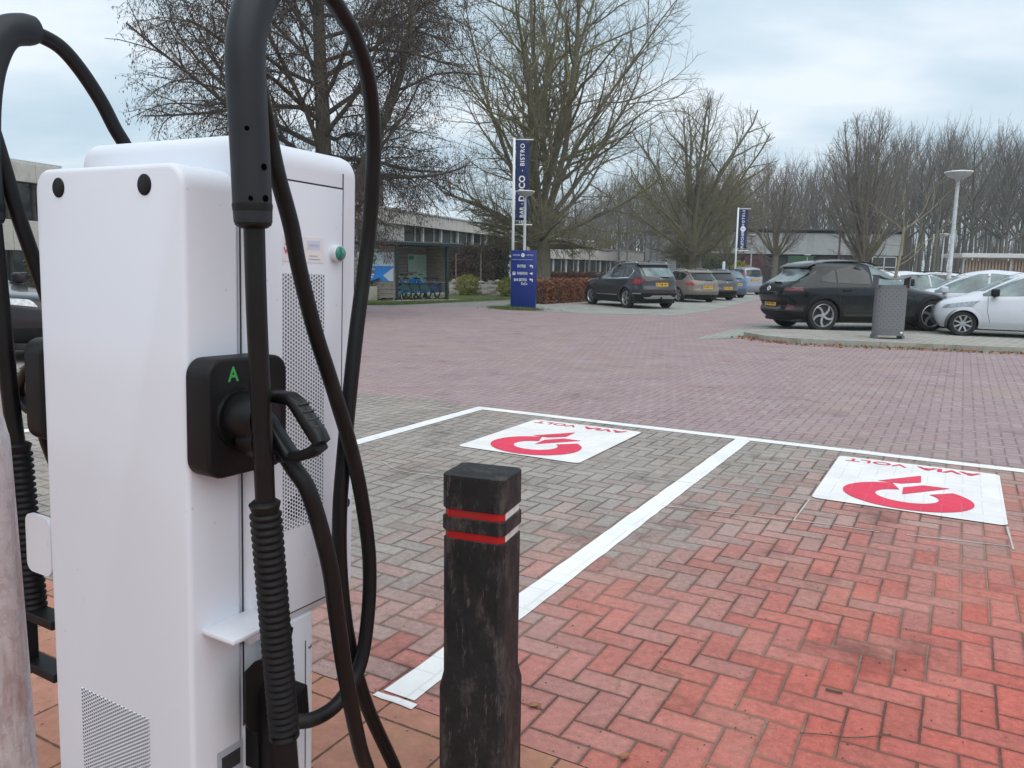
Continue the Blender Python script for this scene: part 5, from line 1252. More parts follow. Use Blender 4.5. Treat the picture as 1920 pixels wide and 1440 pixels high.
car('dark_suv', 'dark car behind the white charging station, front wheel and headlamp showing at the left edge', 'car', (-8.60, 11.75, 0), 96, DK)
# ------------------------------------------------------------------ street furniture
def lamp_post(px, py_top, Y, label, hgt=None, width=0.68):
    p = at(px, py_top, Y); H_ = p.z if hgt is None else hgt
    t_ = thing('street_lamp', label, 'street lamp', (p.x, p.y, 0), 0, 'disc headed street lamps')
    MB().tube([(0, 0, -0.1), (0, 0, 1.0), (0, 0, 1.02), (0, 0, H_-0.20)], [0.075, 0.075, 0.058, 0.045], 16).build('pole', M['lamppole'], t_, angle=40)
    r = width/2
    MB().lathe([(0.06, H_-0.26), (0.075, H_-0.22), (r*0.75, H_-0.15), (r*0.95, H_-0.08), (r, H_-0.055)], (0, 0, 0), 'Z', 36).build('lamp_bowl', M['lampgrey'], t_, angle=50)
    MB().lathe([(r*1.0, H_-0.056), (r*1.04, H_-0.045), (r*1.02, H_-0.025), (r*0.6, H_-0.004), (0.0001, H_)], (0, 0, 0), 'Z', 36).build('lamp_cover', M['paintwhite'], t_, angle=50)
    return t_
lamp_post(1798, 320, 21.8, 'tall street lamp with a broad disc head, right of the sapling')
lamp_post(985, 357, 29.4, 'street lamp standing just in front of the near navy banner by the blue sign')
lamp_post(1411, 440, 68, 'far street lamp right of the far navy banner')
lamp_post(1771, 438, 60, 'far street lamp just left of the tall near lamp')
lamp_post(1514, 477, 80, 'very far small street lamp above the roof of the black SUV')
lamp_post(1628, 476, 80, 'very far small street lamp before the white framed window of the shed')
# direction sign
def sign_pillar():
    t_ = thing('direction_sign', 'blue direction sign pillar with white lettering and arrows for entrance and parking', 'sign', (0.36, 28.15, 0), math.radians(-13))
    w, d, h = 0.90, 0.17, 2.03
    MB().rbox((-w/2, -d/2, -0.02), (w/2, d/2, h), 0.012, 2).build('pillar_body', M['signblue'], t_, angle=40)
    F = lambda x, z: frame((x, -d/2-0.003, z), (1, 0, 0), (0, 0, 1), (0, -1, 0))
    y = -d/2-0.003
    def word(txt, size, x, z, sx, bold=0.018, sp=1.0):
        m = MB(); add_text(m, txt, size, F(x, z), bold=bold, sx=sx, spacing=sp); m.build('lettering', M['letter'], t_)
    word('FLETCHER', 0.072, -0.255, 1.86, 0.72, 0.01, 1.05); word('HOTELS', 0.072, 0.235, 1.86, 0.72, 0.01, 1.35)
    MB().add([(0.068*math.cos(a*math.pi/12)-0.02, y, 1.86+0.068*math.sin(a*math.pi/12)) for a in range(24)], [tuple(range(24))]).build('round_emblem', M['letter'], t_)
    MB().box((-0.04, y, 1.705), (0.76, 0.002, 0.008)).build('dividing_line', M['letter'], t_)
    word('ENTREE', 0.135, -0.065, 1.475, 0.66); word('PARKING', 0.135, -0.030, 1.225, 0.66); word('BAR BISTRO', 0.135, -0.10, 1.00, 0.64); word('DuCo', 0.125, 0.04, 0.865, 0.7)
    def arrow(cx, cz, kind):
        if kind == 'R': pts = [(-0.06, -0.02), (0.0, -0.02), (0.0, -0.055), (0.065, 0.0), (0.0, 0.055), (0.0, 0.02), (-0.06, 0.02)]
        else: pts = [(-0.065, 0.02), (-0.01, 0.07), (-0.01, 0.038), (0.060, 0.038), (0.060, -0.065), (0.026, -0.065), (0.026, 0.002), (-0.01, 0.002), (-0.01, -0.03)]
        MB().add([(cx+a, y, cz+b) for a, b in pts], [tuple(range(len(pts)))]).build('arrow', M['letter'], t_)
    arrow(0.285, 1.475, 'L'); arrow(0.295, 1.225, 'R'); arrow(0.285, 1.00, 'L')
    MB().rbox((-0.385, y-0.001, 1.17), (-0.285, y+0.001, 1.28), 0.0005, 1).build('parking_symbol', M['letter'], t_)
    mb = MB(); add_text(mb, 'P', 0.10, frame((-0.335, y-0.0025, 1.225), (1, 0, 0), (0, 0, 1), (0, -1, 0)), bold=0.02)
    add_text(mb, 'f', 0.10, frame((-0.02, y-0.0025, 1.86), (1, 0, 0), (0, 0, 1), (0, -1, 0)), bold=0.005); mb.build('sign_symbol', M['signblue'], t_)
sign_pillar()
def banner(px, Y, ytop, ybot, w, words, label, yaw=0.0):
    top = at(px, ytop, Y).z; bot = at(px, ybot, Y).z
    p = at(px, ytop, Y)
    t_ = thing('banner_mast', label, 'banner', (p.x, p.y, 0), yaw, 'hotel banners on white masts')
    MB().tube([(0, 0, -0.05), (0, 0, top+0.05)], [0.055, 0.045], 16).build('mast', M['paintwhite'], t_, True)
    for nm, z in (('top_arm', top-0.01), ('bottom_arm', bot-0.16)): MB().tube([(0.0, 0, z), (w+0.22, 0, z)], 0.022, 10).build(nm, M['paintwhite'], t_, True)
    g = []
    for i in range(9):
        x = 0.07 + w*i/8; g.append([(x, 0.02*math.sin(j*0.7+i*0.4), bot + (top-0.04-bot)*j/20) for j in range(21)])
    cl = MB().grid(g).build('banner_cloth', M['bannerblue'], t_, True)
    so = cl.modifiers.new('thickness', 'SOLIDIFY'); so.thickness = 0.006; so.offset = 0
    cx = 0.07 + w/2
    for txt, fz, size, sp, bold in words:
        if txt == '*':
            MB().add([(cx + size*math.cos(a*math.pi/6), -0.034, bot + (top-bot)*fz + size*math.sin(a*math.pi/6)) for a in range(12)], [tuple(range(12))]).build('banner_dot', M['letter'], cl); continue
        m = MB()
        add_text(m, txt, size, frame((cx, -0.034, bot + (top-bot)*fz), (0, 0, 1), (-1, 0, 0), (0, -1, 0)), bold=bold, spacing=sp); m.build('banner_lettering', M['letter'], cl)
    if any(wd[0].startswith('FL') for wd in words):
        zc = bot + (top-bot)*0.485; r = w*0.30
        MB().add([(cx + r*math.cos(a*math.pi/12), -0.034, zc + r*math.sin(a*math.pi/12)) for a in range(24)], [tuple(range(24))]).build('banner_emblem', M['letter'], cl)
    if any(wd[0].startswith('FL') for wd in words):
        mm = MB(); add_text(mm, 'f', w*0.45, frame((cx, -0.037, zc), (0, 0, 1), (-1, 0, 0), (0, -1, 0))); mm.build('banner_symbol', M['bannerblue'], cl)
    for k in range(6):
        MB().tube([(0.11 + w*k/6, 0, bot), (0.11 + w*k/6, 0, bot-0.16)], 0.006, 5).build('banner_tie', M['blackp'], t_)
banner(964.5, 30.6, 261, 413, 0.50, [('BAR', 0.10, 0.205, 1.1, 0.02), ('*', 0.205, 0.022, 0, 0), ('DUCO', 0.395, 0.315, 1.05, 0.03), ('*', 0.615, 0.022, 0, 0), ('BISTRO', 0.81, 0.225, 1.15, 0.02)], 'tall navy banner with white lettering on a mast behind the blue sign')
banner(1384.5, 49, 391, 465, 0.54, [('FLETCHER', 0.21, 0.215, 1.05, 0.02), ('HOTELS', 0.755, 0.205, 1.45, 0.02)], 'smaller navy banner with round white emblem, far back in the car park')
o = MB().tube([(0, 0, -0.05), (0, 0, 2.15)], [0.14, 0.10], 10).build('marker_post', M['posterpale'], None, True); q = at(1357, 500, 62); o.location = (q.x, q.y, 0)
tag(o, 'short pale blue and white post standing behind the grey estate cars', 'post')
# litter bin on the island
def litter_bin():
    p = G(1663, 634, 0.10)
    t_ = thing('litter_bin', 'dark grey perforated litter bin with a curved lid on the kerbed island', 'litter bin', (p.x, p.y, 0.095), math.radians(-6))
    w, d = 0.60, 0.38
    def ring(k, n=48):
        a = 2*math.pi*k/n; c, q = math.cos(a), math.sin(a); return (w/2*math.copysign(abs(c)**0.62, c), d/2*math.copysign(abs(q)**0.85, q))
    R_ = [ring(k) for k in range(48)]; m = MB(); m.prism(R_, 0.07, 1.075); b0 = m.build('bin_body', M['binplain'], t_, angle=40)
    fr = [p_ for p_ in R_ if p_[1] < -d*0.22]; fr.sort()
    MB().grid([[(x*1.004, y*1.012-0.001, z) for z in (0.18, 1.0)] for x, y in fr]).build('perforated_front', M['bin'], b0, True)
    for sx in (-1, 1): MB().box((sx*(w/2-0.04), 0, 0.035), (0.05, d*0.8, 0.075)).build('bin_foot', M['binplain'], t_)
    g = [[(x, y, 1.265 - 0.085*(1-(abs(x)/(w/2+0.02))**2)) for y in (-d/2-0.03, d/2+0.03)] for x in [(w/2+0.02)*(-1+2*i/14) for i in range(15)]]
    lid = MB().grid(g).build('bin_lid', M['binplain'], t_, True); so = lid.modifiers.new('thickness', 'SOLIDIFY'); so.thickness = 0.018
    for sx in (-1, 1): MB().box((sx*(w/2+0.004), 0, 1.14), (0.02, 0.30, 0.24)).build('lid_bracket', M['binplain'], t_)
    m = MB(); m.add([(0.205+0.03*math.cos(a*math.pi/10), -d/2-0.002+0.10*abs(0.205+0.03*math.cos(a*math.pi/10))**2, 0.135+0.02*math.sin(a*math.pi/10)) for a in range(20)], [tuple(range(20))]); m.build('bin_badge', M['letter'], b0)
    p2 = p
litter_bin()
# bike shelter: local x runs away from the road along the open front, y to its back
def shelter():
    a = G(744, 566); b = G(838, 558.5); ax_ = Vector((b.x-a.x, b.y-a.y, 0)).normalized()
    ln = 3.7
    t_ = thing('bike_shelter', 'green framed bike shelter with slatted timber walls and a flat roof', 'shelter', (a.x, a.y, 0), math.atan2(ax_.y, ax_.x))
    d = 1.9
    for x, y in ((0, 0), (ln, 0), (0, d), (ln/2, d), (ln, d)): MB().rbox((x-0.055, y-0.055, -0.02), (x+0.055, y+0.055, 2.42), 0.008, 1).build('post', M['postgreen'], t_)
    return t_, a, ax_
shp = {}
def shelter2():
    # measured corner by corner: front edge seen nearly broadside
    Y0 = 33.0
    A = at(744, 540, Y0); A.z = 0
    B = at(838, 540, Y0 + 1.6); B.z = 0
    ax_ = (B - A).normalized(); ln = (B - A).length; ay = Vector((-ax_.y, ax_.x, 0))
    t_ = thing('bike_shelter', 'green framed bike shelter with slatted timber walls and a flat roof', 'shelter', A, math.atan2(ax_.y, ax_.x))
    d = 1.7; ext = 1.05                         # the near end wall continues to the left of the corner post
    def post(x, y, h=2.36): MB().rbox((x-0.06, y-0.06, -0.02), (x+0.06, y+0.06, h), 0.008, 1).build('post', M['postgreen'], t_)
    for x, y in ((0, 0), (ln, 0), (0.35, d), (1.25, d), (ln, d), (-1.12, d)): post(x, y)
    def wall(nm, p, q, z0, z1, n, gap=0.018):
        m = MB(); p = Vector(p); q = Vector(q); v = q - p; yaw = math.atan2(v.y, v.x); c = (p+q)/2; hgt = (z1-z0)/n
        for k in range(n): m.box((c.x, c.y, z0+hgt*(k+0.5)), (v.length, 0.025, hgt-gap), rz=yaw)
        m.build(nm, M['board'], t_)
    wall('rear_slats', (0.1, d-0.05, 0), (ln, d-0.05, 0), 0.30, 2.25, 13)
    wall('side_slats', (-1.12, d-0.2, 0), (-0.05, 0.02, 0), 0.10, 2.25, 12, 0.022)
    wall('side_slats', (ln-0.02, 0.08, 0), (ln-0.02, d-0.1, 0), 0.30, 2.25, 13)
    MB().rbox((0.1, d-0.30, 1.12), (1.9, d-0.10, 1.18), 0.004, 1).build('shelf_board', M['board'], t_)
    r = MB(); r.rbox((-1.35, -0.45, 2.385), (ln+0.55, d+0.25, 2.43), 0.006, 1); r.build('roof_sheet', M['roofgreen'], t_)
    r = MB()
    for x in (-1.1, -0.3, 0.6, 1.5, ln+0.2): r.box((x, d/2-0.1, 2.34), (0.08, d+0.6, 0.085))
    for y in (-0.38, d+0.15): r.box((ln/2-0.4, y, 2.335), (ln+1.8, 0.07, 0.095))
    r.build('roof_beam', M['postgreen'], t_)
    # posters on the end wall and the map inside
    u = Vector((-1.12+0.05, d-0.2-0.02, 0)); v = Vector((-0.05, 0.02, 0)); w = (v-u).normalized(); nn = Vector((w.y, -w.x, 0))
    if nn.y > 0: nn = -nn
    def face(nm, mat, s0, s1, z0, z1, off, par):
        p = u + w*s0 + nn*off; q = u + w*s1 + nn*off
        return MB().poly([(p.x, p.y, z0), (q.x, q.y, z0), (q.x, q.y, z1), (p.x, p.y, z1)]).build(nm, mat, par)
    LN = (v-u).length
    pb = MB(); c = u + w*(LN*0.5); pb.box((c.x+nn.x*0.03, c.y+nn.y*0.03, 1.39), (LN*0.92, 0.02, 1.18), rz=math.atan2(w.y, w.x)); pb = pb.build('poster_board', M['posterpale'], t_)
    e0, e1 = LN*0.04, LN*0.96
    face('poster_field', M['posterblue'], e0, e1, 0.80, 1.42, 0.042, pb)
    pin = MB(); cs = u + w*(LN*0.46) + nn*0.044
    pts = [(0.15*math.sin(a), 1.74+0.15*math.cos(a)) for a in [math.radians(x) for x in range(-120, 121, 15)]] + [(0.0, 1.49)]
    pin.add([(cs.x+w.x*x, cs.y+w.y*x, z) for x, z in pts], [tuple(range(len(pts)))]); pin.build('poster_pin', M['hubgreen'], pb)
    m = MB(); F = lambda s, z, o=0.047: frame(u + w*s + nn*o + Vector((0, 0, z)), w, (0, 0, 1), nn)
    add_text(m, 'hub', 0.13, F(LN*0.46, 1.75), bold=0.03); m.build('poster_lettering', M['letter'], pb)
    arrow = MB(); arrow.add([tuple(u + w*(LN*s) + nn*0.0455 + Vector((0, 0, z))) for s, z in ((0.96, 1.36), (0.70, 1.03), (0.86, 0.80), (0.96, 0.80))], [(0, 1, 2, 3)]); arrow.build('poster_arrow', M['posterpale'], pb)
    for z, wd, mt in ((1.28, 0.20, 'yellowprint'), (1.17, 0.26, 'purpleprint'), (1.06, 0.18, 'letter'), (0.96, 0.12, 'letter')):
        face('poster_line', M[mt], LN*0.37, LN*0.37+wd, z-0.03, z+0.03, 0.0455, pb)
    face('poster_frame', M['greyprint'], LN*0.70, LN*0.92, 1.52, 1.88, 0.045, pb)
    mp = MB().box((1.98 + 0.05, d-0.12, 1.32), (1.0, 0.02, 1.25)).build('map_board', M['map'], t_)
    MB().box((1.70, d-0.133, 1.80), (0.26, 0.004, 0.16)).build('map_title', M['hubgreen'], mp)
    MB().box((1.85, d-0.133, 0.82), (0.60, 0.004, 0.24)).build('map_footer', M['posterblue'], mp)
    return A, ax_, ay
SHA, SHX, SHY = shelter2()
sheet('shelter_slab', [(SHA + SHX*a + SHY*b)[:2] for a, b in ((-0.3, -0.45), (3.1, -0.55), (3.1, 1.9), (-0.3, 1.9))], 0.012, M['slab'])
# shared bikes
def bike(panel):
    t_ = thing('shared_bike', 'x', 'bicycle', (0, 0, 0), 0, 'shared bikes in the shelter')
    for x in (-0.50, 0.55):
        w = thing_part('wheel', t_, (x, 0, 0.335))
        P = [(0.335*math.cos(2*math.pi*k/28), 0, 0.335*math.sin(2*math.pi*k/28)) for k in range(29)]
        MB().tube(P, 0.026, 8, caps=False).build('tyre', M['tyre'], w, True)
        P = [(0.305*math.cos(2*math.pi*k/28), 0, 0.305*math.sin(2*math.pi*k/28)) for k in range(29)]
        m = MB(); m.tube(P, 0.012, 6, caps=False); m.tube([(0, -0.04, 0), (0, 0.04, 0)], 0.035, 10)
        for k in range(12): a = 2*math.pi*k/12; m.tube([(0.03*math.cos(a), 0.02*(-1)**k, 0.03*math.sin(a)), (0.30*math.cos(a), 0, 0.30*math.sin(a))], 0.0022, 4)
        m.build('rim', M['rimdark'], w, True)
    f = MB(); f.tube([(0.42, 0, 0.98), (0.44, 0, 0.72), (0.55, 0, 0.335)], [0.025, 0.022, 0.016], 8)
    f.tube([(0.44, 0, 0.80), (0.20, 0, 0.42), (-0.08, 0, 0.30), (-0.50, 0, 0.335)], [0.034, 0.042, 0.042, 0.020], 8)
    f.tube([(-0.08, 0, 0.30), (-0.22, 0, 0.86)], 0.022, 8); f.tube([(-0.16, 0, 0.62), (-0.50, 0, 0.335)], 0.014, 6)
    f.build('frame', M['bikeblue'], t_, True)
    g = MB(); g.add([(-0.86, y, 0.50) if False else (x, y, z) for y in (-0.016, 0.016) for x, z in ((-0.84, 0.36), (-0.80, 0.56), (-0.60, 0.72), (-0.42, 0.70), (-0.30, 0.48), (-0.36, 0.40))], [(0, 1, 2, 3, 4, 5), (11, 10, 9, 8, 7, 6)] + [(i, (i+1) % 6, 6+(i+1) % 6, 6+i) for i in range(6)])
    g.build('wheel_panel', M[panel], t_)
    MB().tube(spline([(0.40, -0.30, 1.04), (0.47, -0.12, 1.08), (0.47, 0.12, 1.08), (0.40, 0.30, 1.04)], 4), 0.014, 6).build('handlebar', M['rimdark'], t_, True)
    MB().rbox((-0.36, -0.08, 0.885), (-0.10, 0.08, 0.935), 0.02, 2).build('saddle', M['rimdark'], t_, True)
    MB().rbox((0.46, -0.10, 0.86), (0.62, 0.10, 1.00), 0.02, 2).build('front_carrier', M['bikegreen'], t_, True)
    MB().tube([(0.02, 0.09, 0.29), (-0.04, 0.15, 0.02)], 0.012, 6).build('kickstand', M['steel'], t_)
    return t_
bikes = [(0.55, 'biketeal', 'shared bike with teal rear panel nearest the poster wall of the shelter'), (1.08, 'biketeal', 'shared bike with teal rear panel, second from the shelter poster wall'),
         (1.55, 'bikenavy', 'shared bike with navy rear panel in the middle of the shelter'), (2.02, 'biketeal', 'shared bike with teal panel at the map end of the shelter'),
         (0.12, 'biketeal', 'shared bike half hidden behind the front corner post of the shelter')]
for k, (x, pn, lb) in enumerate(bikes):
    b_ = bike(pn); b_['label'] = lb
    p = SHA + SHX*x + SHY*0.55; b_.location = (p.x, p.y, 0.012)
    b_.rotation_euler = (0.05, 0, math.atan2(SHX.y, SHX.x) + math.radians(148 + 4*k))
# concrete block with a dark sign board beside the shelter
t_ = thing('concrete_plinth', 'pale concrete block topped by a slanted dark panel left of the bike shelter', 'plinth', at(698, 560, 33.2) * Vector((1, 1, 0)), 0.2)
MB().rbox((-0.22, -0.2, -0.02), (0.20, 0.2, 0.58), 0.02, 2).build('block', M['postconc'], t_, angle=40)
MB().box((0.02, 0, 0.80), (0.62, 0.40, 0.05), rot=Matrix.Rotation(-0.35, 3, 'Y')).build('slanted_panel', M['postgreen'], t_)
MB().box((0.0, 0, 0.66), (0.06, 0.06, 0.20)).build('panel_stem', M['postgreen'], t_)
# ------------------------------------------------------------------ trees: grown branch by branch, swept as tapered tubes
class Grow:
    def __init__(s, seed): s.r = random.Random(seed); s.lines = [[], []]; s.env = None     # [limbs, twigs] of (points, radii); env: crown ellipsoid (centre, rx, rz)
    def vec(s, k=1.0): return Vector((s.r.gauss(0, k), s.r.gauss(0, k), s.r.gauss(0, k)))
    def march(s, p, d, ln, r0, r1, n, wob, trop, up=Vector((0, 0, 1))):
        pts = [p.copy()]; rad = [r0]; d = d.normalized()
        for i in range(n):
            d = (d + s.vec(wob) + up*trop).normalized(); p = p + d*(ln/n); pts.append(p.copy()); rad.append(r0 + (r1-r0)*((i+1)/n))
        return pts, rad
    def branch(s, p, d, ln, r, lev, spec):
        S = spec[lev]; last = lev == len(spec)-1
        if s.env:
            c, rx, rz = s.env; dn = d.normalized()
            A = Vector(((p.x-c.x)/rx, (p.y-c.y)/rx, (p.z-c.z)/rz)); B = Vector((dn.x/rx, dn.y/rx, dn.z/rz))
            qa, qb, qc = B.dot(B), A.dot(B), A.dot(A)-1; disc = qb*qb-qa*qc
            dist = (-qb+math.sqrt(disc))/qa if disc > 0 else 0.0
            if lev == 1: ln = max(0.6, dist*s.r.uniform(0.86, 1.03)); r = min(r, 0.020*ln+0.012) if S.get('rfit') else r
            elif dist < 0.28 and s.r.random() < 0.85: return
            else: ln = max(0.12, min(ln, dist*1.05+0.15))
        n = S.get('n', 4); pts, rad = s.march(p, d, ln, r, r*S.get('tip', 0.35), n, S.get('wob', 0.12), S.get('trop', 0.0))
        if s.env and lev == 1:                      # keep the outline rounded
            c, rx, rz = s.env
            for i_, q_ in enumerate(pts):
                e_ = q_ - c; k_ = math.sqrt((e_.x/rx)**2 + (e_.y/rx)**2 + (e_.z/rz)**2)
                if i_ and k_ > 1.0: pts[i_] = c + e_*((1.0 + 0.35*(k_-1.0))/k_)
        s.lines[1 if lev >= S.get('twig_from', 2) else 0].append((pts, rad))
        if last: s.tips.append((pts[-1], pts[-1]-pts[-2])); return
        C = spec[lev+1]; cnt = S['kids'] if not isinstance(S['kids'], tuple) else s.r.randint(*S['kids'])
        t0 = S.get('t0', 0.25); ph = s.r.uniform(0, 6.28)
        for k in range(cnt):
            t = t0 + (1.0-t0)*(k+s.r.uniform(0.1, 0.9))/cnt; f = t*n; i = min(int(f), n-1); q = pts[i].lerp(pts[i+1], f-i)
            ax_ = (pts[i+1]-pts[i]).normalized(); rr = rad[i]+(rad[i+1]-rad[i])*(f-i)
            ang = math.radians(s.r.uniform(*S['ang'])); ph += 2.4 + s.r.uniform(-0.5, 0.5)
            o = ax_.orthogonal().normalized(); o = Matrix.Rotation(ph, 3, ax_) @ o
            if S.get('flat'): o.z *= S['flat']; o.normalize()
            dd = ax_*math.cos(ang) + o*math.sin(ang)
            l2 = ln*s.r.uniform(*S['ratio'])*(1.0 - S.get('shrink', 0.5)*(t-t0)/(1-t0+1e-6))
            s.branch(q, dd, l2, max(S.get('rmin', 0.004), min(rr*0.72, S.get('rk', 0.03)*l2)), lev+1, spec)
        if S.get('lead', True): s.branch(pts[-1], pts[-1]-pts[-2], ln*0.45, rad[-1], min(lev+1, len(spec)-1), spec)
def sweep(lines, sides_of):
    """all polylines -> arrays; grouped by point count and side count"""
    Vs = []; Fs = []; base = 0; grp = {}
    for pts, rad in lines: grp.setdefault((len(pts), sides_of(rad[0])), []).append((pts, rad))
    for (n, k), L in grp.items():
        P = np.array([[p[:] for p in pts] for pts, _ in L], dtype=np.float64); R = np.array([rad for _, rad in L])
        T = np.empty_like(P); T[:, 1:-1] = P[:, 2:]-P[:, :-2]; T[:, 0] = P[:, 1]-P[:, 0]; T[:, -1] = P[:, -1]-P[:, -2]
        T /= np.linalg.norm(T, axis=2)[:, :, None]+1e-9
        ref = np.where(np.abs(T[:, :1, 2:3]) < 0.9, np.array([0, 0, 1.0]), np.array([1.0, 0, 0])); ref = np.repeat(ref, n, 1)
        A = np.cross(T, ref); A /= np.linalg.norm(A, axis=2)[:, :, None]+1e-9; B = np.cross(T, A)
        an = np.arange(k)*2*np.pi/k
        V = P[:, :, None, :] + R[:, :, None, None]*(A[:, :, None, :]*np.cos(an)[None, None, :, None] + B[:, :, None, :]*np.sin(an)[None, None, :, None])
        m = len(L); Vs.append(V.reshape(-1, 3))
        b = (np.arange(m)*n*k)[:, None, None] + (np.arange(n-1)*k)[None, :, None] + base
        i0 = np.arange(k)[None, None, :]; i1 = (np.arange(k)+1)[None, None, :] % k
        F = np.stack([b+i0, b+i1, b+k+i1, b+k+i0], 3).reshape(-1, 4); Fs.append(F); base += m*n*k
    return np.concatenate(Vs), np.concatenate(Fs)
def sides(r): return 14 if r > 0.15 else 8 if r > 0.05 else 5 if r > 0.018 else 3
def tree_meshes(name, seed, build):
    g = Grow(seed); g.tips = []; build(g)
    return g
def make_tree(g, label, loc, mats, group=None, name='bare_tree', rz=0.0, catkins=None):
    t_ = thing(name, label, 'tree', loc, rz, group)
    V, F = sweep(g.lines[0], sides); np_mesh('trunk', V, F, mats[0], t_, True)
    V, F = sweep(g.lines[1], sides); np_mesh('crown', V, F, mats[1], t_, True)
    if catkins:
        n, ln, rad, seed = catkins; r = np.random.RandomState(seed)
        base = np.array([p[:] for pts, _ in g.lines[1] if len(pts) <= 5 for p in pts[1:]])
        C = base[r.randint(0, len(base), n)] + r.normal(0, 0.05, (n, 3)); l = ln*r.uniform(0.6, 1.4, n)
        sway = r.normal(0, 0.18, (n, 2))*l[:, None]
        top = C; bot = C.copy(); bot[:, 2] -= l; bot[:, :2] += sway; mid = (top+bot)/2
        a = r.uniform(0, 2*np.pi, n); w = rad*r.uniform(0.7, 1.3, n); rows = []
        for k in range(3):
            q = mid.copy(); q[:, 0] += w*np.cos(a+k*2.094); q[:, 1] += w*np.sin(a+k*2.094); rows.append(q)
        V = np.stack([top, rows[0], rows[1], rows[2], bot], 1).reshape(-1, 3); b = (np.arange(n)*5)[:, None]
        F = np.concatenate([b+np.array([[0, 1, 2]]), b+np.array([[0, 2, 3]]), b+np.array([[0, 3, 1]]), b+np.array([[4, 2, 1]]), b+np.array([[4, 3, 2]]), b+np.array([[4, 1, 3]])])
        np_mesh('catkins', V, F, M['catkin'], t_)
    return t_
def fan(g, p, n, a0, a1, ln, r, lev, spec, jit=0.15):
    """limbs leaving a trunk all round, a0..a1 degrees from upright"""
    ph = g.r.uniform(0, 6.28)
    for k in range(n):
        ph += 2*math.pi/n + g.r.uniform(-0.35, 0.35); a = math.radians(a0 + (a1-a0)*g.r.random())
        d = Vector((math.cos(ph)*math.sin(a), math.sin(ph)*math.sin(a), math.cos(a)))
        g.branch(p + Vector((0, 0, g.r.uniform(-jit, jit))), d, ln*g.r.uniform(0.8, 1.15), r*g.r.uniform(0.8, 1.15), lev, spec)
def trunk(g, h, r0, r1, n=10, wob=0.03, flare=1.5):
    pts, rad = g.march(Vector((0, 0, -0.2)), Vector((0, 0, 1)), h+0.2, r0, r1, n, wob, 0.05)
    rad[0] = r0*flare; rad[1] = (rad[1]+r0*0.12)
    g.lines[0].append((pts, rad)); return pts, rad
# --- alder with hanging catkins, left
def alder(g):
    H_ = 15.0; pts, rad = trunk(g, H_, 0.30, 0.05, 16, 0.03); g.env = (Vector((-0.4, 0, 7.6)), 4.95, 7.3)
    spec = [dict(kids=0),
        dict(n=8, wob=0.09, trop=-0.012, kids=(14, 17), ang=(28, 60), ratio=(0.26, 0.46), t0=0.14, rk=0.013, tip=0.28, twig_from=2, shrink=0.25, rfit=1),
        dict(n=5, wob=0.15, trop=-0.03, kids=(8, 11), ang=(28, 65), ratio=(0.34, 0.58), t0=0.12, rk=0.011, tip=0.3, twig_from=2, rmin=0.0065, shrink=0.3),
        dict(n=4, wob=0.18, trop=-0.10, kids=(3, 5), ang=(25, 65), ratio=(0.4, 0.8), t0=0.15, rk=0.012, tip=0.4, twig_from=2, rmin=0.005),
        dict(n=3, wob=0.2, trop=-0.20, tip=0.5, twig_from=2)]
    ph = 0.0
    for k in range(58):
        z = 1.9 + (H_-2.7)*(k/57); f = (z+0.2)/(H_+0.2)*16; i = min(int(f), 15); p = pts[i].lerp(pts[i+1], f-i)
        ph += 2.4 + g.r.uniform(-.4, .4); q = (z-1.9)/(H_-1.9)
        a = math.radians((90 if k % 3 == 0 else 60) - 32*q + g.r.uniform(-10, 10))
        g.branch(p, Vector((math.cos(ph)*math.sin(a), math.sin(ph)*math.sin(a), math.cos(a))), 4.0, 0.090*(1-0.7*q), 1, spec)
    g.branch(Vector((0.2, -0.1, 2.3)), Vector((0.42, -0.1, 1)), 6.0, 0.15, 1, [spec[0], dict(spec[1], kids=15, trop=0.02, rfit=0)] + spec[2:])
TA = at(618, 280, 23.0)
make_tree(tree_meshes('a', 11, alder), 'alder with hanging brown catkins rising behind the white charging station', (TA.x, 23.0, 0), (M['barkdark'], M['twigdark']), name='alder_tree', catkins=(80000, 0.075, 0.0125, 4), rz=0.0)
# --- broad limes with mossy limbs (middle, and farther right)
def lime(rt, hb, env, limbs, low, kids1=(12, 15), a1=66):
    def f(g):
        pts, rad = trunk(g, hb, rt, rt*0.92, 5, 0.02, 1.35); g.env = env; rx, rz = env[1], env[2]
        spec = [dict(kids=0),
            dict(n=9, wob=0.075, trop=0.0, kids=kids1, ang=(25, 58), ratio=(0.26, 0.46), t0=0.16, rk=0.016, tip=0.20, twig_from=2, shrink=0.2),
            dict(n=6, wob=0.12, trop=0.03, kids=(8, 11), ang=(25, 58), ratio=(0.30, 0.52), t0=0.15, rk=0.012, tip=0.28, twig_from=2, rmin=0.009, shrink=0.3),
            dict(n=4, wob=0.16, trop=0.02, kids=(4, 6), ang=(25, 60), ratio=(0.32, 0.6), t0=0.2, rk=0.011, tip=0.45, twig_from=2, rmin=0.007),
            dict(n=3, wob=0.2, trop=0.03, tip=0.55, twig_from=2)]
        top = pts[-1]
        fan(g, top, limbs//3, 4, 22, rz*1.2, rt*0.32, 1, spec, rt*0.5)
        fan(g, top, limbs - limbs//3, 22, a1, rz*1.2, rt*0.27, 1, spec, rt*0.7)
        low_spec = [spec[0], dict(spec[1], trop=-0.006, wob=0.09)] + [dict(spec[2], trop=-0.005)] + spec[3:]
        fan(g, top - Vector((0, 0, 0.2)), low, a1, 92, rx, rt*0.19, 1, low_spec, rt*0.9)
    return f
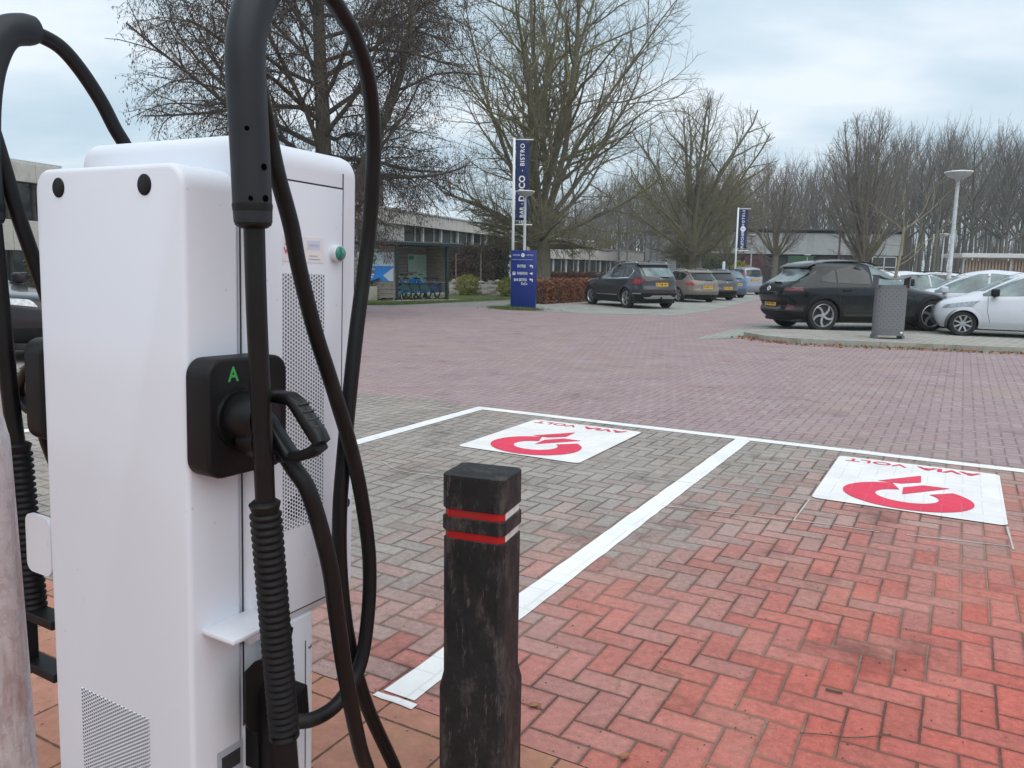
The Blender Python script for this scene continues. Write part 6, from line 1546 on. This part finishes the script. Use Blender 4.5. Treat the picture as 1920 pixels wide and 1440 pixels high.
p = at(1012, 500, 40); make_tree(tree_meshes('b', 21, lime(0.56, 3.0, (Vector((0.7, 0, 9.4)), 7.2, 7.6), 19, 13, (13, 16), 72)), 'broad bare lime tree with mossy limbs behind the blue direction sign', (p.x, 40, 0), (M['bark'], M['twig']), name='lime_tree')
p = at(1302, 500, 56); make_tree(tree_meshes('c', 5, lime(0.60, 2.6, (Vector((0, 0, 7.6)), 5.2, 5.9), 20, 13, (12, 15), 76)), 'broad mossy bare tree with a short thick trunk behind the parked estate cars', (p.x, 56, 0), (M['bark'], M['twig']), name='lime_tree')
p = at(1360, 500, 68); make_tree(tree_meshes('c', 8, lime(0.34, 2.0, (Vector((0, 0, 5.6)), 3.0, 3.6), 10, 7, (9, 11))), 'smaller bare tree close left of the far navy banner', (p.x, 68, 0), (M['bark'], M['twig']), name='lime_tree')
def upswept(H_, rt, hb, n, kids=(6, 9), rx=3.0):
    def f(g):
        pts, rad = trunk(g, hb, rt, rt*0.85, 5, 0.03, 1.3); g.env = (Vector((0, 0, H_*0.56)), rx, H_*0.45)
        spec = [dict(kids=0), dict(n=8, wob=0.06, trop=0.06, kids=kids, ang=(15, 42), ratio=(0.25, 0.48), t0=0.2, rk=0.016, tip=0.2, twig_from=2, shrink=0.4),
            dict(n=5, wob=0.10, trop=0.05, kids=(4, 7), ang=(20, 50), ratio=(0.3, 0.55), t0=0.2, rk=0.012, tip=0.3, twig_from=2, rmin=0.009),
            dict(n=3, wob=0.15, trop=0.04, kids=(2, 4), ang=(22, 55), ratio=(0.35, 0.6), t0=0.25, rk=0.011, tip=0.5, twig_from=2, rmin=0.007), dict(n=2, wob=0.2, trop=0.04, tip=0.6, twig_from=2)]
        fan(g, pts[-1], n, 6, 42, (H_-hb)*0.78, rt*0.34, 1, spec, hb*0.12); g.branch(pts[-1], Vector((0.05, 0, 1)), (H_-hb)*0.85, rt*0.36, 1, spec)
        fan(g, pts[-1]-Vector((0, 0, 0.4)), 5, 60, 85, (H_-hb)*0.42, rt*0.25, 1, spec, hb*0.2)
    return f
p = at(1452, 500, 62); make_tree(tree_meshes('d', 31, upswept(9.4, 0.26, 2.6, 13, (8, 11), 3.0)), 'slender bare tree right of the far navy banner', (p.x, 62, 0), (M['bark'], M['twigforest']), rz=0.4)
p = at(1620, 500, 60); make_tree(tree_meshes('e', 33, upswept(13.2, 0.42, 2.0, 21, (8, 11), 4.0)), 'bare fan shaped tree before the grey shed, behind the black SUV', (p.x, 60, 0), (M['bark'], M['twigforest']), rz=0.2)
# --- sapling on the island
def sapling(g):
    pts, rad = trunk(g, 2.45, 0.050, 0.032, 8, 0.035, 1.1)
    spec = [dict(kids=0), dict(n=7, wob=0.13, trop=0.02, kids=(2, 3), ang=(25, 60), ratio=(0.3, 0.55), t0=0.4, rk=0.010, tip=0.3, twig_from=2, rmin=0.005), dict(n=4, wob=0.16, trop=0.05, tip=0.5, twig_from=2)]
    for z, az, a, ln, r in ((1.15, 70, 75, 1.9, 0.013), (1.3, -95, 60, 1.5, 0.015), (1.5, 85, 62, 1.7, 0.016), (1.62, 95, 72, 1.5, 0.013), (2.35, 80, 42, 2.0, 0.017), (2.35, -80, 40, 1.1, 0.014), (2.4, 60, 58, 1.6, 0.014), (2.42, 10, 12, 0.9, 0.015), (2.0, -60, 80, 0.9, 0.009)):
        f = (z+.2)/2.65*8; i = min(int(f), 7); q = pts[i].lerp(pts[i+1], f-i); az = math.radians(az); a = math.radians(a)
        g.branch(q, Vector((math.sin(az)*math.sin(a), math.cos(az)*math.sin(a), math.cos(a))), ln, r, 1, spec)
p = G(1678, 622); make_tree(tree_meshes('f', 3, sapling), 'young bare sapling with pale thin branches behind the litter bin', (p.x-0.02, p.y+0.3, 0.09), (M['twigpale'], M['twigpale']), name='sapling')
# --- woodland at the back: tall beeches, one of a few shapes each, and a thicket of stems farther in
def beech(H_, rt, n, seed):
    def f(g):
        pts, rad = trunk(g, H_*0.92, rt, 0.03, 12, 0.035, 1.25)
        spec = [dict(kids=0), dict(n=6, wob=0.09, trop=0.09, kids=(5, 7), ang=(18, 45), ratio=(0.28, 0.5), t0=0.2, rk=0.014, tip=0.25, twig_from=2, shrink=0.4),
            dict(n=4, wob=0.12, trop=0.06, kids=(3, 5), ang=(20, 50), ratio=(0.35, 0.6), t0=0.2, rk=0.011, tip=0.4, twig_from=2, rmin=0.012), dict(n=3, wob=0.16, trop=0.05, tip=0.6, twig_from=2)]
        ph = 0
        for k in range(n):
            q = (k+0.5)/n; z = H_*(0.30+0.62*q); f_ = (z+.2)/(H_*.92+.2)*12; i = min(int(f_), 11); p_ = pts[i].lerp(pts[i+1], f_-i); ph += 2.4+g.r.uniform(-.5, .5)
            a = math.radians(48-22*q+g.r.uniform(-8, 8)); ln = H_*(0.27*(1-q)**0.6+0.09)*g.r.uniform(.8, 1.15)
            g.branch(p_, Vector((math.cos(ph)*math.sin(a), math.sin(ph)*math.sin(a), math.cos(a))), ln, 0.016*ln+0.012, 1, spec)
        for k in range(4):
            z = H_*g.r.uniform(0.08, 0.28); ph += 2.4; g.branch(Vector((0, 0, z)), Vector((math.cos(ph), math.sin(ph), 0.35)), H_*0.11, 0.03, 1, spec)
    return f
protos = []
for k, (H_, rt, n) in enumerate(((20, 0.30, 22), (19, 0.24, 20), (21.5, 0.33, 24), (17.5, 0.22, 18))):
    g = tree_meshes('w', 50+k, beech(H_, rt, n, k))
    V1, F1 = sweep(g.lines[0], sides); V2, F2 = sweep(g.lines[1], lambda r: 3)
    o = np_mesh('woodland_tree', np.concatenate([V1, V2]), np.concatenate([F1, F2+len(V1)]), [M['barkforest'], M['twigforest']], None, True, [0]*len(F1)+[1]*len(F2))
    protos.append(o)
fr = random.Random(77); placed = 0
def wood_top(px):   # skyline of the wood along the picture
    return lerp_k([(700, 470), (900, 425), (1040, 372), (1180, 330), (1400, 315), (1480, 292), (1560, 285), (1650, 252), (1760, 230), (1850, 238), (1960, 232)])(px)
cand = []
for k in range(22): cand.append((1010 + 380*((k*0.618034+0.3) % 1.0), 118 + 30*fr.random()))
for k in range(110):
    cand.append((1000 + (960+60)*((k*0.618034) % 1.0), 96 + 44*fr.random()))
for px, Y in sorted(cand, key=lambda c: c[1]):
    p0 = at(px, 500, Y); want = at(px, wood_top(px) + fr.uniform(-12, 40), Y).z
    pr_ = protos[placed % 4]; o = pr_ if placed < 4 else pr_.copy()
    if placed >= 4: COL.objects.link(o)
    s = want / (20, 19, 21.5, 17.5)[placed % 4]
    o.location = (p0.x, Y, -0.1); o.scale = (s*fr.uniform(.85, 1.1), s*fr.uniform(.85, 1.1), s); o.rotation_euler = (0, 0, fr.uniform(0, 6.28))
    tag(o, 'tall bare beech in the wood beyond the car park and buildings', 'tree', 'bare trees of the wood'); placed += 1
def thicket(n, seed, y0, y1, x_of, htop, name, label):
    g = Grow(seed); g.tips = []
    r = g.r
    for k in range(n):
        px = x_of(r); Y = r.uniform(y0, y1); p = at(px, 500, Y); p.z = -0.2; h = htop(px, Y)*r.uniform(0.55, 1.0)
        pts, rad = g.march(p, Vector((r.gauss(0, .03), r.gauss(0, .03), 1)), h, r.uniform(0.06, 0.20), 0.02, 6, 0.035, 0.05); g.lines[0].append((pts, rad))
        for m in range(10):
            i = r.randint(1, 5); a = r.uniform(0, 6.28); d = Vector((math.cos(a), math.sin(a), r.uniform(.5, 1.6)))
            q, rr = g.march(pts[i], d, h*r.uniform(.10, .24), 0.03, 0.012, 3, 0.15, 0.08); g.lines[1].append((q, rr))
            for b in range(3):
                j = r.randint(1, 3); q2, r2 = g.march(q[j], (q[j]-q[j-1])+g.vec(0.6)*0.8, h*0.08, 0.018, 0.009, 2, 0.2, 0.08); g.lines[1].append((q2, r2))
    V1, F1 = sweep(g.lines[0], lambda r_: 4); V2, F2 = sweep(g.lines[1], lambda r_: 3)
    o = np_mesh(name, np.concatenate([V1, V2]), np.concatenate([F1, F2+len(V1)]), [M['barkforest'], M['twigforest']], None, True, [0]*len(F1)+[1]*len(F2))
    tag(o, label, 'woodland', kind='stuff')
thicket(680, 9, 135, 185, lambda r: r.uniform(960, 2010) if r.random() < 0.72 else r.uniform(960, 1420), lambda px, Y: at(px, wood_top(px)+30, Y).z, 'far_woodland', 'hazy mass of bare trunks deep in the wood along the back')
thicket(120, 10, 120, 170, lambda r: r.uniform(560, 1000), lambda px, Y: at(px, wood_top(px), Y).z, 'far_woodland', 'low distant band of bare trees behind the hotel roofs on the left')
# undergrowth along the foot of the wood
def box_pts(x0, x1, y0, y1, z0, z1, edge=0.0):
    def f(r, n):
        return np.stack([r.uniform(x0, x1, n), r.uniform(y0, y1, n), r.uniform(z0, z1, n)], 1)
    return f
def hedge(name, a, b, thick, h, n, size, mat, core, label, cat, seed, z0=0.0, bumpy=0.10, extra=None):
    """clipped hedge between a and b: a dark twiggy core and leaves through its skin"""
    a = Vector((a[0], a[1], 0)); b = Vector((b[0], b[1], 0)); d = (b-a); L = d.length; d.normalize(); s = Vector((-d.y, d.x, 0))
    t_ = thing(name, label, cat, (a+b)/2 + Vector((0, 0, z0)), math.atan2(d.y, d.x))
    def f(r, n):
        x = r.uniform(-L/2, L/2, n); face = r.uniform(0, 1, n); dep = np.abs(r.normal(0, 0.07, n))
        y = np.where(face < 0.70, -thick/2+dep, r.uniform(-thick/2, thick/2, n)); z = np.where(face < 0.70, r.uniform(0.02, h, n), h-dep)
        end = face > 0.92; x = np.where(end, np.where(r.uniform(0, 1, n) < .5, -L/2+dep, L/2-dep), x); z = np.where(end, r.uniform(0.02, h, n), z)
        w = bumpy*(np.sin(x*3.1)+np.sin(x*7.7+z*4)+np.sin(z*5+1))/3
        return np.stack([x, y+w, z+w*0.7*(z/h)+r.normal(0, .015, n)], 1)
    leaf_bits(n, f, size, 'leaves', mat, t_, seed, 1.0, 0.6)
    m = MB(); m.rbox((-L/2+0.08, -thick/2+0.12, 0), (L/2-0.08, thick/2-0.12, h-0.12), 0.05, 1); m.build('branch_core', core, t_)
    g = Grow(seed); g.tips = []
    for k in range(int(L*26)):
        p_ = Vector((g.r.uniform(-L/2, L/2), g.r.uniform(-thick/2+0.05, 0), 0)); q, rr = g.march(p_, Vector((g.r.gauss(0, .25), -abs(g.r.gauss(0, .2)), 1)), h*g.r.uniform(.7, 1.02), 0.012, 0.004, 4, 0.12, 0.05)
        q = [Vector((v.x, max(v.y, -thick/2+0.01), v.z)) for v in q]; g.lines[0].append((q, rr))
    V, F = sweep(g.lines[0], lambda r: 3); np_mesh('stems', V, F, M['twigdark'], t_)
    return t_
hedge('beech_hedge', G(1004, 570)[:2], (3.75, 36.3), 0.9, 0.98, 9000, 0.050, M['leafbrown'], M['barkdark'], 'clipped beech hedge with dry copper brown leaves right of the blue sign', 'hedge', 4)
hedge('dark_hedge', at(1000, 500, 66)[:2], at(1135, 500, 62)[:2], 1.0, 1.15, 5000, 0.07, M['ivyred'], M['barkdark'], 'dark low hedge before the flat roofed hotel wing', 'hedge', 6)
hedge('evergreen_hedge', (-10.4, 17.2), (-6.6, 17.9), 0.9, 1.42, 9000, 0.035, M['leafgreen'], M['barkdark'], 'dense evergreen hedge behind the dark car at the left edge', 'hedge', 7)
def shrub(name, loc, rx_, rz_, n, size, mat, label, seed, group=None, stems=True):
    t_ = thing(name, label, 'shrub', loc, 0, group)
    def f(r, n):
        d = r.normal(0, 1, (n, 3)); d /= np.linalg.norm(d, axis=1)[:, None]; lump = 1+0.16*np.sin(d[:, 0]*5+seed)*np.sin(d[:, 1]*6)+0.12*np.sin(d[:, 2]*9+seed)
        q = d*(r.uniform(0.55, 1.0, n)**0.5*lump)[:, None]; q[:, 0] *= rx_; q[:, 1] *= rx_; q[:, 2] = np.maximum(0.04, q[:, 2]*rz_*0.75+rz_*0.62)
        return q
    leaf_bits(n, f, size, 'leaves', mat, t_, seed, 0.8, 0.45)
    g = Grow(seed); g.tips = []
    for k in range(26):
        a = g.r.uniform(0, 6.28); q, rr = g.march(Vector((0.1*math.cos(a), 0.1*math.sin(a), -0.05)), Vector((math.cos(a)*.5, math.sin(a)*.5, 1)), rz_*1.2, 0.012, 0.004, 5, .12, .02); g.lines[0].append((q, rr))
    V, F = sweep(g.lines[0], lambda r: 3); np_mesh('stems', V, F, M['twigdark'], t_)
# ------------------------------------------------------------------ buildings
def facade(root, a, az_len, mats=None):
    pass
def wing(name, label, A, B, z0, z_sill, z_head, z_top, npan, depth, first=0.0, mull=0.16, roofh=0.0, wall=None, fas_over=0.25):
    """flat roofed wing: wall, glazed band with white mullions, deep concrete fascia; A left end, B right end of the front"""
    A = Vector((A[0], A[1], 0)); B = Vector((B[0], B[1], 0)); d = B-A; L = d.length
    t_ = thing(name, label, 'building', (A.x, A.y, 0), math.atan2(d.y, d.x))
    wall = wall or M['render']
    MB().rbox((0, 0.0, z0-1.0), (L, depth, z_sill), 0.01, 1).build('wall', wall, t_)
    MB().box((L/2, depth/2+0.6, (z_sill+z_top)/2-0.05), (L-0.4, depth-1.0, z_top-z_sill-0.1)).build('core_wall', M['darkbrick'], t_)
    f = MB(); n = max(1, round(L/2.4))
    for k in range(n): f.rbox((L*k/n+0.012, -fas_over, z_head), (L*(k+1)/n-0.012, -fas_over+0.12, z_top), 0.012, 1)
    fo = f.build('fascia_panels', M['concrete'], t_)
    MB().box((L/2, depth/2-0.05, z_head+0.14), (L-0.02, depth+0.15, 0.22)).build('soffit', M['render'], t_)
    r = MB().box((L/2, depth/2-0.1, z_top+0.045), (L+0.1, depth+0.45, 0.09)).build('roof', M['roofmetal'], t_)
    if first > 0: MB().rbox((0, -0.02, z_sill-0.01), (first, 0.3, z_head+0.01), 0.01, 1).build('wall_panel', wall, t_)
    w = (L-first)/npan
    for k in range(npan):
        x0 = first+w*k
        fr_ = MB(); fr_.box((x0+mull/2, 0.10, (z_sill+z_head)/2), (mull, 0.22, z_head-z_sill)); fr_.box((x0+w/2, 0.12, z_sill+0.04), (w, 0.16, 0.07)); fr_.box((x0+w*0.68, 0.14, (z_sill+z_head)/2), (0.05, 0.08, z_head-z_sill))
        fr_ = fr_.build('window', M['frame'], t_)
        MB().box((x0+w/2+mull/2, 0.17, (z_sill+z_head)/2), (w-mull, 0.02, z_head-z_sill)).build('pane', M['glass'], fr_)
    return t_, L
A1 = at(757, 500, 48); B1 = at(957, 500, 66); dAB = (B1-A1); dAB.z = 0; dAB.normalize()
L0 = A1 - dAB*9.0
hw, hl = wing('hotel_wing', 'pale flat roofed hotel wing with a row of dark windows above the ivy fence', L0, B1, 1.0, 1.9, 3.86, 4.62, 7, 9.0, first=8.9)
MB().rbox((3.6, -0.03, 2.1), (4.6, 0.05, 3.4), 0.02, 1).build('window', M['glass'], hw)
MB().rbox((0.3, -0.03, 2.1), (1.6, 0.05, 3.4), 0.02, 1).build('window', M['glass'], hw)
MB().rbox((1.0, 2.5, 4.6), (11.2, 8.0, 6.75), 0.03, 1).build('roof_storey', M['darkbrick'], hw)
MB().rbox((15.5, 2.4, 4.7), (22.5, 4.2, 5.15), 0.08, 2).build('roof_light', M['roofmetal'], hw)
A2 = at(985, 500, 86); B2 = at(1212, 500, 117)
hb, L2 = wing('hotel_wing', 'long low hotel wing with concrete fascia and glazed front behind the brown hedge', A2, B2, 0.0, 0.75, 2.56, 3.95, 11, 12.0)
d2 = MB(); d2.tube(spline([(3.0, 3.5, 4.6), (9.0, 3.5, 4.65), (14.0, 3.4, 4.75), (22.0, 3.2, 4.75), (24.5, 3.2, 4.72)], 6), 0.55, 16); d2.build('roof_duct', M['roofmetal'], hb, True)
d2 = MB(); d2.add([(x, y, z) for x in (1.0, 10.5) for y, z in ((5.5, 4.0), (6.8, 6.3), (8.1, 4.0))], [(0, 1, 4, 3), (1, 2, 5, 4), (0, 2, 1), (3, 4, 5)]); d2.build('roof_light', M['roofmetal'], hb)
MB().rbox((10.8, 4.0, 4.0), (18.0, 6.5, 5.5), 0.1, 2).build('plant_housing', M['roofmetal'], hb)
MB().rbox((4.6, 1.2, 4.0), (6.6, 2.2, 4.75), 0.03, 1).build('vent_box', M['darkbrick'], hb)
# two storey block at the far left
A3 = at(-90, 500, 31); B3 = at(118, 500, 36)
t_, L3 = thing('hotel_block', 'two storey hotel block with pale concrete bands at the far left', 'building', (A3.x, A3.y, 0), math.atan2((B3-A3).y, (B3-A3).x)), (B3-A3).length
MB().box((L3/2, 4.0, 2.8), (L3-0.1, 7.6, 5.5)).build('core_wall', M['darkbrick'], t_)
for z0, z1 in ((4.72, 5.50), (1.86, 3.12)):
    m = MB(); n = 4
    for k in range(n): m.rbox((L3*k/n+0.01, -0.25, z0), (L3*(k+1)/n-0.01, -0.05, z1), 0.012, 1)
    m.build('concrete_band', M['concrete'], t_)
for z0, z1 in ((3.14, 4.70), (0.2, 1.84)):
    for k in range(4):
        w = L3/4; fr_ = MB(); fr_.box((w*k+0.05, 0.06, (z0+z1)/2), (0.10, 0.12, z1-z0)); fr_ = fr_.build('window', M['darkbrick'], t_)
        MB().box((w*k+w/2+0.03, 0.10, (z0+z1)/2), (w-0.12, 0.02, z1-z0)).build('pane', M['glass'], fr_)
MB().box((L3/2, 4.0, 5.56), (L3+0.2, 8.4, 0.10)).build('roof', M['roofmetal'], t_)
# grey gable house and the long shed
def shed(name, label, A, B, z0, z1, ztop, npan, depth, base_panels, end_wall=True):
    d = Vector((B[0]-A[0], B[1]-A[1], 0)); L = d.length
    t_ = thing(name, label, 'building', (A[0], A[1], 0), math.atan2(d.y, d.x))
    MB().box((L/2, depth/2+0.3, ztop/2), (L-0.1, depth-0.4, ztop-0.1)).build('core_wall', M['darkbrick'], t_)
    m = MB()
    for k in range(npan): m.rbox((L*k/npan+0.04, 0, z0), (L*(k+1)/npan-0.04, 0.12, z1), 0.01, 1)
    m.build('wall', M['greyclad'], t_)
    for k in range(npan+1): MB().box((L*k/npan, 0.02, z1/2), (0.16, 0.16, z1)).build('post', M['rust'], t_)
    MB().rbox((-0.3, -0.35, ztop-0.22), (L+0.3, depth, ztop), 0.02, 1).build('roof', M['darkroof'], t_)
    for x0, x1, mt in base_panels: MB().box(((x0+x1)/2, -0.01, z0/2), (x1-x0, 0.06, z0*0.9)).build('base_panel', mt, t_)
    if end_wall: MB().box((L-0.02, depth/2, ztop/2), (0.1, depth-0.2, ztop-0.3)).build('end_wall', M['greyclad'], t_)
    return t_, L
redp = simple('dull_red_panel', (0.07, 0.016, 0.02), 0.5); greenp = simple('dull_green_panel', (0.02, 0.085, 0.035), 0.5)
A5 = at(1330, 500, 84); B5 = at(1692, 500, 84)
sh_, L5 = shed('grey_shed', 'long low shed with pale grey panels and dark base behind the black SUV', (A5.x, A5.y), (B5.x, B5.y), 3.25, 5.45, 5.95, 3, 12.0, [(0.5, 3.0, M['glass']), (3.6, 5.8, redp), (8.2, 11.0, greenp)])
m = MB()
for z in (1.0, 2.05, 3.1): m.box((L5-2.0, -0.08, z), (2.6, 0.06, 0.08))
for x in (-3.25, -2.0, -0.75): m.box((L5+x, -0.08, 2.05), (0.08, 0.06, 2.1))
wf = m.build('window', M['frame'], sh_); MB().box((L5-2.0, -0.045, 2.05), (2.5, 0.02, 2.1)).build('pane', M['glass'], wf)
A6 = at(1208, 500, 104); B6 = at(1269, 500, 100)
gh, L6 = shed('grey_house', 'pale grey house end with a narrow window beyond the low hotel wing', (A6.x, A6.y), (B6.x, B6.y), 0.3, 6.0, 6.35, 1, 12.0, [])
m = MB(); m.rbox((2.85, -0.05, 0.7), (3.65, 0.05, 2.75), 0.01, 1); wf = m.build('window', M['darkroof'], gh); MB().box((3.25, -0.06, 2.05), (0.62, 0.02, 0.75)).build('pane', M['greyclad'], wf); MB().box((3.25, -0.06, 1.15), (0.62, 0.02, 0.7)).build('pane', M['glass'], wf)
# carport with timber slats at the far right
A7 = at(1803, 500, 58); B7 = at(2090, 500, 57); L7 = (B7-A7).length
t_ = thing('carport', 'flat roofed carport with vertical timber slats at the far right', 'carport', (A7.x, A7.y, 0), math.atan2((B7-A7).y, (B7-A7).x))
m = MB(); n = 46
for k in range(n): m.box((L7*(k+0.5)/n, 0, 1.30), (L7/n*0.62, 0.04, 2.5))
m.build('timber_slats', M['woodpale'], t_)
MB().box((L7/2, 0.3, 1.2), (L7-0.2, 0.05, 2.4)).build('rear_boards', M['board'], t_)
MB().rbox((-0.25, -0.5, 2.62), (L7+0.2, 3.0, 2.92), 0.02, 1).build('roof', M['roofmetal'], t_)
for k in range(4): MB().box((0.05+L7*k/3.2, -0.10, 1.32), (0.12, 0.12, 2.6)).build('post', M['lampgrey'], t_)
# ivy covered fence with red creeper, bank with rocks, shrubs
fa = at(800, 500, 46); fb = at(953, 500, 46.5)
t_ = thing('ivy_fence', 'tall fence overgrown with brown ivy behind the bike shelter', 'fence', (fa.x-2.2, fa.y, 0.55), math.atan2((fb-fa).y, (fb-fa).x))
LF = (fb-fa).length+2.2; HF = 2.28
MB().box((LF/2, 0.25, HF/2-0.05), (LF-0.1, 0.1, HF-0.2)).build('fence_panel', M['barkdark'], t_)
def ivy_pts(x0, x1, z0, z1, dens=1.0):
    def f(r, n):
        x = r.uniform(x0, x1, n); z = r.uniform(z0, z1, n); y = 0.12 - np.abs(r.normal(0, 0.08, n)) + 0.06*np.sin(x*4)+0.05*np.sin(z*6+x); z = z+0.06*np.sin(x*3.3)+0.04*np.sin(x*9)
        return np.stack([x, y, z], 1)
    return f
leaf_bits(11000, ivy_pts(0, LF, 0, HF), 0.055, 'ivy', M['ivy'], t_, 5)
leaf_bits(1500, ivy_pts(LF-0.75, LF+0.1, 0, HF), 0.06, 'green_ivy', M['ivygreen'], t_, 6)
leaf_bits(700, ivy_pts(LF-3.3, LF-2.0, 0.1, 1.3), 0.05, 'red_creeper', M['ivyred'], t_, 7)
for x in (LF-3.9, LF-3.05, LF-1.6): MB().box((x, -0.10, HF*0.36), (0.05, 0.05, HF*0.75)).build('stake', M['woodpale'], t_)
g = []
for i in range(25):
    x = -9 + 10.5*i/24; row = []
    for j, (y, z) in enumerate(((41.3, -0.01), (42.0, 0.12), (43.2, 0.30), (44.4, 0.46), (45.4, 0.56), (47.5, 0.62))):
        row.append((x, y + 0.35*math.sin(x*1.7)*(j < 4) + (x+3)*0.06, z + (0.05*math.sin(x*2.3+j*1.9) if 0 < j < 5 else 0)))
    g.append(row)
o = MB().grid(g).build('planted_bank', M['gravel'], None, True); tag(o, kind='structure')
if o.data.polygons[0].normal.z < 0: o.data.flip_normals()
def rock(x, y, z, s, seed, label):
    bm = bmesh.new(); bmesh.ops.create_icosphere(bm, subdivisions=3, radius=1.0); r = random.Random(seed)
    ks = [(Vector((r.gauss(0, 1), r.gauss(0, 1), r.gauss(0, 1))).normalized(), r.uniform(0.55, 0.9)) for _ in range(9)]
    for v in bm.verts:
        for n_, dd in ks:
            q = v.co.dot(n_)
            if q > dd: v.co -= n_*(q-dd)*0.85
        v.co += Vector((r.gauss(0, .018), r.gauss(0, .018), r.gauss(0, .018)))
        v.co = Vector((v.co.x*s[0], v.co.y*s[1], v.co.z*s[2]))
    o = MB().bm(bm).build('rock', M['rock'], None, angle=30); o.location = (x, y, z); o.rotation_euler = (0, 0, r.uniform(0, 6))
    tag(o, label, 'rock', 'rocks on the planted bank')
rr_ = random.Random(12)
for k in range(22):
    f = k/21; px = 846 + 112*f + rr_.uniform(-3, 3); row = k % 3
    Y = (41.6, 43.0, 45.0)[row] + rr_.uniform(-.3, .3); zz = (0.06, 0.30, 0.55)[row]
    p = at(px, 500, Y); s = rr_.uniform(0.18, 0.38)
    rock(p.x, Y, zz, (s*1.3, s, s*0.72), 100+k, 'rough pale rock set in the planted bank between the shelter and the blue sign')
p = at(877, 500, 41.0); shrub('yellow_shrub', (p.x, 41.0, 0.0), 0.60, 0.80, 3200, 0.045, M['leafyellow'], 'round yellow green shrub on the lawn between shelter and blue sign', 3)
p = at(951, 500, 40.0); shrub('yellow_shrub', (p.x, 40.0, 0.05), 0.50, 0.66, 2400, 0.045, M['leafyellow'], 'smaller yellow green shrub half hidden by the blue sign', 4)
p = at(1285, 500, 75); shrub('evergreen_shrub', (p.x, 75, 0), 1.0, 1.75, 2600, 0.09, M['leafgreen'], 'evergreen shrub left of the thick mossy trunk', 8)
p = at(1335, 500, 74); shrub('evergreen_shrub', (p.x, 74, 0), 2.3, 2.3, 5200, 0.10, M['leafgreen'], 'broad evergreen shrub right of the thick mossy trunk', 9)
p = at(1382, 500, 73); shrub('evergreen_shrub', (p.x, 73, 0), 1.5, 1.75, 3000, 0.10, M['leafyellow'], 'yellowish shrub under the far navy banner', 10)
p = at(1620, 500, 150)
# a few grass tufts where the lawn meets the paving
def tufts(n, line, wid, name, label, seed):
    r = np.random.RandomState(seed); L_ = np.array([[p_[0], p_[1]] for p_ in line]); t = r.uniform(0, len(L_)-1.001, n); i = t.astype(int)
    P = L_[i] + (L_[i+1]-L_[i])*(t-i)[:, None] + r.normal(0, wid, (n, 2)); h = r.uniform(.04, .12, n); a = r.uniform(0, 6.28, n); b = r.normal(0, .04, (n, 2))
    V = np.stack([np.stack([P[:, 0]-.008*np.cos(a), P[:, 1]-.008*np.sin(a), np.zeros(n)], 1), np.stack([P[:, 0]+.008*np.cos(a), P[:, 1]+.008*np.sin(a), np.zeros(n)], 1), np.stack([P[:, 0]+b[:, 0], P[:, 1]+b[:, 1], h], 1)], 1).reshape(-1, 3)
    o = np_mesh(name, V, np.arange(3*n).reshape(-1, 3), M['blade']); tag(o, label, 'grass', kind='stuff')
tufts(5000, gp((640, 571), (740, 570), (860, 566), (957, 561.5)), 0.35, 'grass_tufts', 'short grass blades along the edge of the lawn by the shelter', 2)
tufts(2500, gp((935, 577), (957, 580), (1004, 582)), 0.25, 'grass_tufts', 'short grass blades at the foot of the blue sign', 3)
# ------------------------------------------------------------------ damp winter air: one even volume round everything
hz = MB().box((0, 0, 14.0), (860, 860, 30.4)).build('haze', [], None)
hm = bpy.data.materials.new('pale_haze'); hm.use_nodes = True; hm.node_tree.nodes.clear()
ho = hm.node_tree.nodes.new('ShaderNodeOutputMaterial'); hv = hm.node_tree.nodes.new('ShaderNodeVolumePrincipled')
hv.inputs['Color'].default_value = (0.86, 0.90, 0.95, 1); hv.inputs['Density'].default_value = 0.0008; hv.inputs['Anisotropy'].default_value = 0.2
hm.node_tree.links.new(hv.outputs[0], ho.inputs['Volume']); hz.data.materials.append(hm)
tag(hz, 'thin pale winter haze filling the air over the car park', 'haze', kind='stuff')
